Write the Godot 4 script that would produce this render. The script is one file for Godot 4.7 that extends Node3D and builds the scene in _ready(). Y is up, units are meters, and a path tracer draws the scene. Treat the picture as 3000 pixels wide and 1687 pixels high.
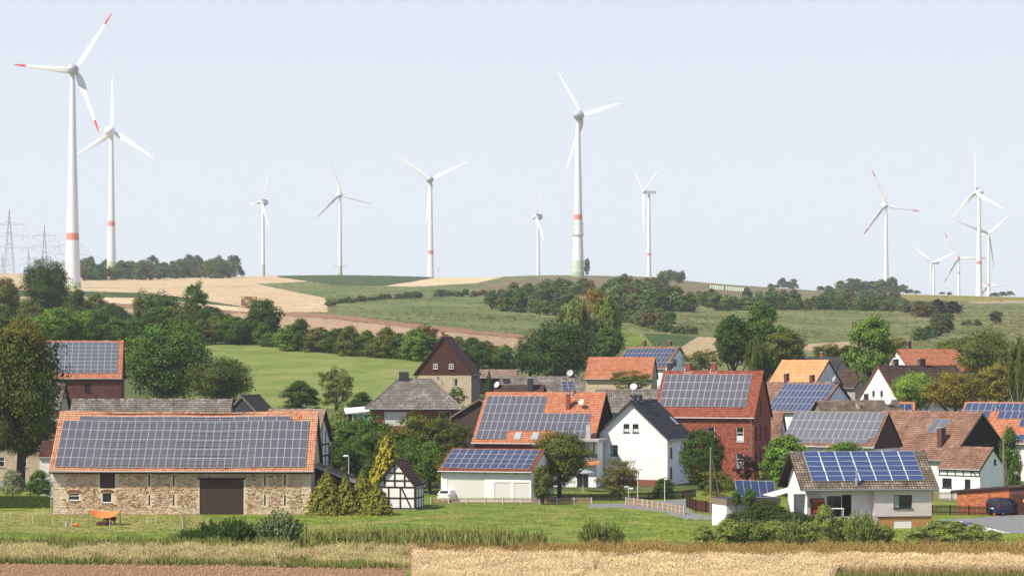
extends Node3D
# A village below a wind farm: houses with solar roofs in a valley, fields and hedges rising to a ridge.
const F := 6750.0      # focal length in photograph pixels
const EYE := 16.0      # height of the camera above the valley floor
const HY := 1080.0     # picture row of the horizon
var M := {}
var taken := {}
var rng := RandomNumberGenerator.new()
var rows_d := PackedFloat32Array()

class MB:
	var v := PackedVector3Array()
	var n := PackedVector3Array()
	var c := PackedColorArray()
	var u := PackedVector2Array()
	var col := Color.WHITE
	func tri(a: Vector3, b: Vector3, d: Vector3) -> void:
		var k := (b - a).cross(d - a).normalized()
		v.append(a); v.append(d); v.append(b)
		n.append(k); n.append(k); n.append(k)
		c.append(col); c.append(col); c.append(col)
		u.append(Vector2.ZERO); u.append(Vector2.ZERO); u.append(Vector2.ZERO)
	func quad(a: Vector3, b: Vector3, d: Vector3, e: Vector3) -> void:
		var k := (b - a).cross(d - a)
		if k.length_squared() < 1e-14: k = (d - a).cross(e - a)
		k = k.normalized()
		v.append(a); v.append(d); v.append(b); v.append(a); v.append(e); v.append(d)
		for i in 6:
			n.append(k); c.append(col)
		u.append(Vector2(0, 1)); u.append(Vector2(1, 0)); u.append(Vector2(1, 1)); u.append(Vector2(0, 1)); u.append(Vector2(0, 0)); u.append(Vector2(1, 0))
	func quadn(a: Vector3, b: Vector3, d: Vector3, e: Vector3, na: Vector3, nb: Vector3, nd: Vector3, ne: Vector3) -> void:
		v.append(a); v.append(d); v.append(b); v.append(a); v.append(e); v.append(d)
		n.append(na); n.append(nd); n.append(nb); n.append(na); n.append(ne); n.append(nd)
		for i in 6:
			c.append(col); u.append(Vector2.ZERO)
	func box(o: Vector3, s: Vector3, b := Basis()) -> void:
		var x := b.x * s.x * 0.5
		var y := b.y * s.y * 0.5
		var z := b.z * s.z * 0.5
		quad(o - x - y + z, o + x - y + z, o + x + y + z, o - x + y + z)
		quad(o + x - y - z, o - x - y - z, o - x + y - z, o + x + y - z)
		quad(o + x - y + z, o + x - y - z, o + x + y - z, o + x + y + z)
		quad(o - x - y - z, o - x - y + z, o - x + y + z, o - x + y - z)
		quad(o - x + y + z, o + x + y + z, o + x + y - z, o - x + y - z)
		quad(o - x - y - z, o + x - y - z, o + x - y + z, o - x - y + z)
	func beam(a: Vector3, b: Vector3, w: float, t: float, up := Vector3.UP) -> void:
		var y := (b - a).normalized()
		var x := y.cross(up)
		if x.length() < 0.01: x = y.cross(Vector3.RIGHT)
		x = x.normalized()
		box((a + b) * 0.5, Vector3(w, (b - a).length(), t), Basis(x, y, x.cross(y)))
	func tube(p: Array, r: Array, k := 8, cap := true) -> void:
		var rings := []
		for i in p.size():
			var a: Vector3 = p[i]
			var d: Vector3 = ((p[min(i + 1, p.size() - 1)] as Vector3) - (p[max(i - 1, 0)] as Vector3)).normalized()
			var x := d.cross(Vector3(0.31, 0.1, 0.94) if absf(d.y) > 0.9 else Vector3.UP).normalized()
			var y := x.cross(d)
			var ring := []
			for j in k:
				var t := TAU * j / k
				var o := x * cos(t) + y * sin(t)
				ring.append([a + o * float(r[i]), o])
			rings.append(ring)
		for i in p.size() - 1:
			for j in k:
				var q: Array = rings[i][j]
				var w: Array = rings[i][(j + 1) % k]
				var q2: Array = rings[i + 1][j]
				var w2: Array = rings[i + 1][(j + 1) % k]
				quadn(w[0], q[0], q2[0], w2[0], w[1], q[1], q2[1], w2[1])
		if cap:
			for e in [0, p.size() - 1]:
				for j in range(1, k - 1):
					tri(rings[e][0][0], rings[e][j][0], rings[e][j + 1][0])
	func lathe(prof: Array, k := 24, o := Vector3.ZERO, b := Basis()) -> void:
		# prof: [radius, height] pairs from the bottom up, turned about b.y
		for i in prof.size() - 1:
			var d := Vector2(float(prof[i + 1][0]) - float(prof[i][0]), float(prof[i + 1][1]) - float(prof[i][1]))
			var nn := Vector2(d.y, -d.x).normalized()
			for j in k:
				var t0 := TAU * j / k
				var t1 := TAU * (j + 1) / k
				var a := b.x * cos(t0) - b.z * sin(t0)
				var e := b.x * cos(t1) - b.z * sin(t1)
				var r0 := float(prof[i][0])
				var r1 := float(prof[i + 1][0])
				var y0 := b.y * float(prof[i][1])
				var y1 := b.y * float(prof[i + 1][1])
				quadn(o + a * r0 + y0, o + e * r0 + y0, o + e * r1 + y1, o + a * r1 + y1, a * nn.x + b.y * nn.y, e * nn.x + b.y * nn.y, e * nn.x + b.y * nn.y, a * nn.x + b.y * nn.y)
	func poly(pts: Array, depth: Vector3) -> void:
		# a flat outline (counter-clockwise seen from the side that depth points away from), made solid
		var fl := PackedVector2Array()
		var o: Vector3 = pts[0]
		var nn := Vector3.ZERO
		for i in pts.size():
			nn += (pts[i] as Vector3 - o).cross(pts[(i + 1) % pts.size()] as Vector3 - o)
		nn = nn.normalized()
		var x := ((pts[1] as Vector3) - o).normalized()
		var y := nn.cross(x)
		for p in pts: fl.append(Vector2((p - o).dot(x), (p - o).dot(y)))
		var ix := Geometry2D.triangulate_polygon(fl)
		for i in range(0, ix.size(), 3):
			var a: Vector3 = pts[ix[i]]
			var b: Vector3 = pts[ix[i + 1]]
			var d: Vector3 = pts[ix[i + 2]]
			if (b - a).cross(d - a).dot(nn) < 0:
				var s := b; b = d; d = s
			tri(a, b, d)
			tri(a + depth, d + depth, b + depth)
		for i in pts.size():
			var a: Vector3 = pts[i]
			var b: Vector3 = pts[(i + 1) % pts.size()]
			quad(a + depth, b + depth, b, a)
	func mesh() -> ArrayMesh:
		var a := []
		a.resize(Mesh.ARRAY_MAX)
		a[Mesh.ARRAY_VERTEX] = v
		a[Mesh.ARRAY_NORMAL] = n
		a[Mesh.ARRAY_COLOR] = c
		a[Mesh.ARRAY_TEX_UV] = u
		var m := ArrayMesh.new()
		if v.size(): m.add_surface_from_arrays(Mesh.PRIMITIVE_TRIANGLES, a)
		return m

# ---------- small helpers ----------
func numbered(s: String) -> String:
	taken[s] = int(taken.get(s, -1)) + 1
	return s if taken[s] == 0 else "%s_%03d" % [s, taken[s]]

func tag(o: Node, label: String, cat := "", group := "", kind := "") -> Node:
	if label: o.set_meta("label", label)
	if cat: o.set_meta("category", cat)
	if group: o.set_meta("group", group)
	if kind: o.set_meta("kind", kind)
	return o

func thing(called: String, at: Vector3, turn: float, label: String, cat: String, group := "") -> Node3D:
	var o := Node3D.new()
	o.name = numbered(called)
	add_child(o)
	o.position = at
	o.rotation.y = turn
	tag(o, label, cat, group)
	return o

func obj(parent: Node, called: String, m: Mesh, mat: Material) -> MeshInstance3D:
	var o := MeshInstance3D.new()
	o.name = called
	o.mesh = m
	if mat: o.material_override = mat
	parent.add_child(o, true)
	return o

func part(parent: Node, called: String, mb: MB, mat: Material) -> MeshInstance3D:
	return obj(parent, called, mb.mesh(), mat)

func single(called: String, mb: MB, mat: Material, at: Vector3, turn: float, label: String, cat: String, group := "") -> MeshInstance3D:
	var o := obj(self, numbered(called), mb.mesh(), mat)
	o.position = at
	o.rotation.y = turn
	tag(o, label, cat, group)
	return o

func lin(r: float, g: float, b: float) -> Color:
	return Color(r, g, b)

func rgb(r: int, g: int, b: int) -> Color:     # an sRGB colour as linear values
	return Color8(r, g, b).srgb_to_linear()

func mat(called: String, c: Color, rough := 0.85, spec := 0.4) -> StandardMaterial3D:   # c in linear values
	var m := StandardMaterial3D.new()
	m.resource_name = called
	m.albedo_color = c.linear_to_srgb()
	m.roughness = rough
	m.metallic_specular = spec
	M[called] = m
	return m

func vmat(called: String, c := Color.WHITE, rough := 0.85, spec := 0.4) -> StandardMaterial3D:
	var m := mat(called, c, rough, spec)
	m.vertex_color_use_as_albedo = true
	return m

func ramp(cols: Array, offs: Array) -> Gradient:
	var g := Gradient.new()
	g.offsets = PackedFloat32Array(offs)
	var pc := PackedColorArray()
	for c in cols: pc.append((c as Color).linear_to_srgb())
	g.colors = pc
	return g

func noise_tex(seed_: int, freq: float, cols: Array, offs: Array, size := 512, oct := 5) -> NoiseTexture2D:
	var f := FastNoiseLite.new()
	f.seed = seed_
	f.noise_type = FastNoiseLite.TYPE_SIMPLEX_SMOOTH
	f.frequency = freq
	f.fractal_octaves = oct
	f.fractal_gain = 0.6
	var t := NoiseTexture2D.new()
	t.width = size
	t.height = size
	t.seamless = true
	t.noise = f
	if cols.size(): t.color_ramp = ramp(cols, offs)
	return t

func streak_tex(seed_: int, fx: float, fy: float, cols: Array, warp := 0.0) -> ImageTexture:
	# mottling drawn out along one direction, mirrored so that it repeats without a seam
	var f := FastNoiseLite.new()
	f.seed = seed_
	f.fractal_octaves = 4
	f.fractal_gain = 0.6
	f.frequency = 1.0
	var g := ramp(cols, [0.0, 0.5, 1.0])
	var h := 256
	var im := Image.create(h * 2, h * 2, false, Image.FORMAT_RGB8)
	for y in h:
		for x in h:
			var w := warp * sin(TAU * x / h * 0.5 + 1.3 * sin(TAU * y / h * 0.5))
			var c := g.sample(clampf(0.5 + 0.9 * f.get_noise_2d(x * fx, (y + w) * fy), 0, 1))
			im.set_pixel(x, y, c)
			im.set_pixel(2 * h - 1 - x, y, c)
			im.set_pixel(x, 2 * h - 1 - y, c)
			im.set_pixel(2 * h - 1 - x, 2 * h - 1 - y, c)
	return ImageTexture.create_from_image(im)

func ground_mat(called: String, tex: Texture2D, metres: float, tex2: Texture2D = null, metres2 := 3.0, rough := 0.95) -> StandardMaterial3D:
	var m := mat(called, Color.WHITE, rough, 0.2)
	m.albedo_texture = tex
	m.uv1_triplanar = true
	m.uv1_world_triplanar = true
	m.uv1_scale = Vector3.ONE / metres
	if tex2:
		m.detail_enabled = true
		m.detail_blend_mode = BaseMaterial3D.BLEND_MODE_MUL
		m.detail_albedo = tex2
		m.detail_uv_layer = BaseMaterial3D.DETAIL_UV_2
		m.uv2_triplanar = true
		m.uv2_world_triplanar = true
		m.uv2_scale = Vector3.ONE / metres2
	return m

func wall_mat(called: String, a: Color, b: Color, metres := 4.0, rough := 0.92) -> StandardMaterial3D:
	var m := mat(called, Color.WHITE, rough, 0.3)
	m.albedo_texture = noise_tex(called.hash() % 1000, 0.012, [a, a.lerp(b, 0.4), b], [0.25, 0.55, 0.85], 256)
	m.uv1_triplanar = true
	m.uv1_world_triplanar = true
	m.uv1_scale = Vector3.ONE / metres
	return m

# ---------- the lie of the land ----------
const PD := [0.0, 300.0, 350.0, 400.0, 450.0, 500.0, 550.0, 700.0, 900.0, 1250.0, 1500.0, 1700.0, 1800.0, 1950.0, 2300.0, 3200.0, 6000.0]
const PY := [0.0, 0.2, 4.0, 9.0, 13.5, 18.0, 22.3, 30.5, 41.3, 60.0, 73.8, 84.5, 88.4, 89.0, 78.0, 40.0, 0.0]
const RX := [-1500.0, 0.0, 240.0, 480.0, 700.0, 1000.0, 1150.0, 1380.0, 1600.0, 1900.0, 2080.0, 2200.0, 2408.0, 2600.0, 3000.0, 4500.0]
const RY := [800.0, 797.0, 806.0, 811.0, 807.0, 803.0, 806.0, 812.0, 803.0, 808.0, 827.0, 835.0, 849.0, 857.0, 867.0, 872.0]

func interp(xs: Array, ys: Array, x: float) -> float:
	if x <= xs[0]: return ys[0]
	for i in xs.size() - 1:
		if x <= xs[i + 1]:
			var t: float = (x - xs[i]) / (xs[i + 1] - xs[i])
			return lerpf(ys[i], ys[i + 1], t)
	return ys[-1]

func smooth_interp(xs: Array, ys: Array, x: float, k: float) -> float:
	return (interp(xs, ys, x - k) + interp(xs, ys, x) * 2.0 + interp(xs, ys, x + k)) * 0.25

func valley_shift(px: float) -> float:      # the valley reaches farther back on the right
	return 75.0 * smoothstep(1200.0, 1750.0, px)

func height_px(px: float, d: float) -> float:
	var e := d - valley_shift(px) * (1.0 - smoothstep(500.0, 1000.0, d)) * smoothstep(290.0, 380.0, d)
	var y := smooth_interp(PD, PY, e, 12.0 + d * 0.02)
	var s := smoothstep(500.0, 1750.0, d)
	y -= (smooth_interp(RX, RY, px, 60.0) - 806.0) * 1800.0 / F * s
	return y

func gy(x: float, d: float) -> float:
	return height_px(1500.0 + x * F / d, d)

func row_of(px: float, d: float) -> float:
	return HY - (height_px(px, d) - EYE) * F / d

func at(px: float, py: float, d: float) -> Vector3:
	return Vector3((px - 1500.0) * d / F, EYE - (py - HY) * d / F, -d)

func on_ground(px: float, d: float, lift := 0.0) -> Vector3:
	return Vector3((px - 1500.0) * d / F, height_px(px, d) + lift, -d)

func dist_of(px: float, py: float) -> float:     # how far away the ground lies that shows at this row
	var lo := 150.0
	while lo < 1900.0:
		if row_of(px, lo) <= py: return lo
		lo *= 1.004
	return 1850.0

# ---------- materials ----------
func make_materials() -> void:
	vmat("tile", Color.WHITE, 0.8, 0.35)
	vmat("stone", Color.WHITE, 0.95, 0.2)
	vmat("brick", Color.WHITE, 0.92, 0.25)
	mat("mortar", rgb(206, 190, 166), 0.95, 0.2)
	wall_mat("lime", rgb(222, 208, 184), rgb(196, 176, 146), 3.0)
	wall_mat("white_wall", lin(0.78, 0.79, 0.80), lin(0.70, 0.71, 0.72), 5.0)
	wall_mat("white_old", lin(0.72, 0.71, 0.69), lin(0.55, 0.54, 0.52), 2.5)
	wall_mat("blue_white", lin(0.62, 0.68, 0.74), lin(0.55, 0.61, 0.67), 5.0)
	wall_mat("pink_wall", lin(0.62, 0.55, 0.54), lin(0.55, 0.49, 0.48), 4.0)
	wall_mat("ochre_wall", lin(0.48, 0.24, 0.09), lin(0.42, 0.21, 0.08), 3.0)
	wall_mat("beige_wall", lin(0.52, 0.43, 0.31), lin(0.36, 0.29, 0.20), 2.0)
	wall_mat("grey_wall", lin(0.34, 0.33, 0.31), lin(0.26, 0.25, 0.24), 3.0)
	wall_mat("brick_red", lin(0.27, 0.085, 0.055), lin(0.19, 0.06, 0.042), 1.5)
	wall_mat("brick_dark", lin(0.13, 0.062, 0.05), lin(0.085, 0.045, 0.04), 1.2)
	wall_mat("brick_orange", lin(0.52, 0.17, 0.075), lin(0.38, 0.13, 0.06), 1.0)
	wall_mat("slate_dark", lin(0.045, 0.047, 0.055), lin(0.035, 0.036, 0.042), 1.0, 0.6)
	wall_mat("shingle_brown", lin(0.075, 0.052, 0.045), lin(0.055, 0.04, 0.035), 1.0)
	wall_mat("wood_dark", lin(0.040, 0.024, 0.019), lin(0.028, 0.018, 0.015), 1.5)
	wall_mat("wood_red", lin(0.085, 0.035, 0.024), lin(0.05, 0.024, 0.018), 1.0)
	wall_mat("wood_grey", lin(0.23, 0.19, 0.15), lin(0.15, 0.12, 0.10), 0.7)
	wall_mat("wood_fence", lin(0.42, 0.30, 0.20), lin(0.30, 0.21, 0.14), 0.8)
	wall_mat("beam", lin(0.048, 0.030, 0.024), lin(0.032, 0.022, 0.018), 0.8)
	wall_mat("black_board", lin(0.022, 0.019, 0.018), lin(0.016, 0.014, 0.013), 1.2)
	wall_mat("concrete", lin(0.42, 0.41, 0.40), lin(0.33, 0.32, 0.31), 2.0)
	wall_mat("barn_door", lin(0.066, 0.040, 0.036), lin(0.05, 0.032, 0.03), 1.3, 0.7)
	mat("zinc", lin(0.38, 0.40, 0.43), 0.45, 0.5)
	M.zinc.metallic = 0.6
	mat("white_paint", lin(0.80, 0.80, 0.79), 0.5)
	mat("garage_paint", lin(0.64, 0.64, 0.63), 0.55)
	mat("dark_frame", lin(0.035, 0.038, 0.042), 0.5)
	mat("glass", lin(0.018, 0.021, 0.025), 0.06, 0.6)
	mat("blind", lin(0.30, 0.36, 0.36), 0.5)
	mat("curtain", lin(0.6, 0.6, 0.58), 0.9)
	mat("black", lin(0.008, 0.007, 0.007), 0.9, 0.2)
	mat("solar_frame", lin(0.55, 0.55, 0.57), 0.4, 0.5)
	mat("turbine_white", lin(0.72, 0.73, 0.75), 0.45, 0.45)
	mat("turbine_grey", lin(0.42, 0.44, 0.48), 0.5, 0.45)
	mat("turbine_red", lin(0.60, 0.075, 0.06), 0.5, 0.4)
	mat("band_red", lin(0.64, 0.25, 0.20), 0.55, 0.4)
	mat("turbine_green", lin(0.46, 0.54, 0.38), 0.55, 0.4)
	mat("turbine_green_dark", lin(0.33, 0.42, 0.28), 0.55, 0.4)
	mat("steel", lin(0.26, 0.27, 0.29), 0.6, 0.4)
	mat("cable", lin(0.10, 0.10, 0.11), 0.7, 0.3)
	mat("dish", lin(0.68, 0.68, 0.67), 0.55)
	mat("dish_grey", lin(0.36, 0.37, 0.38), 0.55)
	mat("awning", lin(0.72, 0.66, 0.57), 0.9)
	mat("orange_tarp", lin(0.80, 0.24, 0.055), 0.75)
	M.orange_tarp.backlight_enabled = true
	M.orange_tarp.backlight = Color(0.6, 0.25, 0.08)
	mat("pole_wood", lin(0.20, 0.17, 0.13), 0.95, 0.2)
	mat("galvanised", lin(0.55, 0.57, 0.58), 0.5, 0.5)
	mat("car_white", lin(0.74, 0.74, 0.72), 0.25, 0.5)
	mat("van_cream", lin(0.72, 0.72, 0.50), 0.3, 0.5)
	mat("car_blue", lin(0.012, 0.016, 0.060), 0.2, 0.6)
	mat("tyre", lin(0.012, 0.012, 0.013), 0.85, 0.3)
	mat("rim", lin(0.40, 0.41, 0.43), 0.35, 0.5)
	mat("tail_red", lin(0.42, 0.015, 0.012), 0.25, 0.5)
	mat("bark", lin(0.065, 0.050, 0.038), 0.95, 0.2)
	mat("birch_bark", lin(0.42, 0.40, 0.36), 0.9, 0.2)
	mat("teal", lin(0.02, 0.30, 0.30), 0.6)
	mat("cow", lin(0.062, 0.022, 0.014), 0.8, 0.3)
	mat("straw", lin(0.40, 0.28, 0.14), 0.95, 0.2)
	mat("straw_dark", lin(0.19, 0.115, 0.07), 0.95, 0.2)
	mat("bale_wrap", lin(0.60, 0.70, 0.60), 0.4, 0.5)
	mat("fabric_grey", lin(0.10, 0.10, 0.11), 0.9)
	mat("red_stripe", lin(0.26, 0.045, 0.03), 0.9)
	mat("orange_stripe", lin(0.40, 0.13, 0.05), 0.9)
	mat("yellow", lin(0.75, 0.62, 0.05), 0.7)
	mat("copper", lin(0.42, 0.16, 0.06), 0.5, 0.5)
	mat("solar_cell_edge", lin(0.03, 0.03, 0.04), 0.4)
	M["mono"] = cell_mat("mono", rgb(74, 73, 80), rgb(124, 124, 128), 6, 9, true)
	M["mono_grey"] = cell_mat("mono_grey", rgb(84, 87, 92), rgb(130, 132, 136), 8, 5, false)
	M["mono_dots"] = cell_mat("mono_dots", rgb(62, 63, 68), rgb(170, 172, 175), 6, 9, true)
	M["poly_dark"] = cell_mat("poly_dark", rgb(54, 58, 78), rgb(100, 104, 122), 6, 9, false)
	M["poly_blue"] = cell_mat("poly_blue", rgb(50, 64, 102), rgb(104, 120, 152), 10, 6, false)
	M["poly_grey"] = cell_mat("poly_grey", rgb(54, 62, 88), rgb(112, 120, 140), 6, 9, false)
	mat("thermal_grey", lin(0.11, 0.11, 0.13), 0.2, 0.6)
	mat("thermal", lin(0.035, 0.048, 0.095), 0.15, 0.6)
	# fields
	var fine := noise_tex(5, 0.03, [lin(0.50, 0.50, 0.46), lin(0.86, 0.86, 0.84), lin(1.0, 1.0, 0.96)], [0.2, 0.5, 0.85], 512, 6)
	var fine2 := noise_tex(6, 0.05, [lin(0.42, 0.44, 0.40), lin(0.85, 0.87, 0.8), lin(1, 1, 1)], [0.15, 0.5, 0.85], 512, 6)
	ground_mat("g_lawn", noise_tex(11, 0.008, [lin(0.115, 0.175, 0.026), lin(0.172, 0.225, 0.036), lin(0.262, 0.262, 0.066)], [0.25, 0.5, 0.8]), 22.0, fine2, 2.2)
	ground_mat("g_dry_lawn", noise_tex(12, 0.012, [lin(0.15, 0.19, 0.04), lin(0.27, 0.25, 0.085), lin(0.37, 0.30, 0.13)], [0.2, 0.5, 0.8]), 14.0, fine2, 1.8)
	ground_mat("g_verge", noise_tex(13, 0.02, [lin(0.12, 0.15, 0.035), lin(0.28, 0.21, 0.09)], [0.3, 0.7]), 8.0, fine2, 1.6)
	ground_mat("g_yard", noise_tex(14, 0.01, [lin(0.06, 0.09, 0.025), lin(0.11, 0.14, 0.04), lin(0.16, 0.14, 0.09)], [0.2, 0.55, 0.85]), 20.0, fine2, 2.0)
	ground_mat("g_meadow", noise_tex(15, 0.008, [lin(0.165, 0.215, 0.055), lin(0.215, 0.255, 0.075), lin(0.275, 0.275, 0.105)], [0.25, 0.55, 0.85]), 60.0, fine2, 4.0)
	ground_mat("g_pasture", noise_tex(16, 0.006, [lin(0.105, 0.132, 0.045), lin(0.160, 0.180, 0.066), lin(0.235, 0.225, 0.100)], [0.2, 0.5, 0.85]), 150.0, fine, 9.0)
	ground_mat("g_green", noise_tex(17, 0.006, [lin(0.110, 0.148, 0.050), lin(0.150, 0.185, 0.064), lin(0.200, 0.215, 0.086)], [0.2, 0.5, 0.85]), 180.0, fine, 9.0)
	ground_mat("g_maize", streak_tex(18, 0.04, 0.35, [lin(0.030, 0.058, 0.018), lin(0.060, 0.098, 0.028), lin(0.105, 0.125, 0.042)]), 160.0, fine2, 9.0)
	ground_mat("g_stubble", streak_tex(19, 0.012, 0.10, [lin(0.34, 0.235, 0.13), lin(0.60, 0.45, 0.275), lin(0.74, 0.60, 0.40)], 34.0), 220.0, fine, 8.0)
	ground_mat("g_stubble_pale", streak_tex(20, 0.02, 0.12, [lin(0.54, 0.41, 0.24), lin(0.66, 0.52, 0.33), lin(0.74, 0.60, 0.41)], 10.0), 200.0, fine, 11.0)
	ground_mat("g_brown_pasture", noise_tex(21, 0.008, [lin(0.135, 0.130, 0.062), lin(0.195, 0.160, 0.085), lin(0.265, 0.205, 0.118)], [0.2, 0.5, 0.85]), 120.0, fine, 9.0)
	ground_mat("g_soil_pink", streak_tex(22, 0.02, 0.3, [lin(0.24, 0.125, 0.082), lin(0.32, 0.175, 0.118), lin(0.38, 0.225, 0.155)]), 120.0, fine, 7.0)
	ground_mat("g_soil_tan", streak_tex(23, 0.02, 0.3, [lin(0.36, 0.23, 0.14), lin(0.45, 0.31, 0.20), lin(0.5, 0.37, 0.25)]), 110.0, fine, 7.0)
	ground_mat("g_tan", streak_tex(24, 0.03, 0.2, [lin(0.36, 0.26, 0.155), lin(0.44, 0.33, 0.20), lin(0.48, 0.38, 0.245)]), 120.0, fine, 8.0)
	ground_mat("g_sunflower", noise_tex(25, 0.03, [lin(0.085, 0.125, 0.03), lin(0.25, 0.22, 0.035), lin(0.50, 0.37, 0.035)], [0.2, 0.5, 0.8]), 40.0, fine, 9.0)
	ground_mat("g_asphalt", noise_tex(26, 0.02, [lin(0.20, 0.20, 0.205), lin(0.25, 0.25, 0.25), lin(0.29, 0.29, 0.29)], [0.2, 0.5, 0.85]), 9.0, fine, 1.0)
	ground_mat("g_concrete", noise_tex(27, 0.02, [lin(0.60, 0.59, 0.57), lin(0.68, 0.67, 0.65)], [0.3, 0.8]), 6.0)
	var soil := ground_mat("g_soil", noise_tex(28, 0.02, [lin(0.21, 0.115, 0.065), lin(0.36, 0.215, 0.125), lin(0.47, 0.32, 0.205)], [0.2, 0.5, 0.85]), 7.0, fine2, 0.9)
	soil.heightmap_enabled = true
	soil.heightmap_texture = noise_tex(29, 0.03, [], [], 512, 6)
	soil.heightmap_scale = 20.0
	ground_mat("g_wheat", noise_tex(30, 0.02, [lin(0.38, 0.27, 0.13), lin(0.52, 0.38, 0.20), lin(0.6, 0.45, 0.26)], [0.2, 0.5, 0.85]), 9.0, fine2, 1.1)

func cell_mat(called: String, cell: Color, line: Color, nx: int, ny: int, corners: bool) -> StandardMaterial3D:
	# the print of one solar module: cells with fine contact lines between them
	var m := mat(called, Color.WHITE, 0.14, 0.5)
	var s := 12
	var im := Image.create(nx * s, ny * s, false, Image.FORMAT_RGB8)
	var r := RandomNumberGenerator.new()
	r.seed = 77
	for j in ny:
		for i in nx:
			var k := r.randf_range(0.92, 1.08)
			for y in s:
				for x in s:
					var c := cell * k
					if y == 0 or x == 0: c = cell.lerp(line, 0.75)
					elif corners and mini(x, s - x) + mini(y, s - y) <= 3: c = line
					elif x == 4 or x == 8: c = cell.lerp(line, 0.22)
					im.set_pixel(i * s + x, j * s + y, c.linear_to_srgb())
	m.albedo_texture = ImageTexture.create_from_image(im)
	return m

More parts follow.
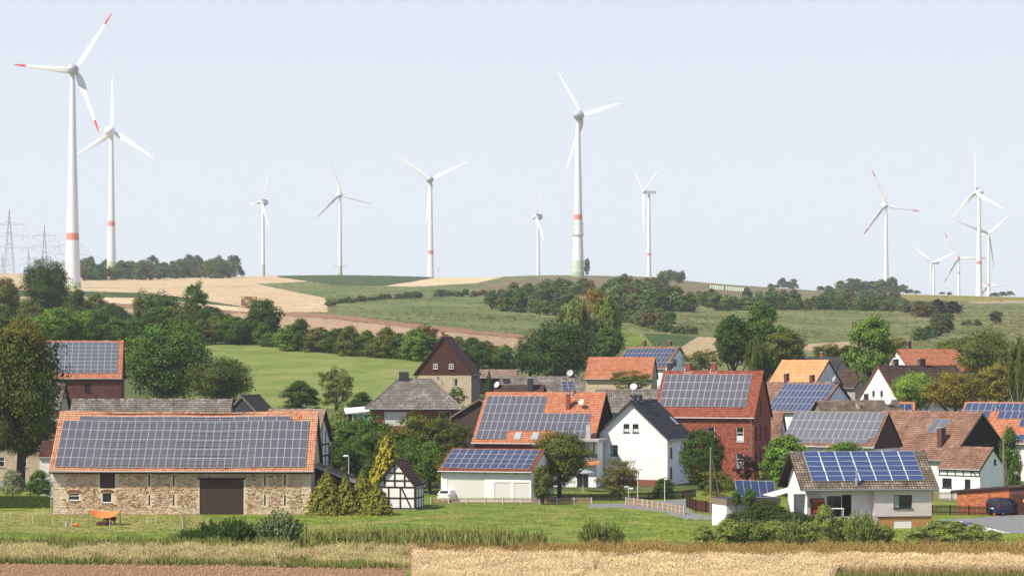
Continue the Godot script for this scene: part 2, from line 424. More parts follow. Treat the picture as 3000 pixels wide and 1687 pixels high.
# ---------- terrain and fields ----------
# each field: [node name, label, material, outline in picture coordinates]; later ones lie over earlier ones
var FIELDS := [
	["stubble_field", "g_stubble", [[-900, 700], [700, 700], [815, 812], [906, 824], [749, 832], [882, 859], [952, 873], [960, 914], [837, 914], [698, 896], [607, 882], [516, 868], [410, 858], [250, 853], [-900, 840]]],
	["grass_strip", "g_maize", [[240, 815], [330, 811], [470, 811], [480, 814], [330, 818], [240, 822]]],
	["maize_strip", "g_maize", [[-900, 846], [250, 853], [410, 858], [516, 868], [607, 882], [698, 896], [698, 899], [607, 891], [516, 880], [410, 873], [250, 870], [-900, 862]]],
	["pale_stubble_strip", "g_stubble_pale", [[-900, 862], [250, 870], [410, 873], [516, 880], [607, 891], [698, 899], [837, 914], [700, 912], [500, 894], [250, 886], [-900, 880]]],
	["maize_field", "g_maize", [[815, 812], [815, 700], [1271, 700], [1271, 814], [1200, 826], [1125, 837], [1064, 837.5], [973, 835], [906, 824]]],
	["pale_stubble_field", "g_stubble_pale", [[1271, 700], [1490, 700], [1490, 807], [1398, 829], [1216, 839.5], [1125, 838], [1200, 826], [1271, 814]]],
	["green_field", "g_green", [[749, 832], [906, 825], [973, 836], [1064, 838.5], [1216, 840.5], [1398, 830], [1420, 838], [1368, 853], [1237, 865], [1149, 868], [988, 879], [952, 873], [882, 859]]],
	["knoll_pasture", "g_brown_pasture", [[1490, 700], [2440, 700], [2440, 860], [2300, 880], [2100, 880], [1900, 890], [1700, 880], [1500, 872], [1380, 866], [1368, 853], [1420, 838], [1398, 829], [1490, 807]]],
	["clover_patch", "g_green", [[1405, 829], [1490, 808], [1620, 802], [1560, 815], [1470, 826]]],
	["sloping_green_field", "g_green", [[991, 893], [1150, 876], [1277, 870], [1380, 868], [1500, 880], [1502, 925], [1623, 930], [1760, 930], [1760, 990], [1560, 990], [1532, 980], [1350, 961], [1277, 955], [979, 920]]],
	["ploughed_strip", "g_soil_pink", [[-900, 880], [250, 886], [500, 894], [700, 912], [837, 914], [979, 921], [1277, 956], [1350, 962], [1532, 981], [1600, 990], [1600, 998], [1277, 968], [979, 934], [700, 918], [250, 900], [-900, 890]]],
	["bare_soil_strip", "g_soil_tan", [[-900, 890], [250, 900], [700, 918], [979, 935.5], [1277, 969.5], [1600, 999.5], [1600, 1020], [1300, 1010], [1100, 1000], [900, 975], [700, 950], [250, 925], [-900, 915]]],
	["hillside_meadow", "g_pasture", [[1912, 905], [2050, 905], [2445, 900], [2600, 906], [2712, 918], [2743, 934], [2697, 973], [2706, 1004], [2500, 999], [2363, 1008], [2050, 985], [1954, 945]]],
	["tan_strip", "g_tan", [[2290, 1010], [2363, 1008], [2500, 999], [2530, 1005], [2530, 1015], [2400, 1026], [2290, 1026]]],
	["tan_field", "g_tan", [[2000, 1016], [2045, 987], [2100, 989], [2180, 1000], [2200, 1048], [2000, 1048]]],
	["turnip_field", "g_maize", [[1884, 975], [2045, 985], [1994, 1017], [1918, 1017]]],
	["grass_wedge", "g_lawn", [[1818, 958], [1884, 985], [1918, 1018], [1836, 1018]]],
	["sunflower_field", "g_sunflower", [[2500, 700], [3900, 700], [3900, 881], [3000, 880], [2834, 883], [2682, 877], [2530, 871], [2500, 862]]],
	["dry_grass_edge", "g_tan", [[2834, 883], [3000, 880.5], [3900, 881.5], [3900, 887], [3000, 887], [2850, 889]]],
	["meadow", "g_meadow", [[540, 996], [700, 1009], [980, 1035], [1216, 1056], [1330, 1062], [1300, 1110], [1200, 1195], [560, 1195]]],
	["lawn", "g_lawn", [[-900, 1440], [2100, 1440], [3900, 1440], [3900, 1900], [-900, 1900]]],
	["dry_paddock", "g_dry_lawn", [[-900, 1500], [150, 1498], [420, 1506], [620, 1512], [620, 1548], [430, 1556], [200, 1560], [-900, 1556]]],
	["worn_track", "g_dry_lawn", [[890, 1540], [1060, 1531], [1250, 1512], [1390, 1508], [1390, 1513], [1240, 1520], [1060, 1541], [900, 1552]]],
	["road", "g_asphalt", [[1726, 1477], [1832, 1474], [2012, 1462], [2012, 1489], [2035, 1503], [2077, 1512], [2130, 1516], [2130, 1524], [2010, 1521], [1940, 1499], [1836, 1488], [1726, 1488]]],
	["lane", "g_asphalt", [[-900, 1333], [70, 1333], [150, 1400], [140, 1425], [-900, 1425]]],
	["parking_yard", "g_asphalt", [[2735, 1523], [2894, 1515], [3000, 1500], [3900, 1495], [3900, 1564], [2966, 1562], [2809, 1526]]],
	["concrete_apron", "g_concrete", [[2809, 1526], [2966, 1562], [2900, 1562]]],
	["rough_verge", "g_verge", [[-900, 1614], [700, 1612], [1215, 1616], [2100, 1612], [3900, 1612], [3900, 1665], [1225, 1645], [1190, 1676], [750, 1665], [-900, 1655]]],
	["ploughed_field", "g_soil", [[-900, 1651], [0, 1652], [400, 1655], [750, 1659], [1000, 1664], [1190, 1664], [1170, 1900], [-900, 1900]]],
	["wheat_field", "g_wheat", [[1218, 1641], [1350, 1645], [2100, 1652], [3000, 1657], [3900, 1659], [3900, 1900], [1140, 1900]]],
	["field_margin", "g_lawn", [[2390, 1690], [2700, 1692], [3900, 1691], [3900, 1900], [2400, 1900]]],
]

func build_terrain() -> void:
	var d := 118.0
	while d < 6000.0:
		rows_d.append(d)
		d += 10.0 if d < 165 else 1.15 if d < 300 else 2.6 if d < 400 else 1.7 if d < 560 else 3.6 if d < 900 else 6.0 if d < 1400 else 12.0 if d < 2000 else 200.0
	var near_cols := PackedFloat32Array()
	var far_cols := PackedFloat32Array()
	var x := -1500.0
	while x <= 4500.0:
		near_cols.append(x)
		far_cols.append(x)
		if x >= -90 and x < 3090: far_cols.append(x + 2.5)
		x += 70.0 if x < -90 or x >= 3090 else 5.0
	var cols := near_cols
	var bb := []
	var polys := []
	for f in FIELDS:
		var pg := PackedVector2Array()
		for p in f[2]: pg.append(Vector2(p[0], p[1]))
		polys.append(pg)
		var r := Rect2(pg[0], Vector2.ZERO)
		for p in pg: r = r.expand(p)
		bb.append(r)
	var nf := FIELDS.size()
	# one sheet per field: vertices, normals, indices
	var V := []
	var I := []
	for i in nf + 2:
		V.append(PackedVector3Array())
		I.append(PackedInt32Array())
	var nc := cols.size()
	var prev := PackedVector3Array()
	var prev_y := PackedFloat32Array()
	var wob := FastNoiseLite.new()
	wob.frequency = 0.05
	for rr in rows_d.size():
		var dd := rows_d[rr]
		if cols.size() == near_cols.size() and dd > 480.0:      # the far fields need a finer net; begin it on the row just laid
			cols = far_cols
			nc = cols.size()
			prev = PackedVector3Array()
			prev_y = PackedFloat32Array()
			for px in cols:
				var ph := height_px(px, rows_d[rr - 1])
				prev.append(Vector3((px - 1500.0) * rows_d[rr - 1] / F, ph, -rows_d[rr - 1]))
				prev_y.append(HY - (ph - EYE) * F / rows_d[rr - 1])
		var cur := PackedVector3Array()
		var cy := PackedFloat32Array()
		cur.resize(nc)
		cy.resize(nc)
		var base := smooth_interp(PD, PY, dd, 12.0 + dd * 0.02)
		var sh := (1.0 - smoothstep(500.0, 1000.0, dd)) * smoothstep(290.0, 380.0, dd)
		var s := smoothstep(500.0, 1750.0, dd) * 1800.0 / F
		for k in nc:
			var px := cols[k]
			var hb := base if sh == 0.0 or px < 1200.0 else smooth_interp(PD, PY, dd - valley_shift(px) * sh, 12.0 + dd * 0.02)
			var h := hb - (ridge_cache(px) - 806.0) * s
			cur[k] = Vector3((px - 1500.0) * dd / F, h, -dd)
			cy[k] = HY - (h - EYE) * F / dd
		if rr > 0:
			for k in nc - 1:
				var mx := (cols[k] + cols[k + 1]) * 0.5
				var my := (prev_y[k] + cy[k]) * 0.5
				var w := wob.get_noise_2d(mx, my * 3.0) * (1.4 if my < 1400 else 3.0)
				var q := Vector2(mx + w, my + w * 0.7)
				var which := nf if dd > 480.0 else nf + 1
				if dd < 1960.0:
					for i in range(nf - 1, -1, -1):
						if bb[i].has_point(q) and Geometry2D.is_point_in_polygon(q, polys[i]):
							which = i
							break
				var vv: PackedVector3Array = V[which]
				var o := vv.size()
				vv.append(prev[k]); vv.append(prev[k + 1]); vv.append(cur[k + 1]); vv.append(cur[k])
				V[which] = vv
				var ii: PackedInt32Array = I[which]
				ii.append(o); ii.append(o + 2); ii.append(o + 1); ii.append(o); ii.append(o + 3); ii.append(o + 2)
				I[which] = ii
		prev = cur
		prev_y = cy
	for i in nf + 2:
		if V[i].is_empty(): continue
		var a := []
		a.resize(Mesh.ARRAY_MAX)
		a[Mesh.ARRAY_VERTEX] = V[i]
		a[Mesh.ARRAY_INDEX] = I[i]
		var nn := PackedVector3Array()
		nn.resize(V[i].size())
		for k in range(0, V[i].size(), 4):
			var e: Vector3 = (V[i][k + 1] - V[i][k]).cross(V[i][k + 3] - V[i][k]).normalized()
			if e.y < 0: e = -e
			for j in 4: nn[k + j] = e
		a[Mesh.ARRAY_NORMAL] = nn
		var m := ArrayMesh.new()
		m.add_surface_from_arrays(Mesh.PRIMITIVE_TRIANGLES, a)
		var called: String = FIELDS[i][0] if i < nf else "hill_pasture" if i == nf else "village_ground"
		var g: String = FIELDS[i][1] if i < nf else "g_pasture" if i == nf else "g_yard"
		var o2 := obj(self, numbered(called), m, M[g])
		o2.set_meta("kind", "structure")

var _ridge := {}
func ridge_cache(px: float) -> float:
	if not _ridge.has(px): _ridge[px] = smooth_interp(RX, RY, px, 60.0)
	return _ridge[px]

# ---------- house parts ----------
# A house stands at the middle of its plan; x runs along the ridge, z towards the front slope.
# h: {o, L, W, he, hr, ov, og, base}; L and W are the roof's plan, heights count from the node
func slope_frame(h: Dictionary, back := false) -> Array:
	var sgn := -1.0 if back else 1.0
	var v := Vector3(0, -(h.hr - h.he), sgn * h.W * 0.5)
	var s := v.length()
	v /= s
	var u := Vector3(1, 0, 0)
	var n := Vector3(0, absf(v.z), sgn * -v.y).normalized()
	return [Vector3(-h.L * 0.5, h.hr, 0), u, v, n, s]

func sag_at(h: Dictionary, u: float) -> float:
	var a: float = h.get("sag", 0.0)
	if a == 0.0: return 0.0
	return -a * sin(PI * u / h.L) + a * 0.25 * sin(TAU * 2.6 * u / h.L + 1.0)

func tiles(mb: MB, fr: Array, len_u: float, len_v: float, tw: float, th: float, hump: float, pal: Array, r: RandomNumberGenerator, h: Dictionary, hip := 0.0, lift := 0.03) -> void:
	var o: Vector3 = fr[0]
	var u: Vector3 = fr[1]
	var v: Vector3 = fr[2]
	var n: Vector3 = fr[3]
	var nu := int(round(len_u / tw))
	var nv := int(round(len_v / th))
	tw = len_u / nu
	th = len_v / nv
	var fn := FastNoiseLite.new()
	fn.seed = r.randi() % 9999
	fn.frequency = 0.35
	for j in nv:
		var cut := 0.0 if hip == 0.0 else hip * (1.0 - float(j + 0.5) / nv)
		for i in nu:
			var a := i * tw
			if a + tw * 0.5 < cut or a + tw * 0.5 > len_u - cut: continue
			var jit := r.randf_range(-0.006, 0.006)
			var s0 := sag_at(h, a) if h.has("sag") else 0.0
			var s1 := sag_at(h, a + tw) if h.has("sag") else 0.0
			var p00 := o + u * a + v * (j * th) + n * (lift * 0.4 + s0)
			var p10 := o + u * (a + tw) + v * (j * th) + n * (lift * 0.4 + s1)
			var p01 := o + u * a + v * ((j + 1) * th + 0.02 + jit) + n * (lift + 0.05 + s0)
			var p11 := o + u * (a + tw) + v * ((j + 1) * th + 0.02 + jit) + n * (lift + 0.05 + s1)
			var m0 := (p00 + p10) * 0.5 + n * hump
			var m1 := (p01 + p11) * 0.5 + n * hump
			var t := clampf(0.5 + 0.55 * fn.get_noise_2d(a, j * th) + r.randf_range(-0.28, 0.28), 0, 0.999) * (pal.size() - 1)
			mb.col = (pal[int(t)] as Color).lerp(pal[int(t) + 1], t - int(t)) * r.randf_range(0.86, 1.1)
			mb.quad(p00, p01, m1, m0)
			mb.quad(m0, m1, p11, p10)
			mb.quad(p01, p01 - n * 0.055, m1 - n * 0.055, m1)
			mb.quad(m1, m1 - n * 0.055, p11 - n * 0.055, p11)
	mb.col = Color.WHITE

const PAL := {
	"red": [[0.46, 0.13, 0.055], [0.55, 0.19, 0.085], [0.60, 0.25, 0.13], [0.44, 0.17, 0.10]],
	"orange": [[0.34, 0.115, 0.058], [0.42, 0.155, 0.080], [0.46, 0.20, 0.115], [0.36, 0.15, 0.09]],
	"bright": [[0.58, 0.25, 0.105], [0.64, 0.30, 0.135], [0.68, 0.34, 0.17]],
	"barn": [[0.34, 0.115, 0.055], [0.48, 0.19, 0.095], [0.54, 0.27, 0.16], [0.44, 0.27, 0.18], [0.48, 0.29, 0.11]],
	"brickred": [[0.155, 0.042, 0.028], [0.235, 0.064, 0.038], [0.29, 0.09, 0.052], [0.17, 0.055, 0.04]],
	"grey": [[0.10, 0.085, 0.072], [0.155, 0.135, 0.115], [0.20, 0.18, 0.155], [0.30, 0.28, 0.255]],
	"hipgrey": [[0.12, 0.105, 0.095], [0.165, 0.145, 0.128], [0.20, 0.178, 0.158], [0.33, 0.31, 0.29]],
	"brown": [[0.155, 0.082, 0.056], [0.205, 0.112, 0.076], [0.25, 0.142, 0.098], [0.31, 0.195, 0.145]],
	"darkbrown": [[0.05, 0.03, 0.024], [0.075, 0.046, 0.037], [0.10, 0.064, 0.05]],
	"redbrown": [[0.075, 0.033, 0.027], [0.11, 0.048, 0.038], [0.14, 0.065, 0.05]],
	"dark": [[0.035, 0.033, 0.033], [0.05, 0.047, 0.046], [0.072, 0.066, 0.062]],
	"slate": [[0.034, 0.034, 0.040], [0.042, 0.042, 0.048], [0.052, 0.052, 0.058]],
	"sandbrown": [[0.085, 0.068, 0.052], [0.125, 0.10, 0.076], [0.17, 0.137, 0.105], [0.28, 0.235, 0.19]],
	"rosebrown": [[0.20, 0.13, 0.10], [0.27, 0.185, 0.145], [0.32, 0.225, 0.18]],
	"oldshed": [[0.055, 0.022, 0.018], [0.085, 0.035, 0.025], [0.12, 0.05, 0.035]],
}
func palette(k: String) -> Array:
	var a := []
	for c in PAL[k]: a.append(Color(c[0], c[1], c[2]))
	return a

func face(mb: MB, o: Vector3, r: Vector3, n: Vector3, w: float, he: float, hr: float, holes: Array, deep := 0.16, y0 := -1.5) -> void:
	# a wall with real openings; o is the foot of its middle, r its right seen from outside, hr > he makes a gable
	var xs := [-w * 0.5, w * 0.5]
	if hr > he: xs.append(0.0)
	for q in holes:
		xs.append(q[0] - q[2] * 0.5)
		xs.append(q[0] + q[2] * 0.5)
	xs.sort()
	for i in xs.size() - 1:
		var a: float = xs[i]
		var b: float = xs[i + 1]
		if b - a < 0.001: continue
		var mid := (a + b) * 0.5
		var ta := he + (hr - he) * (1.0 - absf(a) / (w * 0.5)) if hr > he else he
		var tb := he + (hr - he) * (1.0 - absf(b) / (w * 0.5)) if hr > he else he
		var cuts := []
		for q in holes:
			if mid > q[0] - q[2] * 0.5 and mid < q[0] + q[2] * 0.5: cuts.append([q[1], q[1] + q[3]])
		cuts.sort_custom(func(p, q): return p[0] < q[0])
		var y := y0
		for c in cuts:
			if c[0] > y + 0.001: mb.quad(o + r * a + Vector3(0, y, 0), o + r * b + Vector3(0, y, 0), o + r * b + Vector3(0, c[0], 0), o + r * a + Vector3(0, c[0], 0))
			y = c[1]
		mb.quad(o + r * a + Vector3(0, y, 0), o + r * b + Vector3(0, y, 0), o + r * b + Vector3(0, tb, 0), o + r * a + Vector3(0, ta, 0))
	for q in holes:
		var a: Vector3 = o + r * (q[0] - q[2] * 0.5) + Vector3(0, q[1], 0)
		var b: Vector3 = a + r * q[2]
		var c: Vector3 = b + Vector3(0, q[3], 0)
		var e: Vector3 = a + Vector3(0, q[3], 0)
		var z := n * -deep
		mb.quad(a, b, b + z, a + z)
		mb.quad(b, c, c + z, b + z)
		mb.quad(c, e, e + z, c + z)
		mb.quad(e, a, a + z, e + z)

func window(parent: Node, o: Vector3, r: Vector3, n: Vector3, q: Array) -> void:
	# q: [x, y, w, h, style]; style letters: w white frame, k dark frame, b barn boards, s open slit, c curtain, g garage, r roller blind
	var st: String = q[4] if q.size() > 4 else "w"
	var w: float = q[2]
	var hh: float = q[3]
	var m: Vector3 = o + r * q[0] + Vector3(0, q[1] + hh * 0.5, 0) - n * 0.10
	var b := Basis(r, Vector3.UP, n)
	if st == "s":
		var ms := MB.new()
		ms.box(m - n * 0.04, Vector3(w + 0.02, hh + 0.02, 0.02), b)
		part(parent, "slit_vent", ms, M.black)
		return
	if st == "b" or st == "g" or st == "v":
		var dm := MB.new()
		dm.box(m - n * 0.03, Vector3(w + 0.02, hh + 0.02, 0.04), b)
		var door := part(parent, "door" if st != "g" else "garage_door", dm, M.black if st == "b" else M.garage_paint)
		var nb := int(round(w / 0.16)) if st != "g" else int(round(hh / 0.28))
		var pm := MB.new()
		if st == "g": pm.box(Vector3.ZERO, Vector3(w, hh / nb - 0.02, 0.03))
		else: pm.box(Vector3.ZERO, Vector3(w / nb - 0.012, hh, 0.035))
		var ms2 := pm.mesh()
		for i in nb:
			var pl := obj(door, "plank" if st == "b" else "panel", ms2, M.barn_door if st == "b" else M.garage_paint)
			var off: Vector3 = Vector3(0, -hh * 0.5 + (i + 0.5) * hh / nb, 0) if st == "g" else r * (-w * 0.5 + (i + 0.5) * w / nb)
			pl.transform = Transform3D(b, m + off + n * 0.02)
		return
	var fm := MB.new()
	var t := 0.07 if w > 0.5 else 0.05
	fm.box(m + Vector3(0, hh * 0.5 - t * 0.5, 0), Vector3(w, t, 0.07), b)
	fm.box(m - Vector3(0, hh * 0.5 - t * 0.5, 0), Vector3(w, t, 0.07), b)
	for s in [-1.0, 1.0]: fm.box(m + r * s * (w * 0.5 - t * 0.5), Vector3(t, hh - 2 * t, 0.07), b)
	if st.contains("2"): fm.box(m, Vector3(t * 0.8, hh - 2 * t, 0.06), b)
	if st.contains("3"): fm.box(m - r * w * 0.16, Vector3(t * 1.3, hh - 2 * t, 0.06), b)
	if st.contains("h"): fm.box(m + Vector3(0, hh * 0.12, 0), Vector3(w - 2 * t, t * 0.9, 0.055), b)
	if st.contains("x"):
		for k in [-0.17, 0.17]: fm.box(m + Vector3(0, hh * k, 0), Vector3(w - 2 * t, t * 0.6, 0.055), b)
	var fr := part(parent, "window", fm, M.dark_frame if st.contains("k") else M.white_paint)
	var gm := MB.new()
	gm.box(m - n * 0.02, Vector3(w - t, hh - t, 0.02), b)
	part(fr, "pane", gm, M.glass if not st.contains("r") else M.white_paint)
	if st.contains("c"):
		var cm := MB.new()
		cm.box(m - Vector3(0, hh * 0.25, 0) - n * 0.002, Vector3(w - t * 2.2, hh * 0.35, 0.01), b)
		part(fr, "curtain", cm, M.curtain)
	if st.contains("t"):
		var cm := MB.new()
		cm.box(m - r * w * 0.33 - n * 0.002, Vector3(w * 0.26, hh - t * 2.4, 0.01), b)
		part(fr, "curtain", cm, M.blind)
	var sm := MB.new()
	sm.box(m - Vector3(0, hh * 0.5 + 0.03, 0) + n * 0.09, Vector3(w + 0.16, 0.06, 0.22), b)
	part(fr, "sill", sm, M.concrete if not st.contains("k") else M.dark_frame)

func bricks(parent: Node, o: Vector3, r: Vector3, n: Vector3, w: float, y0: float, he: float, hr: float, holes: Array, cols: Array, sd: int, bw := 0.26, bh := 0.085) -> void:
	var mb := MB.new()
	var q := RandomNumberGenerator.new()
	q.seed = sd
	var ny := int((maxf(he, hr) - y0) / bh)
	for j in ny:
		var y := y0 + j * bh
		var lim := w * 0.5
		if y + bh > he:
			if hr <= he: break
			lim = w * 0.5 * (1.0 - (y + bh - he) / (hr - he))
		var x := -lim + (0.0 if j % 2 == 0 else -bw * 0.5)
		while x < lim:
			var a := maxf(x, -lim) + 0.006
			var b := minf(x + bw, lim) - 0.006
			x += bw
			if b - a < 0.04: continue
			var skip := false
			for e in holes:
				if b > e[0] - e[2] * 0.5 - 0.02 and a < e[0] + e[2] * 0.5 + 0.02 and y + bh > e[1] and y < e[1] + e[3]: skip = true
			if skip: continue
			mb.col = (cols[q.randi() % cols.size()] as Color) * q.randf_range(0.8, 1.15)
			var z := n * q.randf_range(0.008, 0.016)
			var p0 := o + r * a + Vector3(0, y + 0.006, 0)
			var p1 := o + r * b + Vector3(0, y + 0.006, 0)
			var up := Vector3(0, bh - 0.012, 0)
			mb.quad(p0 + z, p1 + z, p1 + up + z, p0 + up + z)
			mb.quad(p0 + up + z, p1 + up + z, p1 + up, p0 + up)
			mb.quad(p1 + z, p1, p1 + up, p1 + up + z)
	tag(part(parent, "brickwork", mb, M.brick), "", "", "", "stuff")

func board_gable(parent: Node, o: Vector3, r: Vector3, n: Vector3, w: float, y0: float, y1: float, bw: float, m: Material, called := "board", w1 := 0.0) -> void:
	# upright boards filling a gable triangle (or trapezium with top width w1)
	var nb := int(round(w / bw))
	bw = w / nb
	for i in nb:
		var a := -w * 0.5 + i * bw
		var b := a + bw - 0.02
		var ha := y0 + (y1 - y0) * clampf((w * 0.5 - absf(a)) / ((w - w1) * 0.5), 0, 1)
		var hb := y0 + (y1 - y0) * clampf((w * 0.5 - absf(b)) / ((w - w1) * 0.5), 0, 1)
		if maxf(ha, hb) - y0 < 0.1: continue
		var mb := MB.new()
		mb.poly([o + r * a + n * 0.05 + Vector3(0, y0, 0), o + r * b + n * 0.05 + Vector3(0, y0, 0), o + r * b + n * 0.05 + Vector3(0, hb, 0), o + r * a + n * 0.05 + Vector3(0, ha, 0)], n * -0.04)
		part(parent, called, mb, m)

func dish(parent: Node, p: Vector3, rad: float, m: Material, turn := -0.5) -> void:
	rad *= 0.78
	var mb := MB.new()
	var b := Basis.from_euler(Vector3(PI * 0.5 - 0.45, turn, 0))
	var pr := []
	for i in 7:
		var k := i / 6.0
		pr.append([rad * k, 0.22 * rad * k * k])
	mb.lathe(pr, 16, p, b)
	var o := part(parent, "satellite_dish", mb, m)
	var mm := MB.new()
	mm.tube([p, p + Vector3(0, -0.15, -0.18), p + Vector3(0, -0.9, -0.18)], [0.03, 0.03, 0.03], 5)
	mm.tube([p - b.y * 0.0, p + b.y * rad * 0.75 - Vector3(0, rad * 0.15, 0)], [0.02, 0.03], 4)
	part(o, "mount", mm, M.galvanised)

func chimney(h: Dictionary, u: float, v: float, w: float, dp: float, tall: float, m: Material, cap := true) -> void:
	var fr := slope_frame(h)
	var p: Vector3 = fr[0] + fr[1] * u + fr[2] * v
	var mb := MB.new()
	mb.box(p + Vector3(0, tall * 0.5 - 0.6, 0), Vector3(w, tall + 1.2, dp))
	var o := part(h.o, "chimney", mb, m)
	if cap:
		var cm := MB.new()
		cm.box(p + Vector3(0, tall + 0.05, 0), Vector3(w + 0.14, 0.1, dp + 0.14))
		part(o, "cap", cm, M.concrete)
	var fm := MB.new()
	fm.box(p + Vector3(0, -0.05, dp * 0.1), Vector3(w + 0.3, 0.1, dp + 0.35), Basis(Vector3.RIGHT, atan2(h.hr - h.he, h.W * 0.5)))
	part(o, "flashing", fm, M.zinc)

func panel_mesh(w: float, t: float, m: Material) -> ArrayMesh:
	# one module: aluminium frame and glass, lying flat, x to the right, z down the slope
	var e := 0.018
	var fb := MB.new()
	fb.box(Vector3(0, 0, -t * 0.5 + e * 0.5), Vector3(w, 0.045, e))
	fb.box(Vector3(0, 0, t * 0.5 - e * 0.5), Vector3(w, 0.045, e))
	fb.box(Vector3(-w * 0.5 + e * 0.5, 0, 0), Vector3(e, 0.045, t - 2 * e))
	fb.box(Vector3(w * 0.5 - e * 0.5, 0, 0), Vector3(e, 0.045, t - 2 * e))
	var am := fb.mesh()
	var gb := MB.new()
	var x := w * 0.5 - e
	var z := t * 0.5 - e
	gb.quad(Vector3(-x, 0.016, z), Vector3(x, 0.016, z), Vector3(x, 0.016, -z), Vector3(-x, 0.016, -z))
	am.add_surface_from_arrays(Mesh.PRIMITIVE_TRIANGLES, gb.mesh().surface_get_arrays(0))
	am.surface_set_material(0, M.solar_frame)
	am.surface_set_material(1, m)
	return am

func panels(h: Dictionary, blocks: Array, w: float, t: float, m: Material, gapu := 0.014, gapv := 0.014, lift := 0.16) -> void:
	# blocks: [u0, v0, columns, rows] in metres along the ridge and down the front slope; each module is a part
	var fr := slope_frame(h)
	var b := Basis(fr[1], fr[3], fr[1].cross(fr[3]).normalized())
	var ms := panel_mesh(w, t, m)
	var rr := RandomNumberGenerator.new()
	rr.seed = 5
	for k in blocks:
		for j in int(k[3]):
			for i in int(k[2]):
				var u: float = k[0] + (i + 0.5) * (w + gapu)
				var v: float = k[1] + (j + 0.5) * (t + gapv)
				var o := MeshInstance3D.new()
				o.name = "solar_panel"
				o.mesh = ms
				h.o.add_child(o, true)
				var tilt := Basis(fr[1], rr.randf_range(-0.012, 0.012)) * Basis(fr[2], rr.randf_range(-0.012, 0.012))
				o.transform = Transform3D(tilt * b, fr[0] + fr[1] * u + fr[2] * v + fr[3] * (lift + sag_at(h, u)))
	# mounting rails under the modules
	for k in blocks:
		var rb := MB.new()
		for j in int(k[3]):
			for s in [0.25, 0.75]:
				var v: float = k[1] + (j + s) * (t + gapv)
				rb.beam(fr[0] + fr[1] * k[0] + fr[2] * v + fr[3] * (lift - 0.07), fr[0] + fr[1] * (k[0] + k[2] * (w + gapu)) + fr[2] * v + fr[3] * (lift - 0.07), 0.04, 0.05)
		part(h.o, "mounting_rail", rb, M.zinc)

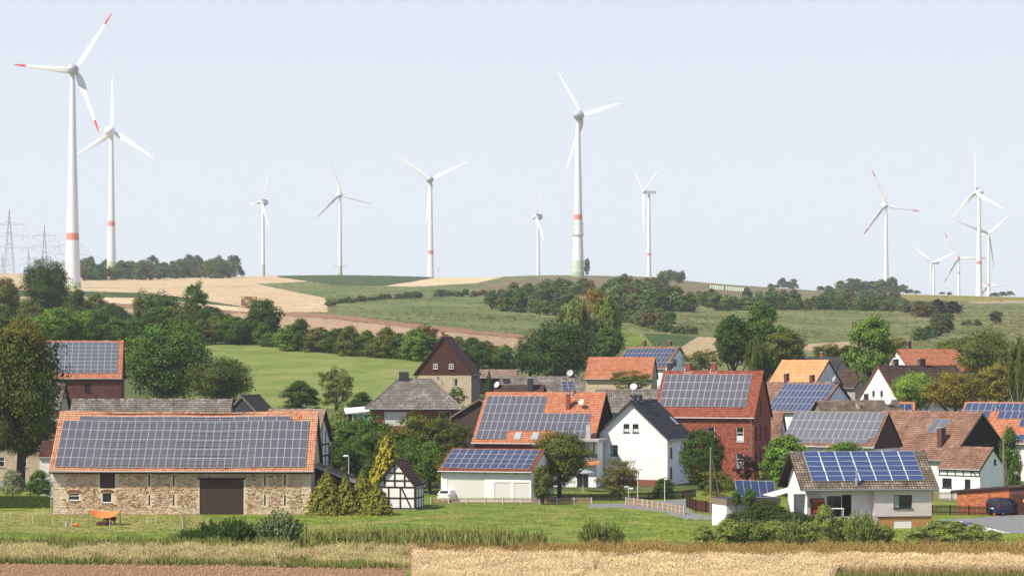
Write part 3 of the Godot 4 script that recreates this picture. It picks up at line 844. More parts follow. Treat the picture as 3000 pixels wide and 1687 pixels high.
# p: name, label, cx, d, yaw, L, W, he, hr (absolute heights), wall, gable, pal, tile [w, h, hump], ov, og, front/right/left openings
func house(p: Dictionary) -> Dictionary:
	var yaw := deg_to_rad(p.yaw)
	var base: float = p.get("base", gy(p.cx, p.d))
	var o := thing(p.name, Vector3(p.cx, base, -p.d), yaw, p.label, p.get("cat", "house"), p.get("group", ""))
	var h := {"o": o, "L": p.L, "W": p.W, "he": p.he - base, "hr": p.hr - base, "ov": p.get("ov", 0.5), "og": p.get("og", 0.3)}
	if p.has("sag"): h.sag = p.sag
	var wl: float = h.L - 2 * h.og
	var ww: float = h.W - 2 * h.ov
	var k: float = (h.hr - h.he) / (h.W * 0.5)
	var whe: float = h.he + h.ov * k - 0.16
	var whr: float = h.hr - 0.16
	h.merge({"wl": wl, "ww": ww, "whe": whe, "whr": whr})
	var zf := ww * 0.5
	var xf := wl * 0.5
	var faces := {
		"front": [Vector3(0, 0, zf), Vector3(1, 0, 0), Vector3(0, 0, 1), wl, whe, 0.0],
		"back": [Vector3(0, 0, -zf), Vector3(-1, 0, 0), Vector3(0, 0, -1), wl, whe, 0.0],
		"right": [Vector3(xf, 0, 0), Vector3(0, 0, -1), Vector3(1, 0, 0), ww, whe, whr],
		"left": [Vector3(-xf, 0, 0), Vector3(0, 0, 1), Vector3(-1, 0, 0), ww, whe, whr],
	}
	h.faces = faces
	for f in faces:
		var a: Array = faces[f]
		var holes: Array = p.get(f, [])
		var mb := MB.new()
		face(mb, a[0], a[1], a[2], a[3], a[4], a[5], holes, 0.16, -2.5)
		part(o, "wall", mb, M[p.get(f + "_wall", p.wall)])
		for q in holes: window(o, a[0], a[1], a[2], q)
	# gable cladding
	for f in ["left", "right"]:
		if p.has(f + "_gable"):
			var a: Array = faces[f]
			var mb := MB.new()
			var y: float = p.get("gable_from", whe - 0.15)
			var half: float = ww * 0.5 if y <= whe else ww * 0.5 * (whr - y) / (whr - whe)
			mb.poly([a[0] + a[1] * -half + a[2] * 0.06 + Vector3(0, y, 0), a[0] + a[1] * half + a[2] * 0.06 + Vector3(0, y, 0), a[0] + a[1] * half + a[2] * 0.06 + Vector3(0, maxf(whe, y), 0), a[0] + a[2] * 0.06 + Vector3(0, whr, 0), a[0] + a[1] * -half + a[2] * 0.06 + Vector3(0, maxf(whe, y), 0)], a[2] * -0.05)
			part(o, "gable_cladding", mb, M[p[f + "_gable"]])
	# roof: boards under, tiles on the front slope (and on the back where asked)
	var rm := MB.new()
	var pal := palette(p.pal)
	for back in [false, true]:
		var fr := slope_frame(h, back)
		var mid: Vector3 = fr[0] + fr[1] * h.L * 0.5 + fr[2] * fr[4] * 0.5 - fr[3] * (0.07 + 1.3 * float(h.get("sag", 0.0)))
		rm.box(mid, Vector3(h.L - 0.02, 0.12, fr[4]), Basis(fr[1], fr[3], fr[1].cross(fr[3])))
	var roof := part(o, "roof", rm, M.wood_dark)
	var tm := MB.new()
	var tt: Array = p.get("tile", [0.3, 0.36, 0.05])
	var q2 := RandomNumberGenerator.new()
	q2.seed = p.name.hash() + int(p.cx * 10)
	var f0 := slope_frame(h)
	tiles(tm, f0, h.L, f0[4], tt[0], tt[1], tt[2], pal, q2, h)
	var f1 := slope_frame(h, true)
	f1[3] = f1[3]
	var bm := MB.new()
	tiles(tm, f1, h.L, f1[4], 0.6, 0.6, 0.02, pal, q2, h)
	tag(part(roof, "roof_tiles", tm, M.tile), "", "", "", "stuff")
	var cm := MB.new()
	var nseg := int(h.L / 0.4)
	for i in nseg:
		var u0: float = -h.L * 0.5 + i * h.L / nseg
		cm.col = (pal[q2.randi() % pal.size()] as Color) * q2.randf_range(0.85, 1.1)
		cm.tube([Vector3(u0, h.hr + sag_at(h, u0 + h.L * 0.5) - 0.02, 0), Vector3(u0 + h.L / nseg + 0.03, h.hr + sag_at(h, u0 + h.L * 0.5) + 0.01, 0)], [0.12, 0.13], 8)
	tag(part(roof, "ridge_tiles", cm, M.tile), "", "", "", "stuff")
	# verge boards and gutter
	for s in [-1.0, 1.0]:
		for back in [false, true]:
			var fr := slope_frame(h, back)
			var vb := MB.new()
			var e: Vector3 = Vector3(s * (h.L * 0.5 + 0.015), h.hr, 0)
			vb.beam(e - fr[3] * 0.08 - fr[2] * 0.0, e + fr[2] * fr[4] - fr[3] * 0.08, 0.2, 0.03, Vector3.RIGHT)
			part(roof, "verge_board", vb, M[p.get("verge", "beam")])
	var gm := MB.new()
	gm.tube([Vector3(-h.L * 0.5, h.he - 0.03, h.W * 0.5 + 0.06), Vector3(h.L * 0.5, h.he - 0.03, h.W * 0.5 + 0.06)], [0.07, 0.07], 8)
	part(roof, "gutter", gm, M.zinc)
	return h

func downpipe(h: Dictionary, x: float, z: float) -> void:
	var mb := MB.new()
	mb.tube([Vector3(x, h.he - 0.05, h.W * 0.5 + 0.06), Vector3(x, h.he - 0.35, h.W * 0.5), Vector3(x, h.he - 0.9, z), Vector3(x, -0.5, z)], [0.05, 0.05, 0.05, 0.05], 7)
	part(h.o, "downpipe", mb, M.zinc)

func timbers(h: Dictionary, f: String, segs: Array, w := 0.16) -> void:
	# half-timbering: each beam a part; segs [s0, t0, s1, t1] on that face
	var a: Array = h.faces[f]
	var k := 0
	for s in segs:
		var mb := MB.new()
		k += 1
		var p0: Vector3 = a[0] + a[1] * s[0] + Vector3(0, s[1], 0) + a[2] * 0.01
		var p1: Vector3 = a[0] + a[1] * s[2] + Vector3(0, s[3], 0) + a[2] * 0.01
		mb.beam(p0, p1, w, 0.07 + 0.003 * (k % 7), a[2])
		part(h.o, "beam", mb, M.beam)

# ---------- plants ----------
var CROWN := {}
var TRUNK := {}

func leaf(V: PackedVector3Array, N: PackedVector3Array, C: PackedColorArray, p: Vector3, n: Vector3, up: Vector3, l: float, w: float, c: Color) -> void:
	var x := n.cross(up)
	if x.length_squared() < 1e-4: x = n.cross(Vector3(0.3, 0.2, 0.9))
	x = x.normalized()
	var y := x.cross(n).normalized()
	var a := p - y * l * 0.5
	var b := p + x * w * 0.5
	var d := p + y * l * 0.5
	var e := p - x * w * 0.5
	V.append(a); V.append(b); V.append(d); V.append(a); V.append(d); V.append(e)
	for i in 6:
		N.append(n)
		C.append(c)

func to_mesh(V: PackedVector3Array, N: PackedVector3Array, C: PackedColorArray) -> ArrayMesh:
	var a := []
	a.resize(Mesh.ARRAY_MAX)
	a[Mesh.ARRAY_VERTEX] = V
	a[Mesh.ARRAY_NORMAL] = N
	a[Mesh.ARRAY_COLOR] = C
	var m := ArrayMesh.new()
	m.add_surface_from_arrays(Mesh.PRIMITIVE_TRIANGLES, a)
	return m

func rdir(r: RandomNumberGenerator) -> Vector3:
	var z := r.randf_range(-1, 1)
	var t := r.randf() * TAU
	var s := sqrt(1 - z * z)
	return Vector3(s * cos(t), z, s * sin(t))

# A crown fills the unit ball. Branch ends carry clumps of leaves; between them the crown is open.
func make_crown(sd: int, clumps: int, per: int, size: float, shape: String, slim := 0.6) -> ArrayMesh:
	var r := RandomNumberGenerator.new()
	r.seed = sd
	var V := PackedVector3Array()
	var N := PackedVector3Array()
	var C := PackedColorArray()
	var lobe := FastNoiseLite.new()      # the crown bulges and hollows unevenly
	lobe.seed = sd
	lobe.frequency = 0.9
	for k in clumps:
		var dir := rdir(r)
		var q := r.randf_range(0.55, 0.84) if r.randf() < 0.78 else r.randf_range(0.1, 0.55)
		var p := dir * q
		var cr := r.randf_range(0.19, 0.31)
		if shape == "tall":
			p.y = r.randf_range(-0.95, 0.9)
			var w := 0.70 * sqrt(maxf(0.02, 1.0 - p.y * p.y)) + 0.12 * (0.5 - p.y * 0.5)
			var t := r.randf() * TAU
			var rr := w * pow(r.randf(), 0.35)
			p.x = cos(t) * rr
			p.z = sin(t) * rr
			cr = r.randf_range(0.15, 0.25)
		elif shape == "dome":
			var yy := r.randf()
			var t := r.randf() * TAU
			var rr := 0.86 * sqrt(1.0 - yy * yy) * pow(r.randf(), 0.3)
			p = Vector3(cos(t) * rr, -0.93 + 1.72 * yy, sin(t) * rr)
			cr = r.randf_range(0.17, 0.29)
		elif shape == "ball":
			p = dir * pow(r.randf(), 0.18) * 0.86
			cr = 0.18
		elif shape == "open":
			p = dir * pow(r.randf(), 0.35) * Vector3(0.88, 0.84, 0.88)
			cr = r.randf_range(0.13, 0.22)
		elif shape == "weep":
			p = dir * pow(r.randf(), 0.4) * Vector3(0.82, 0.78, 0.82) + Vector3(0, 0.12, 0)
			cr = r.randf_range(0.13, 0.2)
		if shape != "ball":
			var bulge := lobe.get_noise_3dv(p.normalized() * 1.4)
			if bulge < -0.28 and r.randf() < 0.6: continue
			p *= r.randf_range(0.90, 1.08) * (1.0 + 0.34 * bulge)
		var tone := r.randf_range(0.60, 1.35)
		var warm := r.randf_range(-0.14, 0.18)
		var ll := r.randf_range(0.85, 1.2)
		for i in per:
			var e := rdir(r)
			if e.y < -0.2 and r.randf() < 0.5: e.y = -e.y
			var rr := pow(r.randf(), 0.45)
			var at_ := p + e * cr * rr * Vector3(1.15, 0.8, 1.15)
			var n := (e * 0.6 + p * 0.45 + Vector3(0, 0.22, 0) + rdir(r) * 0.7).normalized()
			var up := rdir(r)
			var sz := size * r.randf_range(0.6, 1.25) * ll
			if shape == "weep":
				at_.y -= pow(r.randf(), 1.5) * 0.55
				up = Vector3(r.randf_range(-0.2, 0.2), 1, r.randf_range(-0.2, 0.2))
				n = Vector3(at_.x + r.randf_range(-0.5, 0.5), 0.25, at_.z + r.randf_range(-0.5, 0.5)).normalized()
				sz *= 1.5
			var t := tone * r.randf_range(0.78, 1.25)
			leaf(V, N, C, at_, n, up, sz, sz * slim, Color(t * (1.0 + warm), t, t * (1.0 - absf(warm))))
	return to_mesh(V, N, C)

# upright shoots with narrow leaves, as willow bushes have
func make_shoots(sd: int, shoots: int, per: int, size: float, slim: float) -> ArrayMesh:
	var r := RandomNumberGenerator.new()
	r.seed = sd
	var V := PackedVector3Array()
	var N := PackedVector3Array()
	var C := PackedColorArray()
	for k in shoots:
		var t := r.randf() * TAU
		var rr := sqrt(r.randf())
		var foot := Vector3(cos(t) * rr * 0.75, -1.0, sin(t) * rr * 0.75)
		var tall := (1.95 - 1.15 * rr * rr) * r.randf_range(0.75, 1.06)
		var lean := Vector3(cos(t) * rr * 0.35 + r.randf_range(-0.12, 0.12), 0, sin(t) * rr * 0.35 + r.randf_range(-0.12, 0.12))
		var tone := r.randf_range(0.72, 1.2)
		for i in per:
			var y := pow(r.randf(), 0.8)
			var p := foot + Vector3(0, tall * y, 0) + lean * y * y + Vector3(r.randf_range(-0.06, 0.06), 0, r.randf_range(-0.06, 0.06)) * (1.3 - y)
			var out := Vector3(r.randf_range(-1, 1), 0, r.randf_range(-1, 1)).normalized()
			var n := (out + Vector3(0, r.randf_range(0.1, 1.1), 0)).normalized()
			var up := (out * 0.7 + Vector3.UP).normalized()
			var q := tone * r.randf_range(0.75, 1.3)
			var sz := size * r.randf_range(0.7, 1.25) * (1.15 - 0.4 * y)
			leaf(V, N, C, p, n, up, sz, sz * slim, Color(q * r.randf_range(0.94, 1.08), q, q * 0.95))
	return to_mesh(V, N, C)

# tiers of drooping sprays round a spindle, for golden cypresses and spruces
func make_conifer(sd: int, tiers: int, per: int, size: float, droop: float, vary := 0.0) -> ArrayMesh:
	var r := RandomNumberGenerator.new()
	r.seed = sd
	var V := PackedVector3Array()
	var N := PackedVector3Array()
	var C := PackedColorArray()
	for k in tiers:
		var f := (k + r.randf()) / tiers
		var y := -1.0 + 2.0 * f
		var rad := (1.0 - pow(f, 1.7)) * 0.95 + 0.05
		var arms := int(5 + 12 * (1.0 - f))
		for a in arms:
			var t := TAU * (a + r.randf()) / arms
			var reach := rad * r.randf_range(0.72, 1.08)
			var tone := r.randf_range(0.7, 1.2)
			var dir := Vector3(cos(t), 0, sin(t))
			for i in per:
				var q := pow(r.randf(), 0.45)
				var p := dir * reach * q + Vector3(0, y - droop * q * q * 0.22 + r.randf_range(-0.04, 0.04), 0) + Vector3(r.randf_range(-1, 1), 0, r.randf_range(-1, 1)) * 0.09 * (1.2 - f)
				if p.y < -1.0: p.y = -1.0 + r.randf() * 0.05
				var n := (dir * 0.7 + Vector3(0, 0.8, 0) + rdir(r) * 0.6).normalized()
				var up := (dir * 0.9 + Vector3(0, r.randf_range(-0.2, 0.9), 0)).normalized()
				var cc := tone * r.randf_range(0.75, 1.2)
				# the young shoots at the ends are yellow, the old growth inside is green
				var g := clampf((q - 0.55) * 2.2 + r.randf_range(-0.25, 0.25), 0, 1) * vary
				leaf(V, N, C, p, n, up, size * r.randf_range(0.7, 1.3), size * 0.5, Color(cc * (0.16 + 0.84 * g), cc * (0.30 + 0.70 * g), cc * 0.75) if vary > 0 else Color(cc, cc, cc))
	return to_mesh(V, N, C)

func make_trunk(sd: int, m: int) -> ArrayMesh:
	# height 1, limbs spreading to a radius of about 0.35
	var r := RandomNumberGenerator.new()
	r.seed = sd
	var mb := MB.new()
	mb.tube([Vector3(0, -0.06, 0), Vector3(0, 0.03, 0), Vector3(0.01, 0.3, 0), Vector3(-0.01, 0.62, 0.01), Vector3(0.02, 0.9, 0)], [0.06, 0.042, 0.034, 0.024, 0.006], 8)
	for i in m:
		var y := r.randf_range(0.28, 0.62)
		var t := TAU * (i + r.randf() * 0.6) / m
		var e := Vector3(cos(t), 0, sin(t))
		var k := r.randf_range(0.22, 0.36)
		mb.tube([Vector3(0, y, 0), e * k * 0.45 + Vector3(0, y + 0.12, 0), e * k + Vector3(0, y + r.randf_range(0.22, 0.34), 0)], [0.018, 0.012, 0.004], 5)
	return mb.mesh()

func leaf_mat(called: String, c: Color, back := 0.35) -> void:
	var m := vmat(called, c, 0.85, 0.2)
	m.backlight_enabled = true
	m.backlight = Color(back, back, back * 0.5)

func make_plants() -> void:
	leaf_mat("l_dark", lin(0.054, 0.101, 0.021))
	leaf_mat("l_mid", lin(0.086, 0.157, 0.028))
	leaf_mat("l_bright", lin(0.136, 0.238, 0.034))
	leaf_mat("l_lime", lin(0.229, 0.346, 0.056))
	leaf_mat("l_olive", lin(0.132, 0.153, 0.029))
	leaf_mat("l_gold", lin(0.215, 0.177, 0.032))
	leaf_mat("l_amber", lin(0.300, 0.215, 0.034))
	leaf_mat("l_brown", lin(0.138, 0.092, 0.027))
	leaf_mat("l_ash", lin(0.095, 0.123, 0.024))
	leaf_mat("l_birch", lin(0.151, 0.192, 0.040))
	leaf_mat("l_willow", lin(0.235, 0.290, 0.075))
	leaf_mat("l_greywillow", lin(0.231, 0.289, 0.121))
	leaf_mat("l_hill", lin(0.083, 0.142, 0.043))
	leaf_mat("l_hill_olive", lin(0.129, 0.165, 0.045))
	leaf_mat("l_hill_grey", lin(0.151, 0.203, 0.069))
	leaf_mat("l_hill_brown", lin(0.132, 0.119, 0.045))
	leaf_mat("l_rowan", lin(0.149, 0.147, 0.042))
	leaf_mat("l_purple", lin(0.032, 0.018, 0.022))
	leaf_mat("l_cypress", lin(0.500, 0.420, 0.045))
	leaf_mat("l_spruce", lin(0.051, 0.088, 0.027))
	leaf_mat("l_yellow", lin(0.420, 0.400, 0.040))
	leaf_mat("l_pale", lin(0.280, 0.320, 0.170))
	leaf_mat("l_hedge", lin(0.064, 0.096, 0.020))
	for i in 3:
		CROWN["round%d" % i] = make_crown(100 + i, 150, 80, 0.082, "round", 0.7)
		CROWN["far%d" % i] = make_crown(200 + i, 80, 42, 0.140, "round", 0.75)
		CROWN["dome%d" % i] = make_crown(300 + i, 140, 72, 0.085, "dome", 0.7)
		CROWN["fardome%d" % i] = make_crown(330 + i, 75, 42, 0.150, "dome", 0.75)
	for i in 2:
		CROWN["tall%d" % i] = make_crown(400 + i, 160, 66, 0.080, "tall", 0.7)
		CROWN["open%d" % i] = make_crown(430 + i, 130, 56, 0.070, "open", 0.65)
		CROWN["weep%d" % i] = make_crown(460 + i, 130, 80, 0.085, "weep", 0.4)
		CROWN["shoots%d" % i] = make_shoots(500 + i, 190, 95, 0.135, 0.38)
	for i in 2: CROWN["big%d" % i] = make_crown(640 + i, 260, 105, 0.052, "round", 0.7)
	CROWN["ball0"] = make_crown(600, 330, 40, 0.062, "ball", 0.8)
	CROWN["cypress0"] = make_conifer(700, 46, 32, 0.10, 1.0, 0.95)
	CROWN["cypress1"] = make_conifer(701, 46, 34, 0.10, 1.0, 0.42)
	CROWN["spruce0"] = make_conifer(702, 26, 20, 0.10, 0.6)
	for i in 3: TRUNK[i] = make_trunk(800 + i, 4 + i)

# A tree or bush whose crown shows from row ytop to row ybot and wpx wide at column px, standing at distance d
func tree(called: String, shape: String, m: String, px: float, ytop: float, ybot: float, wpx: float, d: float, label: String, group := "", cat := "tree", bark := "bark") -> Node3D:
	var g := on_ground(px, d)
	var top := at(px, ytop, d).y
	var low := maxf(at(px, ybot, d).y, g.y - 0.3)
	var w := wpx * d / F
	if top - low < 0.4: low = top - maxf(0.5, w * 0.6)
	var o := thing(called, g, rng.randf() * TAU, label, cat, group)
	if low < g.y + 0.5: low = g.y - 0.1
	var hgt := top - low
	var c := obj(o, "crown", CROWN[shape], M[m])
	c.scale = Vector3(w * 0.5, hgt * 0.5, w * 0.5) * rng.randf_range(0.98, 1.04)
	c.position = Vector3(0, low + hgt * 0.5 - g.y, 0)
	var t := obj(o, "trunk", TRUNK[rng.randi() % 3], M[bark])
	var th := maxf(0.6, low + hgt * 0.8 - g.y)
	var tw := minf(th, w * 1.25)
	t.scale = Vector3(tw, th, tw)
	return o

func pick(a: Array):
	return a[rng.randi() % a.size()]

# rows of trees or shrubs along a line on the hill: [px0, px1, base row at px0, at px1, height px, width px, step px]
func belt(called: String, shapes: Array, mats: Array, rows: Array, label: String, group: String, cat: String) -> void:
	for q in rows:
		var x: float = q[0]
		while x <= q[1]:
			var t: float = (x - q[0]) / maxf(1.0, q[1] - q[0])
			var yb := lerpf(q[2], q[3], t) + rng.randf_range(-2.5, 2.5)
			var hp: float = q[4] * rng.randf_range(0.72, 1.18)
			var w: float = q[5] * rng.randf_range(0.8, 1.2)
			var px: float = x + rng.randf_range(-0.25, 0.25) * q[6]
			var d := dist_of(px, yb)
			var m: String = pick(mats)
			tree(called, pick(shapes), m, px, yb - hp, yb, w, d, label % HUE.get(m, "green"), group, cat)
			x += q[6]

const HUE := {"l_hill": "dark green", "l_hill_olive": "olive", "l_hill_grey": "grey green", "l_hill_brown": "brownish", "l_purple": "purplish", "l_dark": "dark green", "l_mid": "mid green", "l_bright": "bright green", "l_olive": "olive", "l_ash": "dull green"}

func plant_trees() -> void:
	var N := ["l_hill", "l_hill", "l_hill", "l_hill_olive", "l_hill_grey", "l_hill_grey", "l_hill_brown"]
	var FR := ["fardome2", "far1", "fardome0", "fardome1"]
	var FD := ["fardome0", "fardome1", "fardome2"]
	belt("woodland_tree", ["fardome0", "fardome1", "fardome2", "far1"], ["l_hill", "l_hill", "l_hill", "l_hill_olive", "l_hill_brown"], [[245, 700, 814, 808, 58, 60, 22], [240, 690, 821, 813, 44, 54, 24]], "%s tree in the small wood behind the second tower from the left", "trees of the wood on the crest", "tree")
	belt("copse_tree", FR, N, [[1445, 1650, 908, 926, 58, 56, 23], [1475, 1690, 886, 892, 52, 52, 25], [1545, 1760, 864, 864, 42, 52, 27], [1605, 1670, 842, 840, 24, 42, 32], [1765, 2050, 906, 912, 66, 64, 26], [1780, 2000, 878, 884, 60, 60, 28], [1800, 1965, 852, 852, 50, 58, 30], [2045, 2125, 892, 914, 52, 48, 20]], "%s tree in the copse covering the slope below the central tower", "trees of the hillside copse", "tree")
	belt("thicket_shrub", FD, N, [[1825, 1950, 938, 974, 50, 60, 24], [1850, 1965, 918, 948, 42, 58, 28], [1960, 2035, 974, 980, 28, 34, 18]], "%s shrub in the thicket running downhill beside the dark green triangular field", "shrubs of the downhill thicket", "shrub")
	belt("hedge_shrub", FD, N, [[2115, 2460, 908, 906, 40, 44, 17], [2185, 2330, 888, 890, 46, 46, 36], [2440, 2600, 906, 912, 42, 44, 17], [2435, 2620, 886, 882, 40, 52, 30], [2510, 2740, 906, 918, 32, 44, 16], [2540, 2700, 892, 898, 24, 42, 24]], "%s shrub in the long hedge below the yellow sunflower field", "shrubs of the long right-hand hedge", "shrub")
	belt("crest_tree", ["fardome0", "fardome1", "fardome2"], ["l_hill", "l_hill_olive", "l_hill"], [[2462, 2612, 858, 858, 48, 58, 25], [2610, 2650, 858, 858, 30, 38, 20]], "%s tree in the clump on the crest at the end of the sunflower field", "clump of trees on the crest", "tree")
	belt("gully_shrub", FD, ["l_hill", "l_hill_brown", "l_hill", "l_purple"], [[2705, 2810, 928, 916, 46, 58, 22], [2700, 2790, 1000, 964, 42, 54, 20], [2735, 2775, 945, 940, 30, 40, 20]], "%s shrub in the gully between the two right-hand hill meadows", "shrubs of the right-hand gully", "shrub")
	belt("field_hedge_shrub", FD, ["l_hill", "l_hill", "l_hill_brown"], [[995, 1150, 890, 873, 15, 26, 12], [1170, 1238, 874, 871, 19, 30, 15], [1282, 1372, 869, 867, 20, 32, 16], [1388, 1448, 869, 869, 18, 30, 16]], "low %s shrub in the hedge between the two green fields on the hill", "shrubs between the green fields", "shrub")
	belt("ridge_shrub", FD, ["l_hill", "l_hill_grey"], [[2290, 2338, 844, 846, 26, 36, 18], [2255, 2278, 842, 843, 11, 22, 18], [2408, 2440, 851, 852, 17, 26, 15], [2668, 2698, 860, 860, 12, 24, 18], [2766, 2790, 863, 863, 9, 24, 18], [2915, 2960, 867, 867, 13, 30, 20], [2825, 2862, 952, 953, 18, 28, 18]], "small %s lone shrub on the right-hand ridge", "small shrubs on the ridge", "shrub")
	tree("birch_tree", "tall0", "l_hill", 1719, 757, 800, 24, 1680, "small upright tree just right of the central tower's green foot")
	tree("crest_tree", "far1", "l_hill", 1965, 789, 828, 52, 1600, "round tree on the skyline right of the slim tower with a box nacelle")
	tree("crest_tree", "far2", "l_hill", 1992, 791, 846, 40, 1520, "tree with a bare lower trunk on the skyline left of the wrapped bales")
	tree("field_tree", "far0", "l_hill_grey", 968, 872, 918, 42, 850, "grey green tree at the corner where stubble meets the sloping field")
	tree("bare_shrub", "open0", "l_purple", 2920, 908, 952, 48, 780, "thin purplish shrub alone on the right-hand hill meadow", "", "shrub")
	# left-hand trees above the village
	tree("maple_tree", "big1", "l_dark", 135, 752, 925, 150, 640, "tall dark round tree overlapping the foot of the nearest wind turbine")
	tree("turning_tree", "round1", "l_brown", 15, 806, 930, 95, 620, "brownish green tree at the left edge below the pylons")
	tree("olive_bush", "far0", "l_olive", 229, 838, 905, 44, 650, "small olive tree right of the nearest turbine's foot")
	belt("grove_tree", ["round0", "round1", "dome0", "dome2"], ["l_dark", "l_mid", "l_mid", "l_olive"], [[-30, 130, 985, 985, 130, 130, 55], [60, 350, 945, 945, 80, 105, 52], [20, 360, 1012, 1012, 110, 130, 56], [250, 640, 1000, 1000, 105, 115, 46], [300, 700, 968, 972, 70, 95, 46], [560, 730, 1012, 1010, 85, 90, 40], [-40, 120, 930, 930, 75, 90, 60]], "dense %s tree in the grove above the tall brick barn", "trees of the left-hand grove", "tree")
	tree("chestnut_tree", "round1", "l_bright", 160, 895, 1010, 130, 450, "bright green chestnut above the ridge of the tall brick barn")
	tree("chestnut_tree", "round2", "l_bright", 235, 905, 1010, 110, 455, "bright green chestnut with a rounded top right of its twin above the brick barn")
	tree("lime_tree", "round2", "l_olive", 425, 842, 985, 95, 600, "tree with a yellowish top between grove and stubble field")
	tree("oak_tree", "round0", "l_dark", 472, 850, 1000, 120, 590, "dark rounded tree right of the yellowish topped one")
	tree("poplar_tree", "tall0", "l_mid", 567, 828, 985, 95, 610, "slender twin-topped tree standing against the stubble field")
	tree("oak_tree", "round1", "l_dark", 772, 868, 1012, 118, 560, "pointed dark tree rising above the hedge near the straw stack")
	belt("hedgerow_shrub", ["dome0", "dome1", "dome2"], ["l_mid", "l_mid", "l_dark", "l_bright", "l_olive"], [[850, 1235, 1026, 1056, 84, 100, 36], [690, 860, 1008, 1018, 60, 84, 36], [1300, 1520, 1080, 1100, 82, 98, 38], [1230, 1420, 1050, 1062, 66, 84, 38]], "dense %s shrub in the tall hedgerow above the meadow", "shrubs of the tall hedgerow", "shrub")
	tree("thorn_tree", "round2", "l_brown", 1250, 948, 1030, 72, 540, "brown domed thorn tree left of the wooden gable's peak")
	# trees in the village, from the back
	tree("birch_tree", "weep0", "l_birch", 1688, 868, 1020, 118, 520, "weeping birch with hanging strands, left of the pair behind the village", "", "tree", "birch_bark")
	tree("birch_tree", "weep1", "l_birch", 1778, 866, 1010, 108, 522, "weeping birch with hanging strands, right of the pair behind the village", "", "tree", "birch_bark")
	tree("yellow_birch", "open0", "l_amber", 1745, 836, 935, 82, 530, "thin tree with yellow leaves and pale branches between the weeping birches", "", "tree", "birch_bark")
	tree("maple_tree", "big1", "l_dark", 1640, 934, 1130, 225, 475, "large dark maple in front of the weeping birches")
	tree("maple_tree", "round2", "l_dark", 1555, 978, 1110, 110, 485, "dark shoulder tree left of the large dark maple")
	tree("chestnut_tree", "round1", "l_mid", 1782, 948, 1065, 112, 490, "green chestnut with yellow tips right of the dark maple")
	tree("garden_tree", "open1", "l_olive", 1850, 1080, 1150, 140, 392, "loose leafy bush in front of the orange tiled barn")
	tree("garden_tree", "open0", "l_olive", 2055, 1020, 1095, 130, 460, "loose olive fruit tree right of the solar roofed house at the back")
	tree("spruce_tree", "spruce0", "l_spruce", 1433, 1083, 1155, 38, 400, "small dark spruce beside the wooden gabled house", "", "tree")
	tree("ash_tree", "round1", "l_dark", 2150, 912, 1090, 132, 432, "dark tree left of the tallest tree behind the brick house")
	tree("ash_tree", "tall1", "l_mid", 2243, 896, 1085, 140, 440, "tallest green tree behind the brick house")
	tree("birch_tree", "weep0", "l_ash", 2215, 985, 1100, 78, 412, "hanging birch in front of the tallest tree", "", "tree", "birch_bark")
	tree("chestnut_tree", "round0", "l_olive", 2303, 957, 1070, 128, 425, "olive rounded chestnut left of the orange half-timbered roof")
	tree("garden_bush", "round2", "l_olive", 2425, 1003, 1055, 95, 470, "olive bush above the dark roof of the back farmhouse", "", "shrub")
	tree("garden_bush", "dome1", "l_dark", 2485, 1010, 1060, 75, 470, "dark bush left of the bright green lime tree", "", "shrub")
	tree("lime_tree", "tall0", "l_bright", 2550, 926, 1110, 165, 412, "bright green lime tree left of the red tiled house")
	tree("pear_tree", "open1", "l_olive", 2632, 985, 1045, 78, 450, "sparse olive tree behind the red tiled roof")
	tree("hornbeam_tree", "round1", "l_olive", 2800, 985, 1085, 130, 440, "olive hornbeam behind the red tiled roof's right end")
	tree("hornbeam_tree", "big0", "l_olive", 2885, 955, 1130, 190, 425, "large olive hornbeam on the right above the red roof")
	tree("turning_tree", "round0", "l_gold", 2930, 1050, 1190, 150, 385, "golden brown tree at the right behind the solar farmhouse")
	tree("birch_tree", "weep1", "l_ash", 2985, 985, 1180, 85, 372, "tall birch with white trunk at the right edge", "", "tree", "birch_bark")
	tree("willow_tree", "big0", "l_lime", 2680, 1084, 1205, 145, 360, "pale green round willow in front of the white gabled house")
	tree("turning_tree", "big1", "l_gold", 2800, 1084, 1210, 195, 356, "golden brown spreading tree right of the pale green willow")
	tree("ash_tree", "big1", "l_mid", 490, 935, 1195, 290, 405, "broad dark green ash tree right of the tall brick barn")
	tree("ash_tree", "big0", "l_ash", 645, 1040, 1195, 200, 395, "rounded olive green ash tree at the meadow's left edge")
	tree("ash_tree", "big0", "l_ash", 58, 925, 1325, 265, 300, "huge dark ash tree with autumn tints at the left edge")
	var big := get_child(get_child_count() - 1)
	var gold := obj(big, "autumn_boughs", CROWN.open1, M.l_gold)
	gold.scale = Vector3(3.4, 3.6, 3.4)
	gold.position = big.get_node("crown").position + Vector3(0.3, 5.2, 0.6)
	big.rotation.y = 0.0
	for q in [[-2.6, -6.6, 1.5, 3.2], [2.9, -5.8, 1.2, 2.6], [0.4, -7.4, -1.5, 3.0], [-4.6, -3.0, 0.5, 2.8]]:
		var low := obj(big, "lower_bough", CROWN.big1, M.l_ash)
		low.scale = Vector3(q[3], q[3] * 0.9, q[3])
		low.position = big.get_node("crown").position + Vector3(q[0], q[1], q[2])
	tree("garden_bush", "dome0", "l_dark", 880, 1112, 1205, 130, 375, "dark domed bush at the lower edge of the meadow", "", "shrub")
	tree("plum_tree", "open0", "l_olive", 985, 1070, 1205, 118, 380, "straggly fruit tree standing against the meadow")
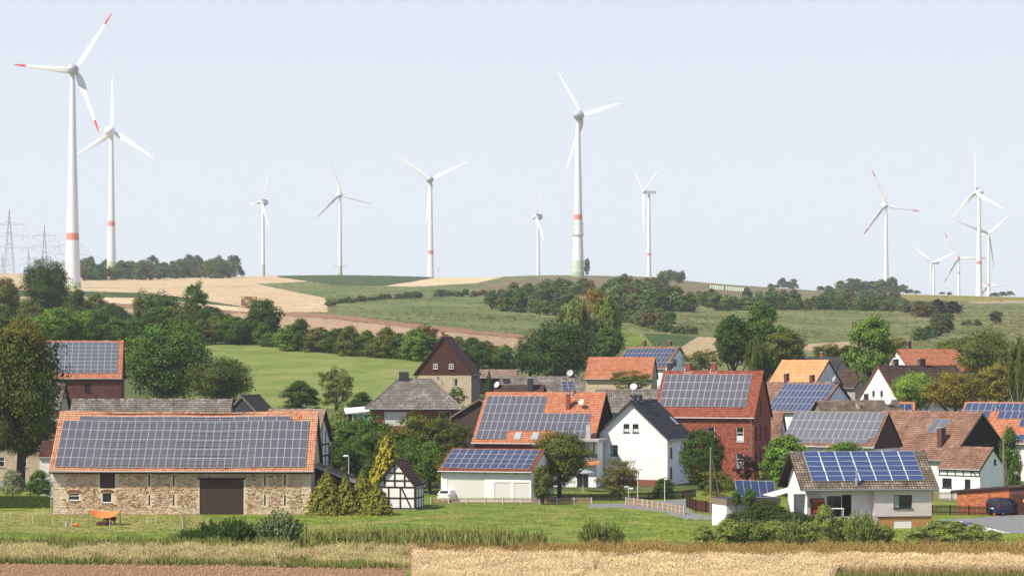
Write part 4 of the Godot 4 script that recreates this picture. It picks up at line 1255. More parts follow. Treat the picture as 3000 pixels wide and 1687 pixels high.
	for q in [[1040, 1215, 1345, 120, 303, "l_mid"], [1092, 1205, 1365, 118, 300, "l_mid"], [1150, 1240, 1385, 115, 297, "l_olive"], [1215, 1194, 1345, 108, 300, "l_olive"], [1290, 1203, 1345, 118, 298, "l_ash"], [1338, 1228, 1348, 100, 296, "l_ash"], [1190, 1268, 1425, 130, 290, "l_mid"], [1258, 1288, 1430, 130, 288, "l_mid"], [1305, 1318, 1432, 95, 286, "l_olive"], [1062, 1298, 1425, 120, 288, "l_mid"], [1112, 1318, 1432, 115, 284, "l_dark"], [1022, 1283, 1395, 85, 290, "l_mid"]]:
		tree("orchard_tree", pick(["round0", "round1", "round2", "open0"]), q[5], q[0], q[1], q[2], q[3], q[4], "%s leafy fruit tree in the garden between the stone barn and the white garages" % HUE[q[5]], "fruit trees of the middle garden")
	tree("elder_bush", "dome1", "l_willow", 990, 1200, 1300, 90, 312, "grey green bush beside the half-timbered gable behind the barn", "", "shrub")
	tree("yew_bush", "ball0", "l_spruce", 985, 1288, 1378, 76, 292, "dark rounded yew left of the parked cream van", "", "shrub")
	tree("garden_bush", "dome2", "l_dark", 1060, 1150, 1205, 90, 360, "dark hedge bush left of the hipped grey roof", "", "shrub")
	tree("garden_bush", "open1", "l_mid", 1340, 1130, 1190, 60, 345, "small green tree right of the hipped grey roof", "", "shrub")
	tree("ivy_tree", "ball0", "l_dark", 2058, 1246, 1455, 150, 296, "clipped ball-shaped tree beside the brick house")
	tree("beech_bush", "open1", "l_purple", 2190, 1328, 1412, 82, 288, "dark purple shrub in front of the brick house", "", "shrub")
	tree("garden_bush", "open0", "l_olive", 2102, 1368, 1470, 112, 279, "yellowish green bush behind the board fence", "", "shrub")
	tree("forsythia_bush", "dome1", "l_yellow", 2085, 1452, 1490, 50, 265, "bright yellow bush behind the curved board fence", "", "shrub")
	tree("hazel_bush", "dome0", "l_bright", 2300, 1272, 1410, 165, 284, "bright green bush left of the bungalow's roof", "", "shrub")
	tree("hazel_bush", "dome2", "l_bright", 2480, 1296, 1360, 180, 272, "bright green bush behind the bungalow's solar roof", "", "shrub")
	tree("cherry_tree", "big0", "l_olive", 1640, 1252, 1435, 200, 281, "full leafy cherry tree at the end of the white garages")
	tree("thuja_bush", "tall1", "l_olive", 1590, 1368, 1460, 74, 268, "conical green bush in front of the cherry tree", "", "shrub")
	tree("rowan_tree", "open1", "l_rowan", 1815, 1334, 1462, 130, 279, "loose reddish green tree in front of the white gabled house")
	tree("lilac_bush", "dome0", "l_dark", 1945, 1398, 1470, 80, 280, "dark green bush at the right corner of the white gabled house", "", "shrub")
	tree("dogwood_bush", "dome1", "l_pale", 35, 1372, 1450, 78, 279, "pale variegated bush behind the clipped hedge", "", "shrub")
	tree("elder_bush", "dome2", "l_mid", 112, 1378, 1450, 80, 279, "green bush behind the clipped hedge beside the stone barn", "", "shrub")
	tree("garden_bush", "dome2", "l_mid", 2958, 1250, 1420, 80, 300, "dark green tree behind the brick shed at the right edge", "", "shrub")
	# cypresses
	tree("golden_cypress", "cypress0", "l_cypress", 1135, 1252, 1455, 140, 264, "tall golden yellow cypress behind the half-timbered hut")
	var cy := [[958, 1366, 138, 249.6, "leftmost of four dark gold cypresses beside the stone barn"], [1012, 1383, 120, 250.0, "second of four dark gold cypresses beside the stone barn"], [1062, 1368, 122, 250.6, "third of four dark gold cypresses beside the stone barn"], [1104, 1404, 112, 249.0, "dark gold cypress touching the half-timbered hut"]]
	for c in cy: tree("dark_gold_cypress", "cypress1", "l_cypress", c[0], c[1], 1524, c[2], c[3], c[4], "dark gold cypresses")
	# the clipped hedge at the left edge
	# bushes along the front
	var fb := [["greywillow_bush", "shoots0", "l_greywillow", 815, 1487, 1600, 150, 213, "grey green willow bush in front of the stone barn's right end"], ["willow_bush", "shoots1", "l_willow", 1735, 1513, 1612, 80, 206, "left half of the upright willow bush alone on the lawn"], ["willow_bush", "shoots0", "l_willow", 1792, 1524, 1610, 82, 207, "right half of the upright willow bush alone on the lawn"], ["willow_bush", "dome0", "l_willow", 2062, 1536, 1608, 84, 207, "low willow bush nearest the utility pole"], ["round_hedge", "ball0", "l_hedge", 2242, 1464, 1560, 140, 229, "clipped rounded hedge beside the flat roofed annex"], ["myrtle_bush", "ball0", "l_hedge", 2320, 1497, 1570, 190, 226, "low clipped hedge in front of the bungalow terrace"]]
	for b in fb: tree(b[0], b[1], b[2], b[3], b[4], b[5], b[6], b[7], b[8], "", "shrub")
	tree("standard_tree", "round0", "l_mid", 2158, 1432, 1482, 30, 229.5, "small round headed tree in front of the flat annex, smaller of two")
	tree("standard_tree", "round2", "l_mid", 2199, 1425, 1484, 42, 229.0, "small round headed tree in front of the flat annex, larger of two")
	tree("round_hedge", "ball0", "l_hedge", 2168, 1496, 1575, 110, 226.5, "rounded hedge at the foot of the two small round headed trees", "", "shrub")
	var rb := [[2135, 1518, 110], [2190, 1516, 120], [2268, 1522, 110], [2335, 1514, 120], [2418, 1480, 95], [2472, 1512, 100], [2528, 1490, 110], [2588, 1535, 85], [2235, 1535, 90], [2380, 1530, 100]]
	for k in rb.size(): tree("willow_bush", ["dome0", "shoots0", "dome1", "shoots1", "dome2"][k % 5], "l_willow", rb[k][0], rb[k][1], 1612, rb[k][2], 207.0 + (k % 3) * 2.0, "leafy willow bush in the thicket in front of the bungalow", "willow thicket before the bungalow", "shrub")
	var rb2 := [[2690, 1540, 95], [2740, 1522, 105], [2800, 1530, 100], [2860, 1532, 105], [2910, 1550, 80]]
	for k in rb2.size(): tree("willow_bush", "dome%d" % (k % 3), "l_willow", rb2[k][0], rb2[k][1], 1612, rb2[k][2], 207.0 + (k % 2) * 2.0, "leafy willow bush in the thicket in front of the parking yard", "willow thicket before the yard", "shrub")
	var lb := [[560, 1545, 90], [620, 1520, 110], [690, 1508, 120], [740, 1530, 90]]
	for k in lb.size(): tree("tansy_bush", "shoots%d" % (k % 2), "l_mid", lb[k][0], lb[k][1], 1604, lb[k][2], 213.0 + (k % 2) * 2.0, "green weedy bush in front of the barn door", "weedy bushes before the barn", "shrub")

# ---------- wind turbines, pylons, cables ----------
var BLADE: ArrayMesh
var TIP: ArrayMesh
var BLADE_MID: ArrayMesh

func blade_part(t0: float, t1: float, steps: int) -> ArrayMesh:
	# a twisted, tapering aerofoil of unit length along +y between the shares t0 and t1
	var mb := MB.new()
	var rings := []
	for i in steps + 1:
		var t := lerpf(t0, t1, float(i) / steps)
		var chord := interp([0.0, 0.05, 0.12, 0.2, 0.4, 0.7, 0.93, 1.0], [0.042, 0.05, 0.096, 0.105, 0.074, 0.046, 0.026, 0.006], t)
		var thick := interp([0.0, 0.06, 0.2, 0.5, 1.0], [0.042, 0.040, 0.024, 0.011, 0.002], t)
		var tw := deg_to_rad(interp([0.0, 0.2, 0.5, 1.0], [34.0, 26.0, 12.0, 5.0], t)) 
		var ring := []
		for k in 10:
			var a := TAU * k / 10
			var x := (cos(a) * 0.5 + 0.12) * chord
			var z := sin(a) * 0.5 * thick * (1.0 + 0.5 * cos(a))
			ring.append(Vector3(x * cos(tw) - z * sin(tw), t, x * sin(tw) + z * cos(tw) - 0.03 * t * t))
		rings.append(ring)
	for i in steps:
		for k in 10:
			var k2 := (k + 1) % 10
			mb.quad(rings[i][k], rings[i + 1][k], rings[i + 1][k2], rings[i][k2])
	for k in range(1, 9): mb.tri(rings[steps][0], rings[steps][k], rings[steps][k + 1])
	return mb.mesh()

# hub: picture position; R: blade length px; psi: where the rotor faces (0 = camera); a0: blade angle; rows of bands in px
func turbine(label: String, bx: float, by: float, hx: float, hy: float, d: float, R: float, psi: float, a0: float, wt: float, wb: float, opt := {}) -> void:
	var k := d / F
	var base := at(bx, by, d)
	var o := thing("wind_turbine", base, 0.0, label, "wind turbine", "wind turbines on the ridge")
	var hub := at(hx, hy, d) - base
	var top := hub.y - 1.6 * (wt * k * 0.5)
	var mb := MB.new()
	var foot := -25.0
	var rt := wt * k * 0.5
	var rb := wb * k * 0.5
	var rad := func(y: float) -> float:
		var t := clampf(y / top, 0, 1)
		return lerpf(rb, rt, pow(t, 0.72)) if opt.get("flare", true) else lerpf(rb, rt, t)
	var seg := func(y0: float, y1: float) -> MB:
		var m := MB.new()
		var pr := []
		for i in 13:
			var y := lerpf(y0, y1, i / 12.0)
			pr.append([rad.call(maxf(y, 0.0)), y])
		m.lathe(pr, 28)
		return m
	# painted bands are rings of the tower
	var cuts := [[foot, "turbine_white"]]
	if opt.has("green"): cuts = [[foot, "turbine_green_dark"], [(by - opt.green[0]) * k, "turbine_green"], [(by - opt.green[1]) * k, "turbine_white"]]
	if opt.has("band"):
		cuts.append([(by - opt.band[1]) * k, "band_red"])
		cuts.append([(by - opt.band[0]) * k, "turbine_white"])
	cuts.append([top, ""])
	for i in cuts.size() - 1:
		var nm: String = "tower" if cuts[i][1] == "turbine_white" else "painted_band"
		part(o, nm, seg.call(cuts[i][0], cuts[i + 1][0]), M[cuts[i][1]])
	# seams of the concrete rings
	if opt.get("rings", 0) > 0:
		for i in opt.rings:
			var y: float = top * 0.62 * (i + 1) / opt.rings
			var sm := MB.new()
			var rr: float = rad.call(y)
			sm.lathe([[rr - 0.01, y - 0.1], [rr + 0.03, y - 0.06], [rr + 0.03, y + 0.06], [rr - 0.01, y + 0.1]], 28)
			part(o, "ring_joint", sm, M.turbine_white)
	# nacelle and spinner along the rotor axis
	var ax := Basis(Vector3.UP, psi)
	var dir := ax.z
	var nr: float = opt.get("nacelle", 1.9) * rt
	var lay := Basis(ax.x, dir, ax.x.cross(dir))
	var nm2 := MB.new()
	var rot_at := hub
	if opt.get("box", false):
		var bl: float = opt.get("length", nr * 4.5)
		nm2.box(hub - dir * bl * 0.5, Vector3(nr * 1.5, nr * 1.5, bl), Basis(ax.x, Vector3.UP, dir))
		nm2.box(hub - dir * bl * 0.85 + Vector3(0, nr * 0.85, 0), Vector3(nr * 1.2, nr * 0.3, bl * 0.25), Basis(ax.x, Vector3.UP, dir))
		var nc := part(o, "nacelle", nm2, M.turbine_white)
		for s in [-1.0, 1.0]:
			var st := MB.new()
			st.box(hub - dir * bl * 0.5 + ax.x * s * nr * 0.76, Vector3(0.06, nr * 0.45, bl * 0.8), Basis(ax.x, Vector3.UP, dir))
			part(nc, "stripe", st, M.turbine_grey)
		var sp := MB.new()
		sp.lathe([[nr * 0.7, 0.0], [nr * 0.72, nr * 0.5], [nr * 0.5, nr * 1.1], [0.02, nr * 1.4]], 16, hub, lay)
		part(o, "spinner", sp, M[opt.get("hub", "turbine_white")])
		rot_at = hub + dir * nr * 0.5
	else:
		var pr := []
		for i in 15:
			var t := i / 14.0
			var r := nr * 1.18 * pow(sin(PI * pow(t, 0.8)), 0.75) if i > 0 and i < 14 else 0.01
			pr.append([r, lerpf(-nr * 2.3, nr * 1.0, t)])
		nm2.lathe(pr, 20, hub, lay)
		var nc := part(o, "nacelle", nm2, M[opt.get("hub", "turbine_grey")])
		var am := MB.new()
		am.box(hub - dir * nr * 0.6 + Vector3(0, nr * 1.25, 0), Vector3(nr * 1.6, nr * 0.08, nr * 0.08), Basis(ax.x, Vector3.UP, dir))
		am.box(hub - dir * nr * 0.6 + Vector3(0, nr * 1.15, 0), Vector3(nr * 0.08, nr * 0.3, nr * 0.08), Basis(ax.x, Vector3.UP, dir))
		part(nc, "wind_vane", am, M.turbine_grey)
		rot_at = hub + dir * nr * 0.35
	var bl2 := R * k
	for i in 3:
		var a := deg_to_rad(a0) + i * TAU / 3
		if cos(psi) < 0: a = PI - a
		var b := obj(o, "blade", BLADE, M.turbine_white)
		b.transform = Transform3D(ax * Basis(Vector3.BACK, a - PI * 0.5) * Basis.from_scale(Vector3(bl2, bl2, bl2)), rot_at)
		if opt.has("striped"):
			obj(b, "blade_band", BLADE_MID, M.band_red).scale = Vector3(1.05, 1.0, 1.25)
		obj(b, "blade_tip", TIP, M.turbine_red if opt.get("red", false) else M.turbine_white)
	if opt.get("antenna", false):
		var y1: float = (by - 705.0) * k
		for i in 3:
			var yy: float = (by - [657.0, 672.0, 684.0][i]) * k
			var rr: float = rad.call(yy) + 0.5
			for j in 6:
				var t := TAU * j / 6.0 + 0.3
				var pm := MB.new()
				pm.box(Vector3(cos(t) * rr, yy, sin(t) * rr), Vector3(0.3, 2.4, 0.25), Basis(Vector3.UP, -t))
				part(o, "antenna", pm, M.turbine_grey)
		for yy in [(by - 690.0) * k]:
			var gm := MB.new()
			var rr: float = rad.call(yy)
			gm.lathe([[rr, yy - 0.1], [rr + 0.6, yy - 0.1], [rr + 0.6, yy + 0.5], [rr + 0.55, yy + 0.5], [rr + 0.55, yy], [rr, yy]], 24)
			part(o, "platform", gm, M.turbine_grey)

func build_turbines() -> void:
	BLADE = blade_part(0.0, 0.80, 14)
	TIP = blade_part(0.80, 1.0, 5)
	BLADE_MID = blade_part(0.5, 0.66, 3)
	# the band lies a hair outside the white skin
	turbine("largest wind turbine with red blade tips at the far left", 211, 842, 217, 205, 1235, 203, PI - 0.30, 53, 13.5, 50, {"band": [683, 704], "red": true, "rings": 9, "green": [838, 828], "nacelle": 2.2})
	turbine("wind turbine with greenish foot standing before the small wood", 325, 814, 325, 385, 1560, 162, PI - 0.33, 89, 11, 31, {"band": [647, 663], "rings": 8, "green": [802, 767], "nacelle": 2.3, "hub": "turbine_white"})
	turbine("small wind turbine right of the wood, left of three across the middle", 770, 812, 768, 592, 2100, 90, -1.03, 62, 7, 12, {"nacelle": 2.4, "hub": "turbine_white", "green": [808, 775]})
	turbine("wind turbine standing above the dark maize field", 996, 808, 994.6, 569.5, 1900, 100, 0.31, 105, 6.5, 13.5, {"nacelle": 2.5, "hub": "turbine_white", "green": [800, 778]})
	turbine("wind turbine with red band at the right end of the maize field", 1261.5, 815, 1261, 526, 1850, 128, PI - 0.21, 24, 8.5, 21, {"band": [733, 745], "nacelle": 2.2})
	turbine("small wind turbine left of the massive central one", 1577, 808, 1574, 635, 2200, 90, -1.2, 67, 6.5, 10, {"nacelle": 2.3})
	turbine("massive central wind turbine with antennas and green foot", 1694, 814, 1703, 337.5, 1640, 168, PI - 0.87, 7, 12, 38, {"band": [628.5, 644.5], "green": [797, 763], "rings": 14, "nacelle": 2.1, "antenna": true})
	turbine("slim wind turbine with a long box nacelle right of centre", 1902, 816, 1889, 562.5, 2000, 128, -1.31, 25, 7, 13, {"band": [741, 749], "box": true, "nacelle": 1.6, "length": 10.5, "flare": false})
	turbine("wind turbine with red blade tips behind the crest trees", 2598, 860, 2595, 601, 1900, 112, 0.26, 112, 7.5, 17, {"red": true, "nacelle": 2.3, "hub": "turbine_white"})
	turbine("tall wind turbine with red band among the right-hand group", 2870.5, 870, 2863, 564, 1900, 124, -0.98, 94, 8, 21, {"band": [765, 774], "nacelle": 2.7, "hub": "turbine_white"})
	turbine("small box nacelle turbine left in the right-hand group", 2738, 868, 2734, 769, 2500, 76, -0.61, 22, 5, 7, {"box": true, "nacelle": 1.6, "flare": false, "length": 15.0})
	turbine("wind turbine with red striped blades in the right-hand group", 2811, 870, 2809.5, 755, 2500, 85, 0.07, 0, 5.5, 9, {"red": true, "striped": true, "nacelle": 1.9, "hub": "turbine_red", "box": true, "length": 8.0, "flare": false})
	turbine("rightmost wind turbine with a red band near its foot", 2899, 870, 2898, 685, 2200, 104, 0.19, 40, 5.5, 9, {"band": [831, 838], "box": true, "nacelle": 1.9, "flare": false, "length": 12.0})
	turbine("faint wind turbine whose hub barely clears the right-hand ridge", 2893, 960, 2893, 836, 3000, 80, 0.17, 2, 4.5, 7, {"box": true, "nacelle": 1.6, "flare": false, "length": 14.0})
	turbine("wind turbine below the ridge showing only one red striped blade", 1263, 960, 1266, 846, 3000, 66, 0.2, 72, 4, 6, {"red": true, "striped": true, "box": true, "flare": false, "nacelle": 1.6, "length": 14.0})

func pylon(label: String, px: float, ytop: float, ybase: float, d: float, arms: Array, wb: float, drop := 9.0) -> Node3D:
	var k := d / F
	var base := at(px, ybase, d)
	var o := thing("pylon", base, 0.0, label, "pylon", "lattice pylons on the left")
	var hgt := (ybase - ytop) * k
	var t := 0.2
	var mb := MB.new()
	var half := func(y: float) -> float: return maxf(0.12, wb * k * 0.5 * (1.0 - 0.62 * minf(1.0, y / (hgt * 0.62))) if y < hgt * 0.62 else wb * k * 0.5 * 0.38 * (1.0 - (y - hgt * 0.62) / (hgt * 0.38)))
	var n := 13
	for i in n:
		var y0 := hgt * i / n
		var y1 := hgt * (i + 1) / n
		var a: float = half.call(y0)
		var b: float = half.call(y1)
		for s in [[-1, -1], [1, -1], [1, 1], [-1, 1]]:
			mb.beam(Vector3(s[0] * a, y0, s[1] * a), Vector3(s[0] * b, y1, s[1] * b), t, t)
			var e := [-s[1], s[0]]
			mb.beam(Vector3(s[0] * a, y0, s[1] * a), Vector3(e[0] * b, y1, e[1] * b), t * 0.55, t * 0.55)
	part(o, "lattice_mast", mb, M.steel)
	for q in arms:
		var am := MB.new()
		var y: float = (ybase - q[0]) * k
		var w: float = q[1] * k
		for s in [-1.0, 1.0]:
			for z in [-0.7, 0.7]:
				am.beam(Vector3(0, y, z), Vector3(s * w, y, 0), t * 0.8, t * 0.8)
				am.beam(Vector3(0, y + w * 0.22, z), Vector3(s * w, y + 0.1, 0), t * 0.7, t * 0.7)
			for i in 5:
				var u := (i + 0.5) / 5.0
				am.beam(Vector3(s * w * u, y, 0), Vector3(s * w * maxf(0.0, u - 0.1), y + w * 0.22 * (1.0 - u), 0), t * 0.5, t * 0.5)
		part(o, "cross_arm", am, M.steel)
		for s in [-1.0, 1.0]:
			for f in ([1.0] if q.size() < 3 else [1.0, 0.7]):
				var im := MB.new()
				im.tube([Vector3(s * w * f, y, 0), Vector3(s * w * f, y - drop * k, 0)], [0.16, 0.16], 5)
				part(o, "insulator", im, M.steel)
	return o

func cable(a: Vector3, b: Vector3, sag: float, r: float, label: String, group := "") -> void:
	var mb := MB.new()
	var p := []
	var rr := []
	for i in 11:
		var t := i / 10.0
		p.append(a.lerp(b, t) - a - Vector3(0, sag * 4.0 * t * (1.0 - t), 0))
		rr.append(r)
	mb.tube(p, rr, 4, false)
	single("cable", mb, M.cable, a, 0.0, label, "cable", group)

func build_pylons() -> void:
	pylon("nearest lattice pylon with three cross arms at the left edge", 25, 614, 812, 1700, [[658, 43], [692, 57, 2], [727, 53, 2]], 30)
	pylon("second lattice pylon with two cross arms above the dark tree", 128, 660, 815, 2000, [[691, 33], [724, 46, 2]], 20)
	pylon("small far pylon between the two large ones", 82, 733, 815, 2600, [[757, 22], [774, 27]], 12)
	pylon("faint pylon at the very left edge", 6, 744, 815, 2800, [[762, 18], [781, 20]], 12)
	pylon("pylon standing behind the largest turbine's tower", 206, 690, 820, 2300, [[719, 36], [746, 46]], 18)
	pylon("far pylon behind the turbine on the maize field", 996, 770, 840, 3000, [[779, 21]], 10, 10.0)
	var L := "thin power cable strung between the pylons on the left"
	for s in [[68, 668, 161, 700], [82, 702, 174, 733], [65, 702, 150, 733], [78, 737, 109, 765], [161, 700, 242, 729], [174, 733, 252, 756], [242, 729, 420, 772], [252, 756, 460, 800]]:
		cable(at(s[0], s[1], 1750), at(s[2], s[3], 2050), 6.0, 0.07, L, "power cables on the left")

# ---------- the buildings ----------
func hol(pxc: float, df: float, base: float, x0: float, y0: float, x1: float, y1: float, st: String, c := 1.0) -> Array:
	# an opening from its picture rectangle: [x, y, w, h, style] on a face whose middle shows at column pxc
	var k := df / F
	return [((x0 + x1) * 0.5 - pxc) * k / c, EYE - (y1 - HY) * k - base, (x1 - x0) * k / c, (y1 - y0) * k, st]

func stone_wall(h: Dictionary, holes: Array) -> void:
	var r := RandomNumberGenerator.new()
	r.seed = 41
	var a: Array = h.faces.front
	var cols := [rgb(180, 150, 118), rgb(164, 126, 90), rgb(144, 108, 78), rgb(192, 170, 142), rgb(164, 142, 120), rgb(138, 98, 68), rgb(198, 182, 158), rgb(176, 144, 112), rgb(188, 164, 134)]
	var found := []
	var w: float = a[3]
	var y := 0.0
	while y < a[4] - 0.1:
		var rh := r.randf_range(0.10, 0.21)
		if y < 0.5: rh = r.randf_range(0.16, 0.25)
		var x := -w * 0.5
		while x < w * 0.5 - 0.1:
			var edge := x < -w * 0.5 + 0.9 or x > w * 0.5 - 1.1
			var ln := r.randf_range(0.18, 0.46) * (1.0 if r.randf() < 0.8 else 1.4)
			if edge: ln = r.randf_range(0.5, 0.85)
			ln = minf(ln, w * 0.5 - x)
			var x1 := x + ln
			var skip := false
			for q in holes:
				var mg := 0.12 if q[4] != "s" else 0.03
				if x1 > q[0] - q[2] * 0.5 - mg and x < q[0] + q[2] * 0.5 + mg and y + rh > q[1] - mg and y < q[1] + q[3] + mg: skip = true
			if not skip and ln > 0.12:
				var c: Color = cols[r.randi() % cols.size()]
				if edge: c = c.lerp(rgb(222, 210, 188), 0.75)
				elif y < 0.7: c = c.lerp(rgb(206, 186, 156), 0.5)
				found.append([x, y + r.randf_range(-0.02, 0.02), ln, rh, c * r.randf_range(0.85, 1.12), r.randf_range(0.015, 0.06)])
			x = x1
		y += rh
	var order := range(found.size())
	order.sort_custom(func(p, q): return found[p][2] * found[p][3] > found[q][2] * found[q][3])
	var rest := MB.new()
	var wall: Node = h.o.get_node("wall")
	for k in order.size():
		var s: Array = found[order[k]]
		var mb := rest if k >= 300 else MB.new()
		mb.col = s[4]
		var j := 0.028
		var o: Vector3 = a[0]
		var c := []
		for e in [[0, 0], [1, 0], [1, 1], [0, 1]]:
			c.append(Vector3(s[0] + (j if e[0] == 0 else s[2] - j) + r.randf_range(-0.02, 0.02), s[1] + (j if e[1] == 0 else s[3] - j) + r.randf_range(-0.018, 0.018), 0))
		var b := 0.03
		var f := []
		var mid: Vector3 = (c[0] + c[2]) * 0.5
		for i in 4: f.append(c[i] + (mid - c[i]).normalized() * b + Vector3(0, 0, s[5] + r.randf_range(-0.01, 0.01)))
		for i in 4:
			c[i] += o
			f[i] += o
		mb.quad(f[0], f[1], f[2], f[3])
		for i in 4: mb.quad(c[i], c[(i + 1) % 4], f[(i + 1) % 4], f[i])
		if k < 300: part(wall, "stone", mb, M.stone)
	tag(part(wall, "rubble_stones", rest, M.stone), "", "", "", "stuff")

func skylight(h: Dictionary, u: float, v: float, w: float, t: float) -> void:
	var fr := slope_frame(h)
	var b := Basis(fr[1], fr[3], fr[1].cross(fr[3]))
	var p: Vector3 = fr[0] + fr[1] * u + fr[2] * v + fr[3] * 0.1
	var mb := MB.new()
	mb.box(p, Vector3(w, 0.12, t), b)
	var o := part(h.o, "skylight", mb, M.zinc)
	var gm := MB.new()
	gm.box(p + fr[3] * 0.06, Vector3(w - 0.14, 0.02, t - 0.14), b)
	part(o, "pane", gm, M.blind)

func flue(h: Dictionary, u: float, v: float, tall: float, r := 0.1) -> void:
	var fr := slope_frame(h)
	var p: Vector3 = fr[0] + fr[1] * u + fr[2] * v
	var mb := MB.new()
	mb.lathe([[r * 1.6, -0.3], [r * 1.6, tall * 0.45], [r, tall * 0.5], [r, tall * 0.9], [r * 1.5, tall * 0.92], [r * 1.5, tall], [0.0, tall * 1.04]], 12, p)
	part(h.o, "flue_pipe", mb, M.zinc)

func build_village() -> void:
	var h: Dictionary
	var B: float
	# --- the stone barn in front
	B = 0.0
	var bh := []
	var bf := [[291.0, 1387.0, 335.6, 1431.0, "b"], [199.0, 1444.5, 232.0, 1465.6, "wh"], [298.0, 1443.0, 326.6, 1472.5, "w"], [583.5, 1404.0, 713.0, 1512.0, "b"]]
	for q in bf: bh.append(hol(532, 250.25, B, q[0], q[1], q[2], q[3], q[4]))
	for x in [436.0, 507.5, 775.4, 834.0]:
		bh.append(hol(532, 250.25, B, x - 2.3, 1391, x + 2.3, 1423, "s"))
		bh.append(hol(532, 250.25, B, x - 2.3, 1450, x + 2.3, 1481, "s"))
	bh[3][1] = 0.02
	h = house({"name": "stone_barn", "label": "long stone barn with solar panels over its orange tile roof", "cat": "barn", "cx": -35.9, "d": 256.0, "yaw": 0.0, "L": 28.72, "W": 13.0, "he": 4.86, "hr": 11.18, "base": 0.0, "wall": "mortar", "right_wall": "beige_wall", "pal": "barn", "tile": [0.25, 0.36, 0.06], "ov": 0.75, "og": 0.3, "sag": 0.16, "front": bh, "verge": "wood_grey"})
	stone_wall(h, bh)
	panels(h, [[0.6, 1.52, 34, 5]], 0.78, 1.38, M.mono, 0.02, 0.02, 0.2)
	panels(h, [[2.3, 0.76, 15, 1]], 1.54, 0.72, M.mono, 0.02, 0.02, 0.2)
	downpipe(h, -14.2, 5.85)
	var a: Array = h.faces.front
	for q in [bh[1], bh[2]]:      # brick arches over the two windows
		for i in 11:
			var t := (i - 5) / 5.0
			var mb := MB.new()
			mb.box(Vector3(q[0] + t * (q[2] * 0.5 + 0.12), q[1] + q[3] + 0.1 + 0.13 * (1.0 - t * t), a[0].z + 0.03), Vector3(q[2] / 11.0 + 0.01, 0.24, 0.07), Basis(Vector3.BACK, -t * 0.35))
			part(h.o, "arch_brick", mb, M.brick_red)
	var rail := MB.new()
	rail.box(Vector3(5.6, 4.22, a[0].z + 0.07), Vector3(8.6, 0.09, 0.08))
	part(h.o, "door_rail", rail, M.steel)
	var lm := MB.new()
	lm.box(Vector3(4.3, 4.06, a[0].z + 0.05), Vector3(5.3, 0.16, 0.12))
	part(h.o, "lintel", lm, M.wood_dark)
	# lean-to on its right end
	var o := thing("lean_to", Vector3(-21.9, 0, -257.5), 0.0, "low lean-to with brown tiles between the stone barn and the cypresses", "shed")
	var lw := MB.new()
	lw.poly([Vector3(0.0, -0.5, 2.4), Vector3(5.9, -0.5, 2.4), Vector3(5.9, 2.9, 2.4), Vector3(0.0, 5.2, 2.4)], Vector3(0, 0, -5.0))
	part(o, "wall", lw, M.wood_dark)
	var tl := MB.new()
	var rr := RandomNumberGenerator.new()
	rr.seed = 3
	var sv := Vector3(6.3, -2.45, 0)
	tiles(tl, [Vector3(-0.1, 5.4, -2.8), Vector3(0, 0, 1), sv.normalized(), Vector3(2.45, 6.3, 0).normalized()], 5.5, sv.length(), 0.3, 0.36, 0.04, palette("brown"), rr, {})
	var lr := part(o, "roof", tl, M.tile)
	var vb := MB.new()
	vb.beam(Vector3(-0.1, 5.28, 2.75), Vector3(6.2, 2.83, 2.75), 0.3, 0.04, Vector3.BACK)
	part(lr, "verge_board", vb, M.zinc)
	# --- behind the barn
	h = house({"name": "brick_barn", "label": "tall dark brick barn with pale solar roof above the stone barn", "cat": "barn", "cx": -69.04, "d": 372.0, "yaw": 7.0, "L": 12.38, "W": 12.0, "he": 14.4, "hr": 20.43, "wall": "brick_dark", "pal": "orange", "og": 0.15, "ov": 0.3, "front": [[0.8, 12.3 - gy(-69.0, 372.0), 0.95, 1.4, "k2"]]})
	panels(h, [[0.1, 0.35, 11, 8]], 1.03, 0.86, M.mono_grey)
	bricks(h.o, h.faces.front[0], Vector3.RIGHT, Vector3.BACK, h.wl, 2.0, h.whe, 0, [[0.8, 12.3 - gy(-69.0, 372.0), 1.0, 1.45]], [lin(0.14, 0.06, 0.048), lin(0.10, 0.05, 0.042), lin(0.17, 0.075, 0.06)], 7, 0.28, 0.1)
	house({"name": "grey_longhouse", "label": "long weathered grey roof right behind the stone barn's ridge", "cx": -45.63, "d": 292.0, "yaw": 0.0, "L": 20.35, "W": 7.0, "he": 8.4, "hr": 12.08, "wall": "grey_wall", "pal": "grey", "ov": 0.3, "og": 0.1, "tile": [0.28, 0.34, 0.05]})
	h = house({"name": "slate_house", "label": "house with dark slate gable behind the stone barn", "cx": -37.72, "d": 332.0, "yaw": 77.7, "L": 8.0, "W": 5.4, "he": 9.4, "hr": 12.16, "wall": "grey_wall", "left_gable": "slate_dark", "left_wall": "slate_dark", "pal": "dark", "verge": "wood_grey", "ov": 0.25, "og": 0.25})
	h = house({"name": "timber_house", "label": "half-timbered house with brown roof behind the stone barn's right end", "cx": -26.6, "d": 285.0, "yaw": -13.0, "L": 7.4, "W": 6.5, "he": 7.02, "hr": 10.94, "wall": "white_old", "pal": "rosebrown", "og": 0.5, "ov": 0.3})
	timbers(h, "right", [[-2.7, 0.0, -2.7, 6.6], [-1.4, 0.0, -1.4, 7.6], [0, 0, 0, 9.6], [1.4, 0, 1.4, 8.0], [2.7, 0, 2.7, 6.6], [-2.8, 3.4, 2.8, 3.4], [-2.8, 6.4, 2.8, 6.4], [-2.7, 5.0, 2.7, 5.0]], 0.2)
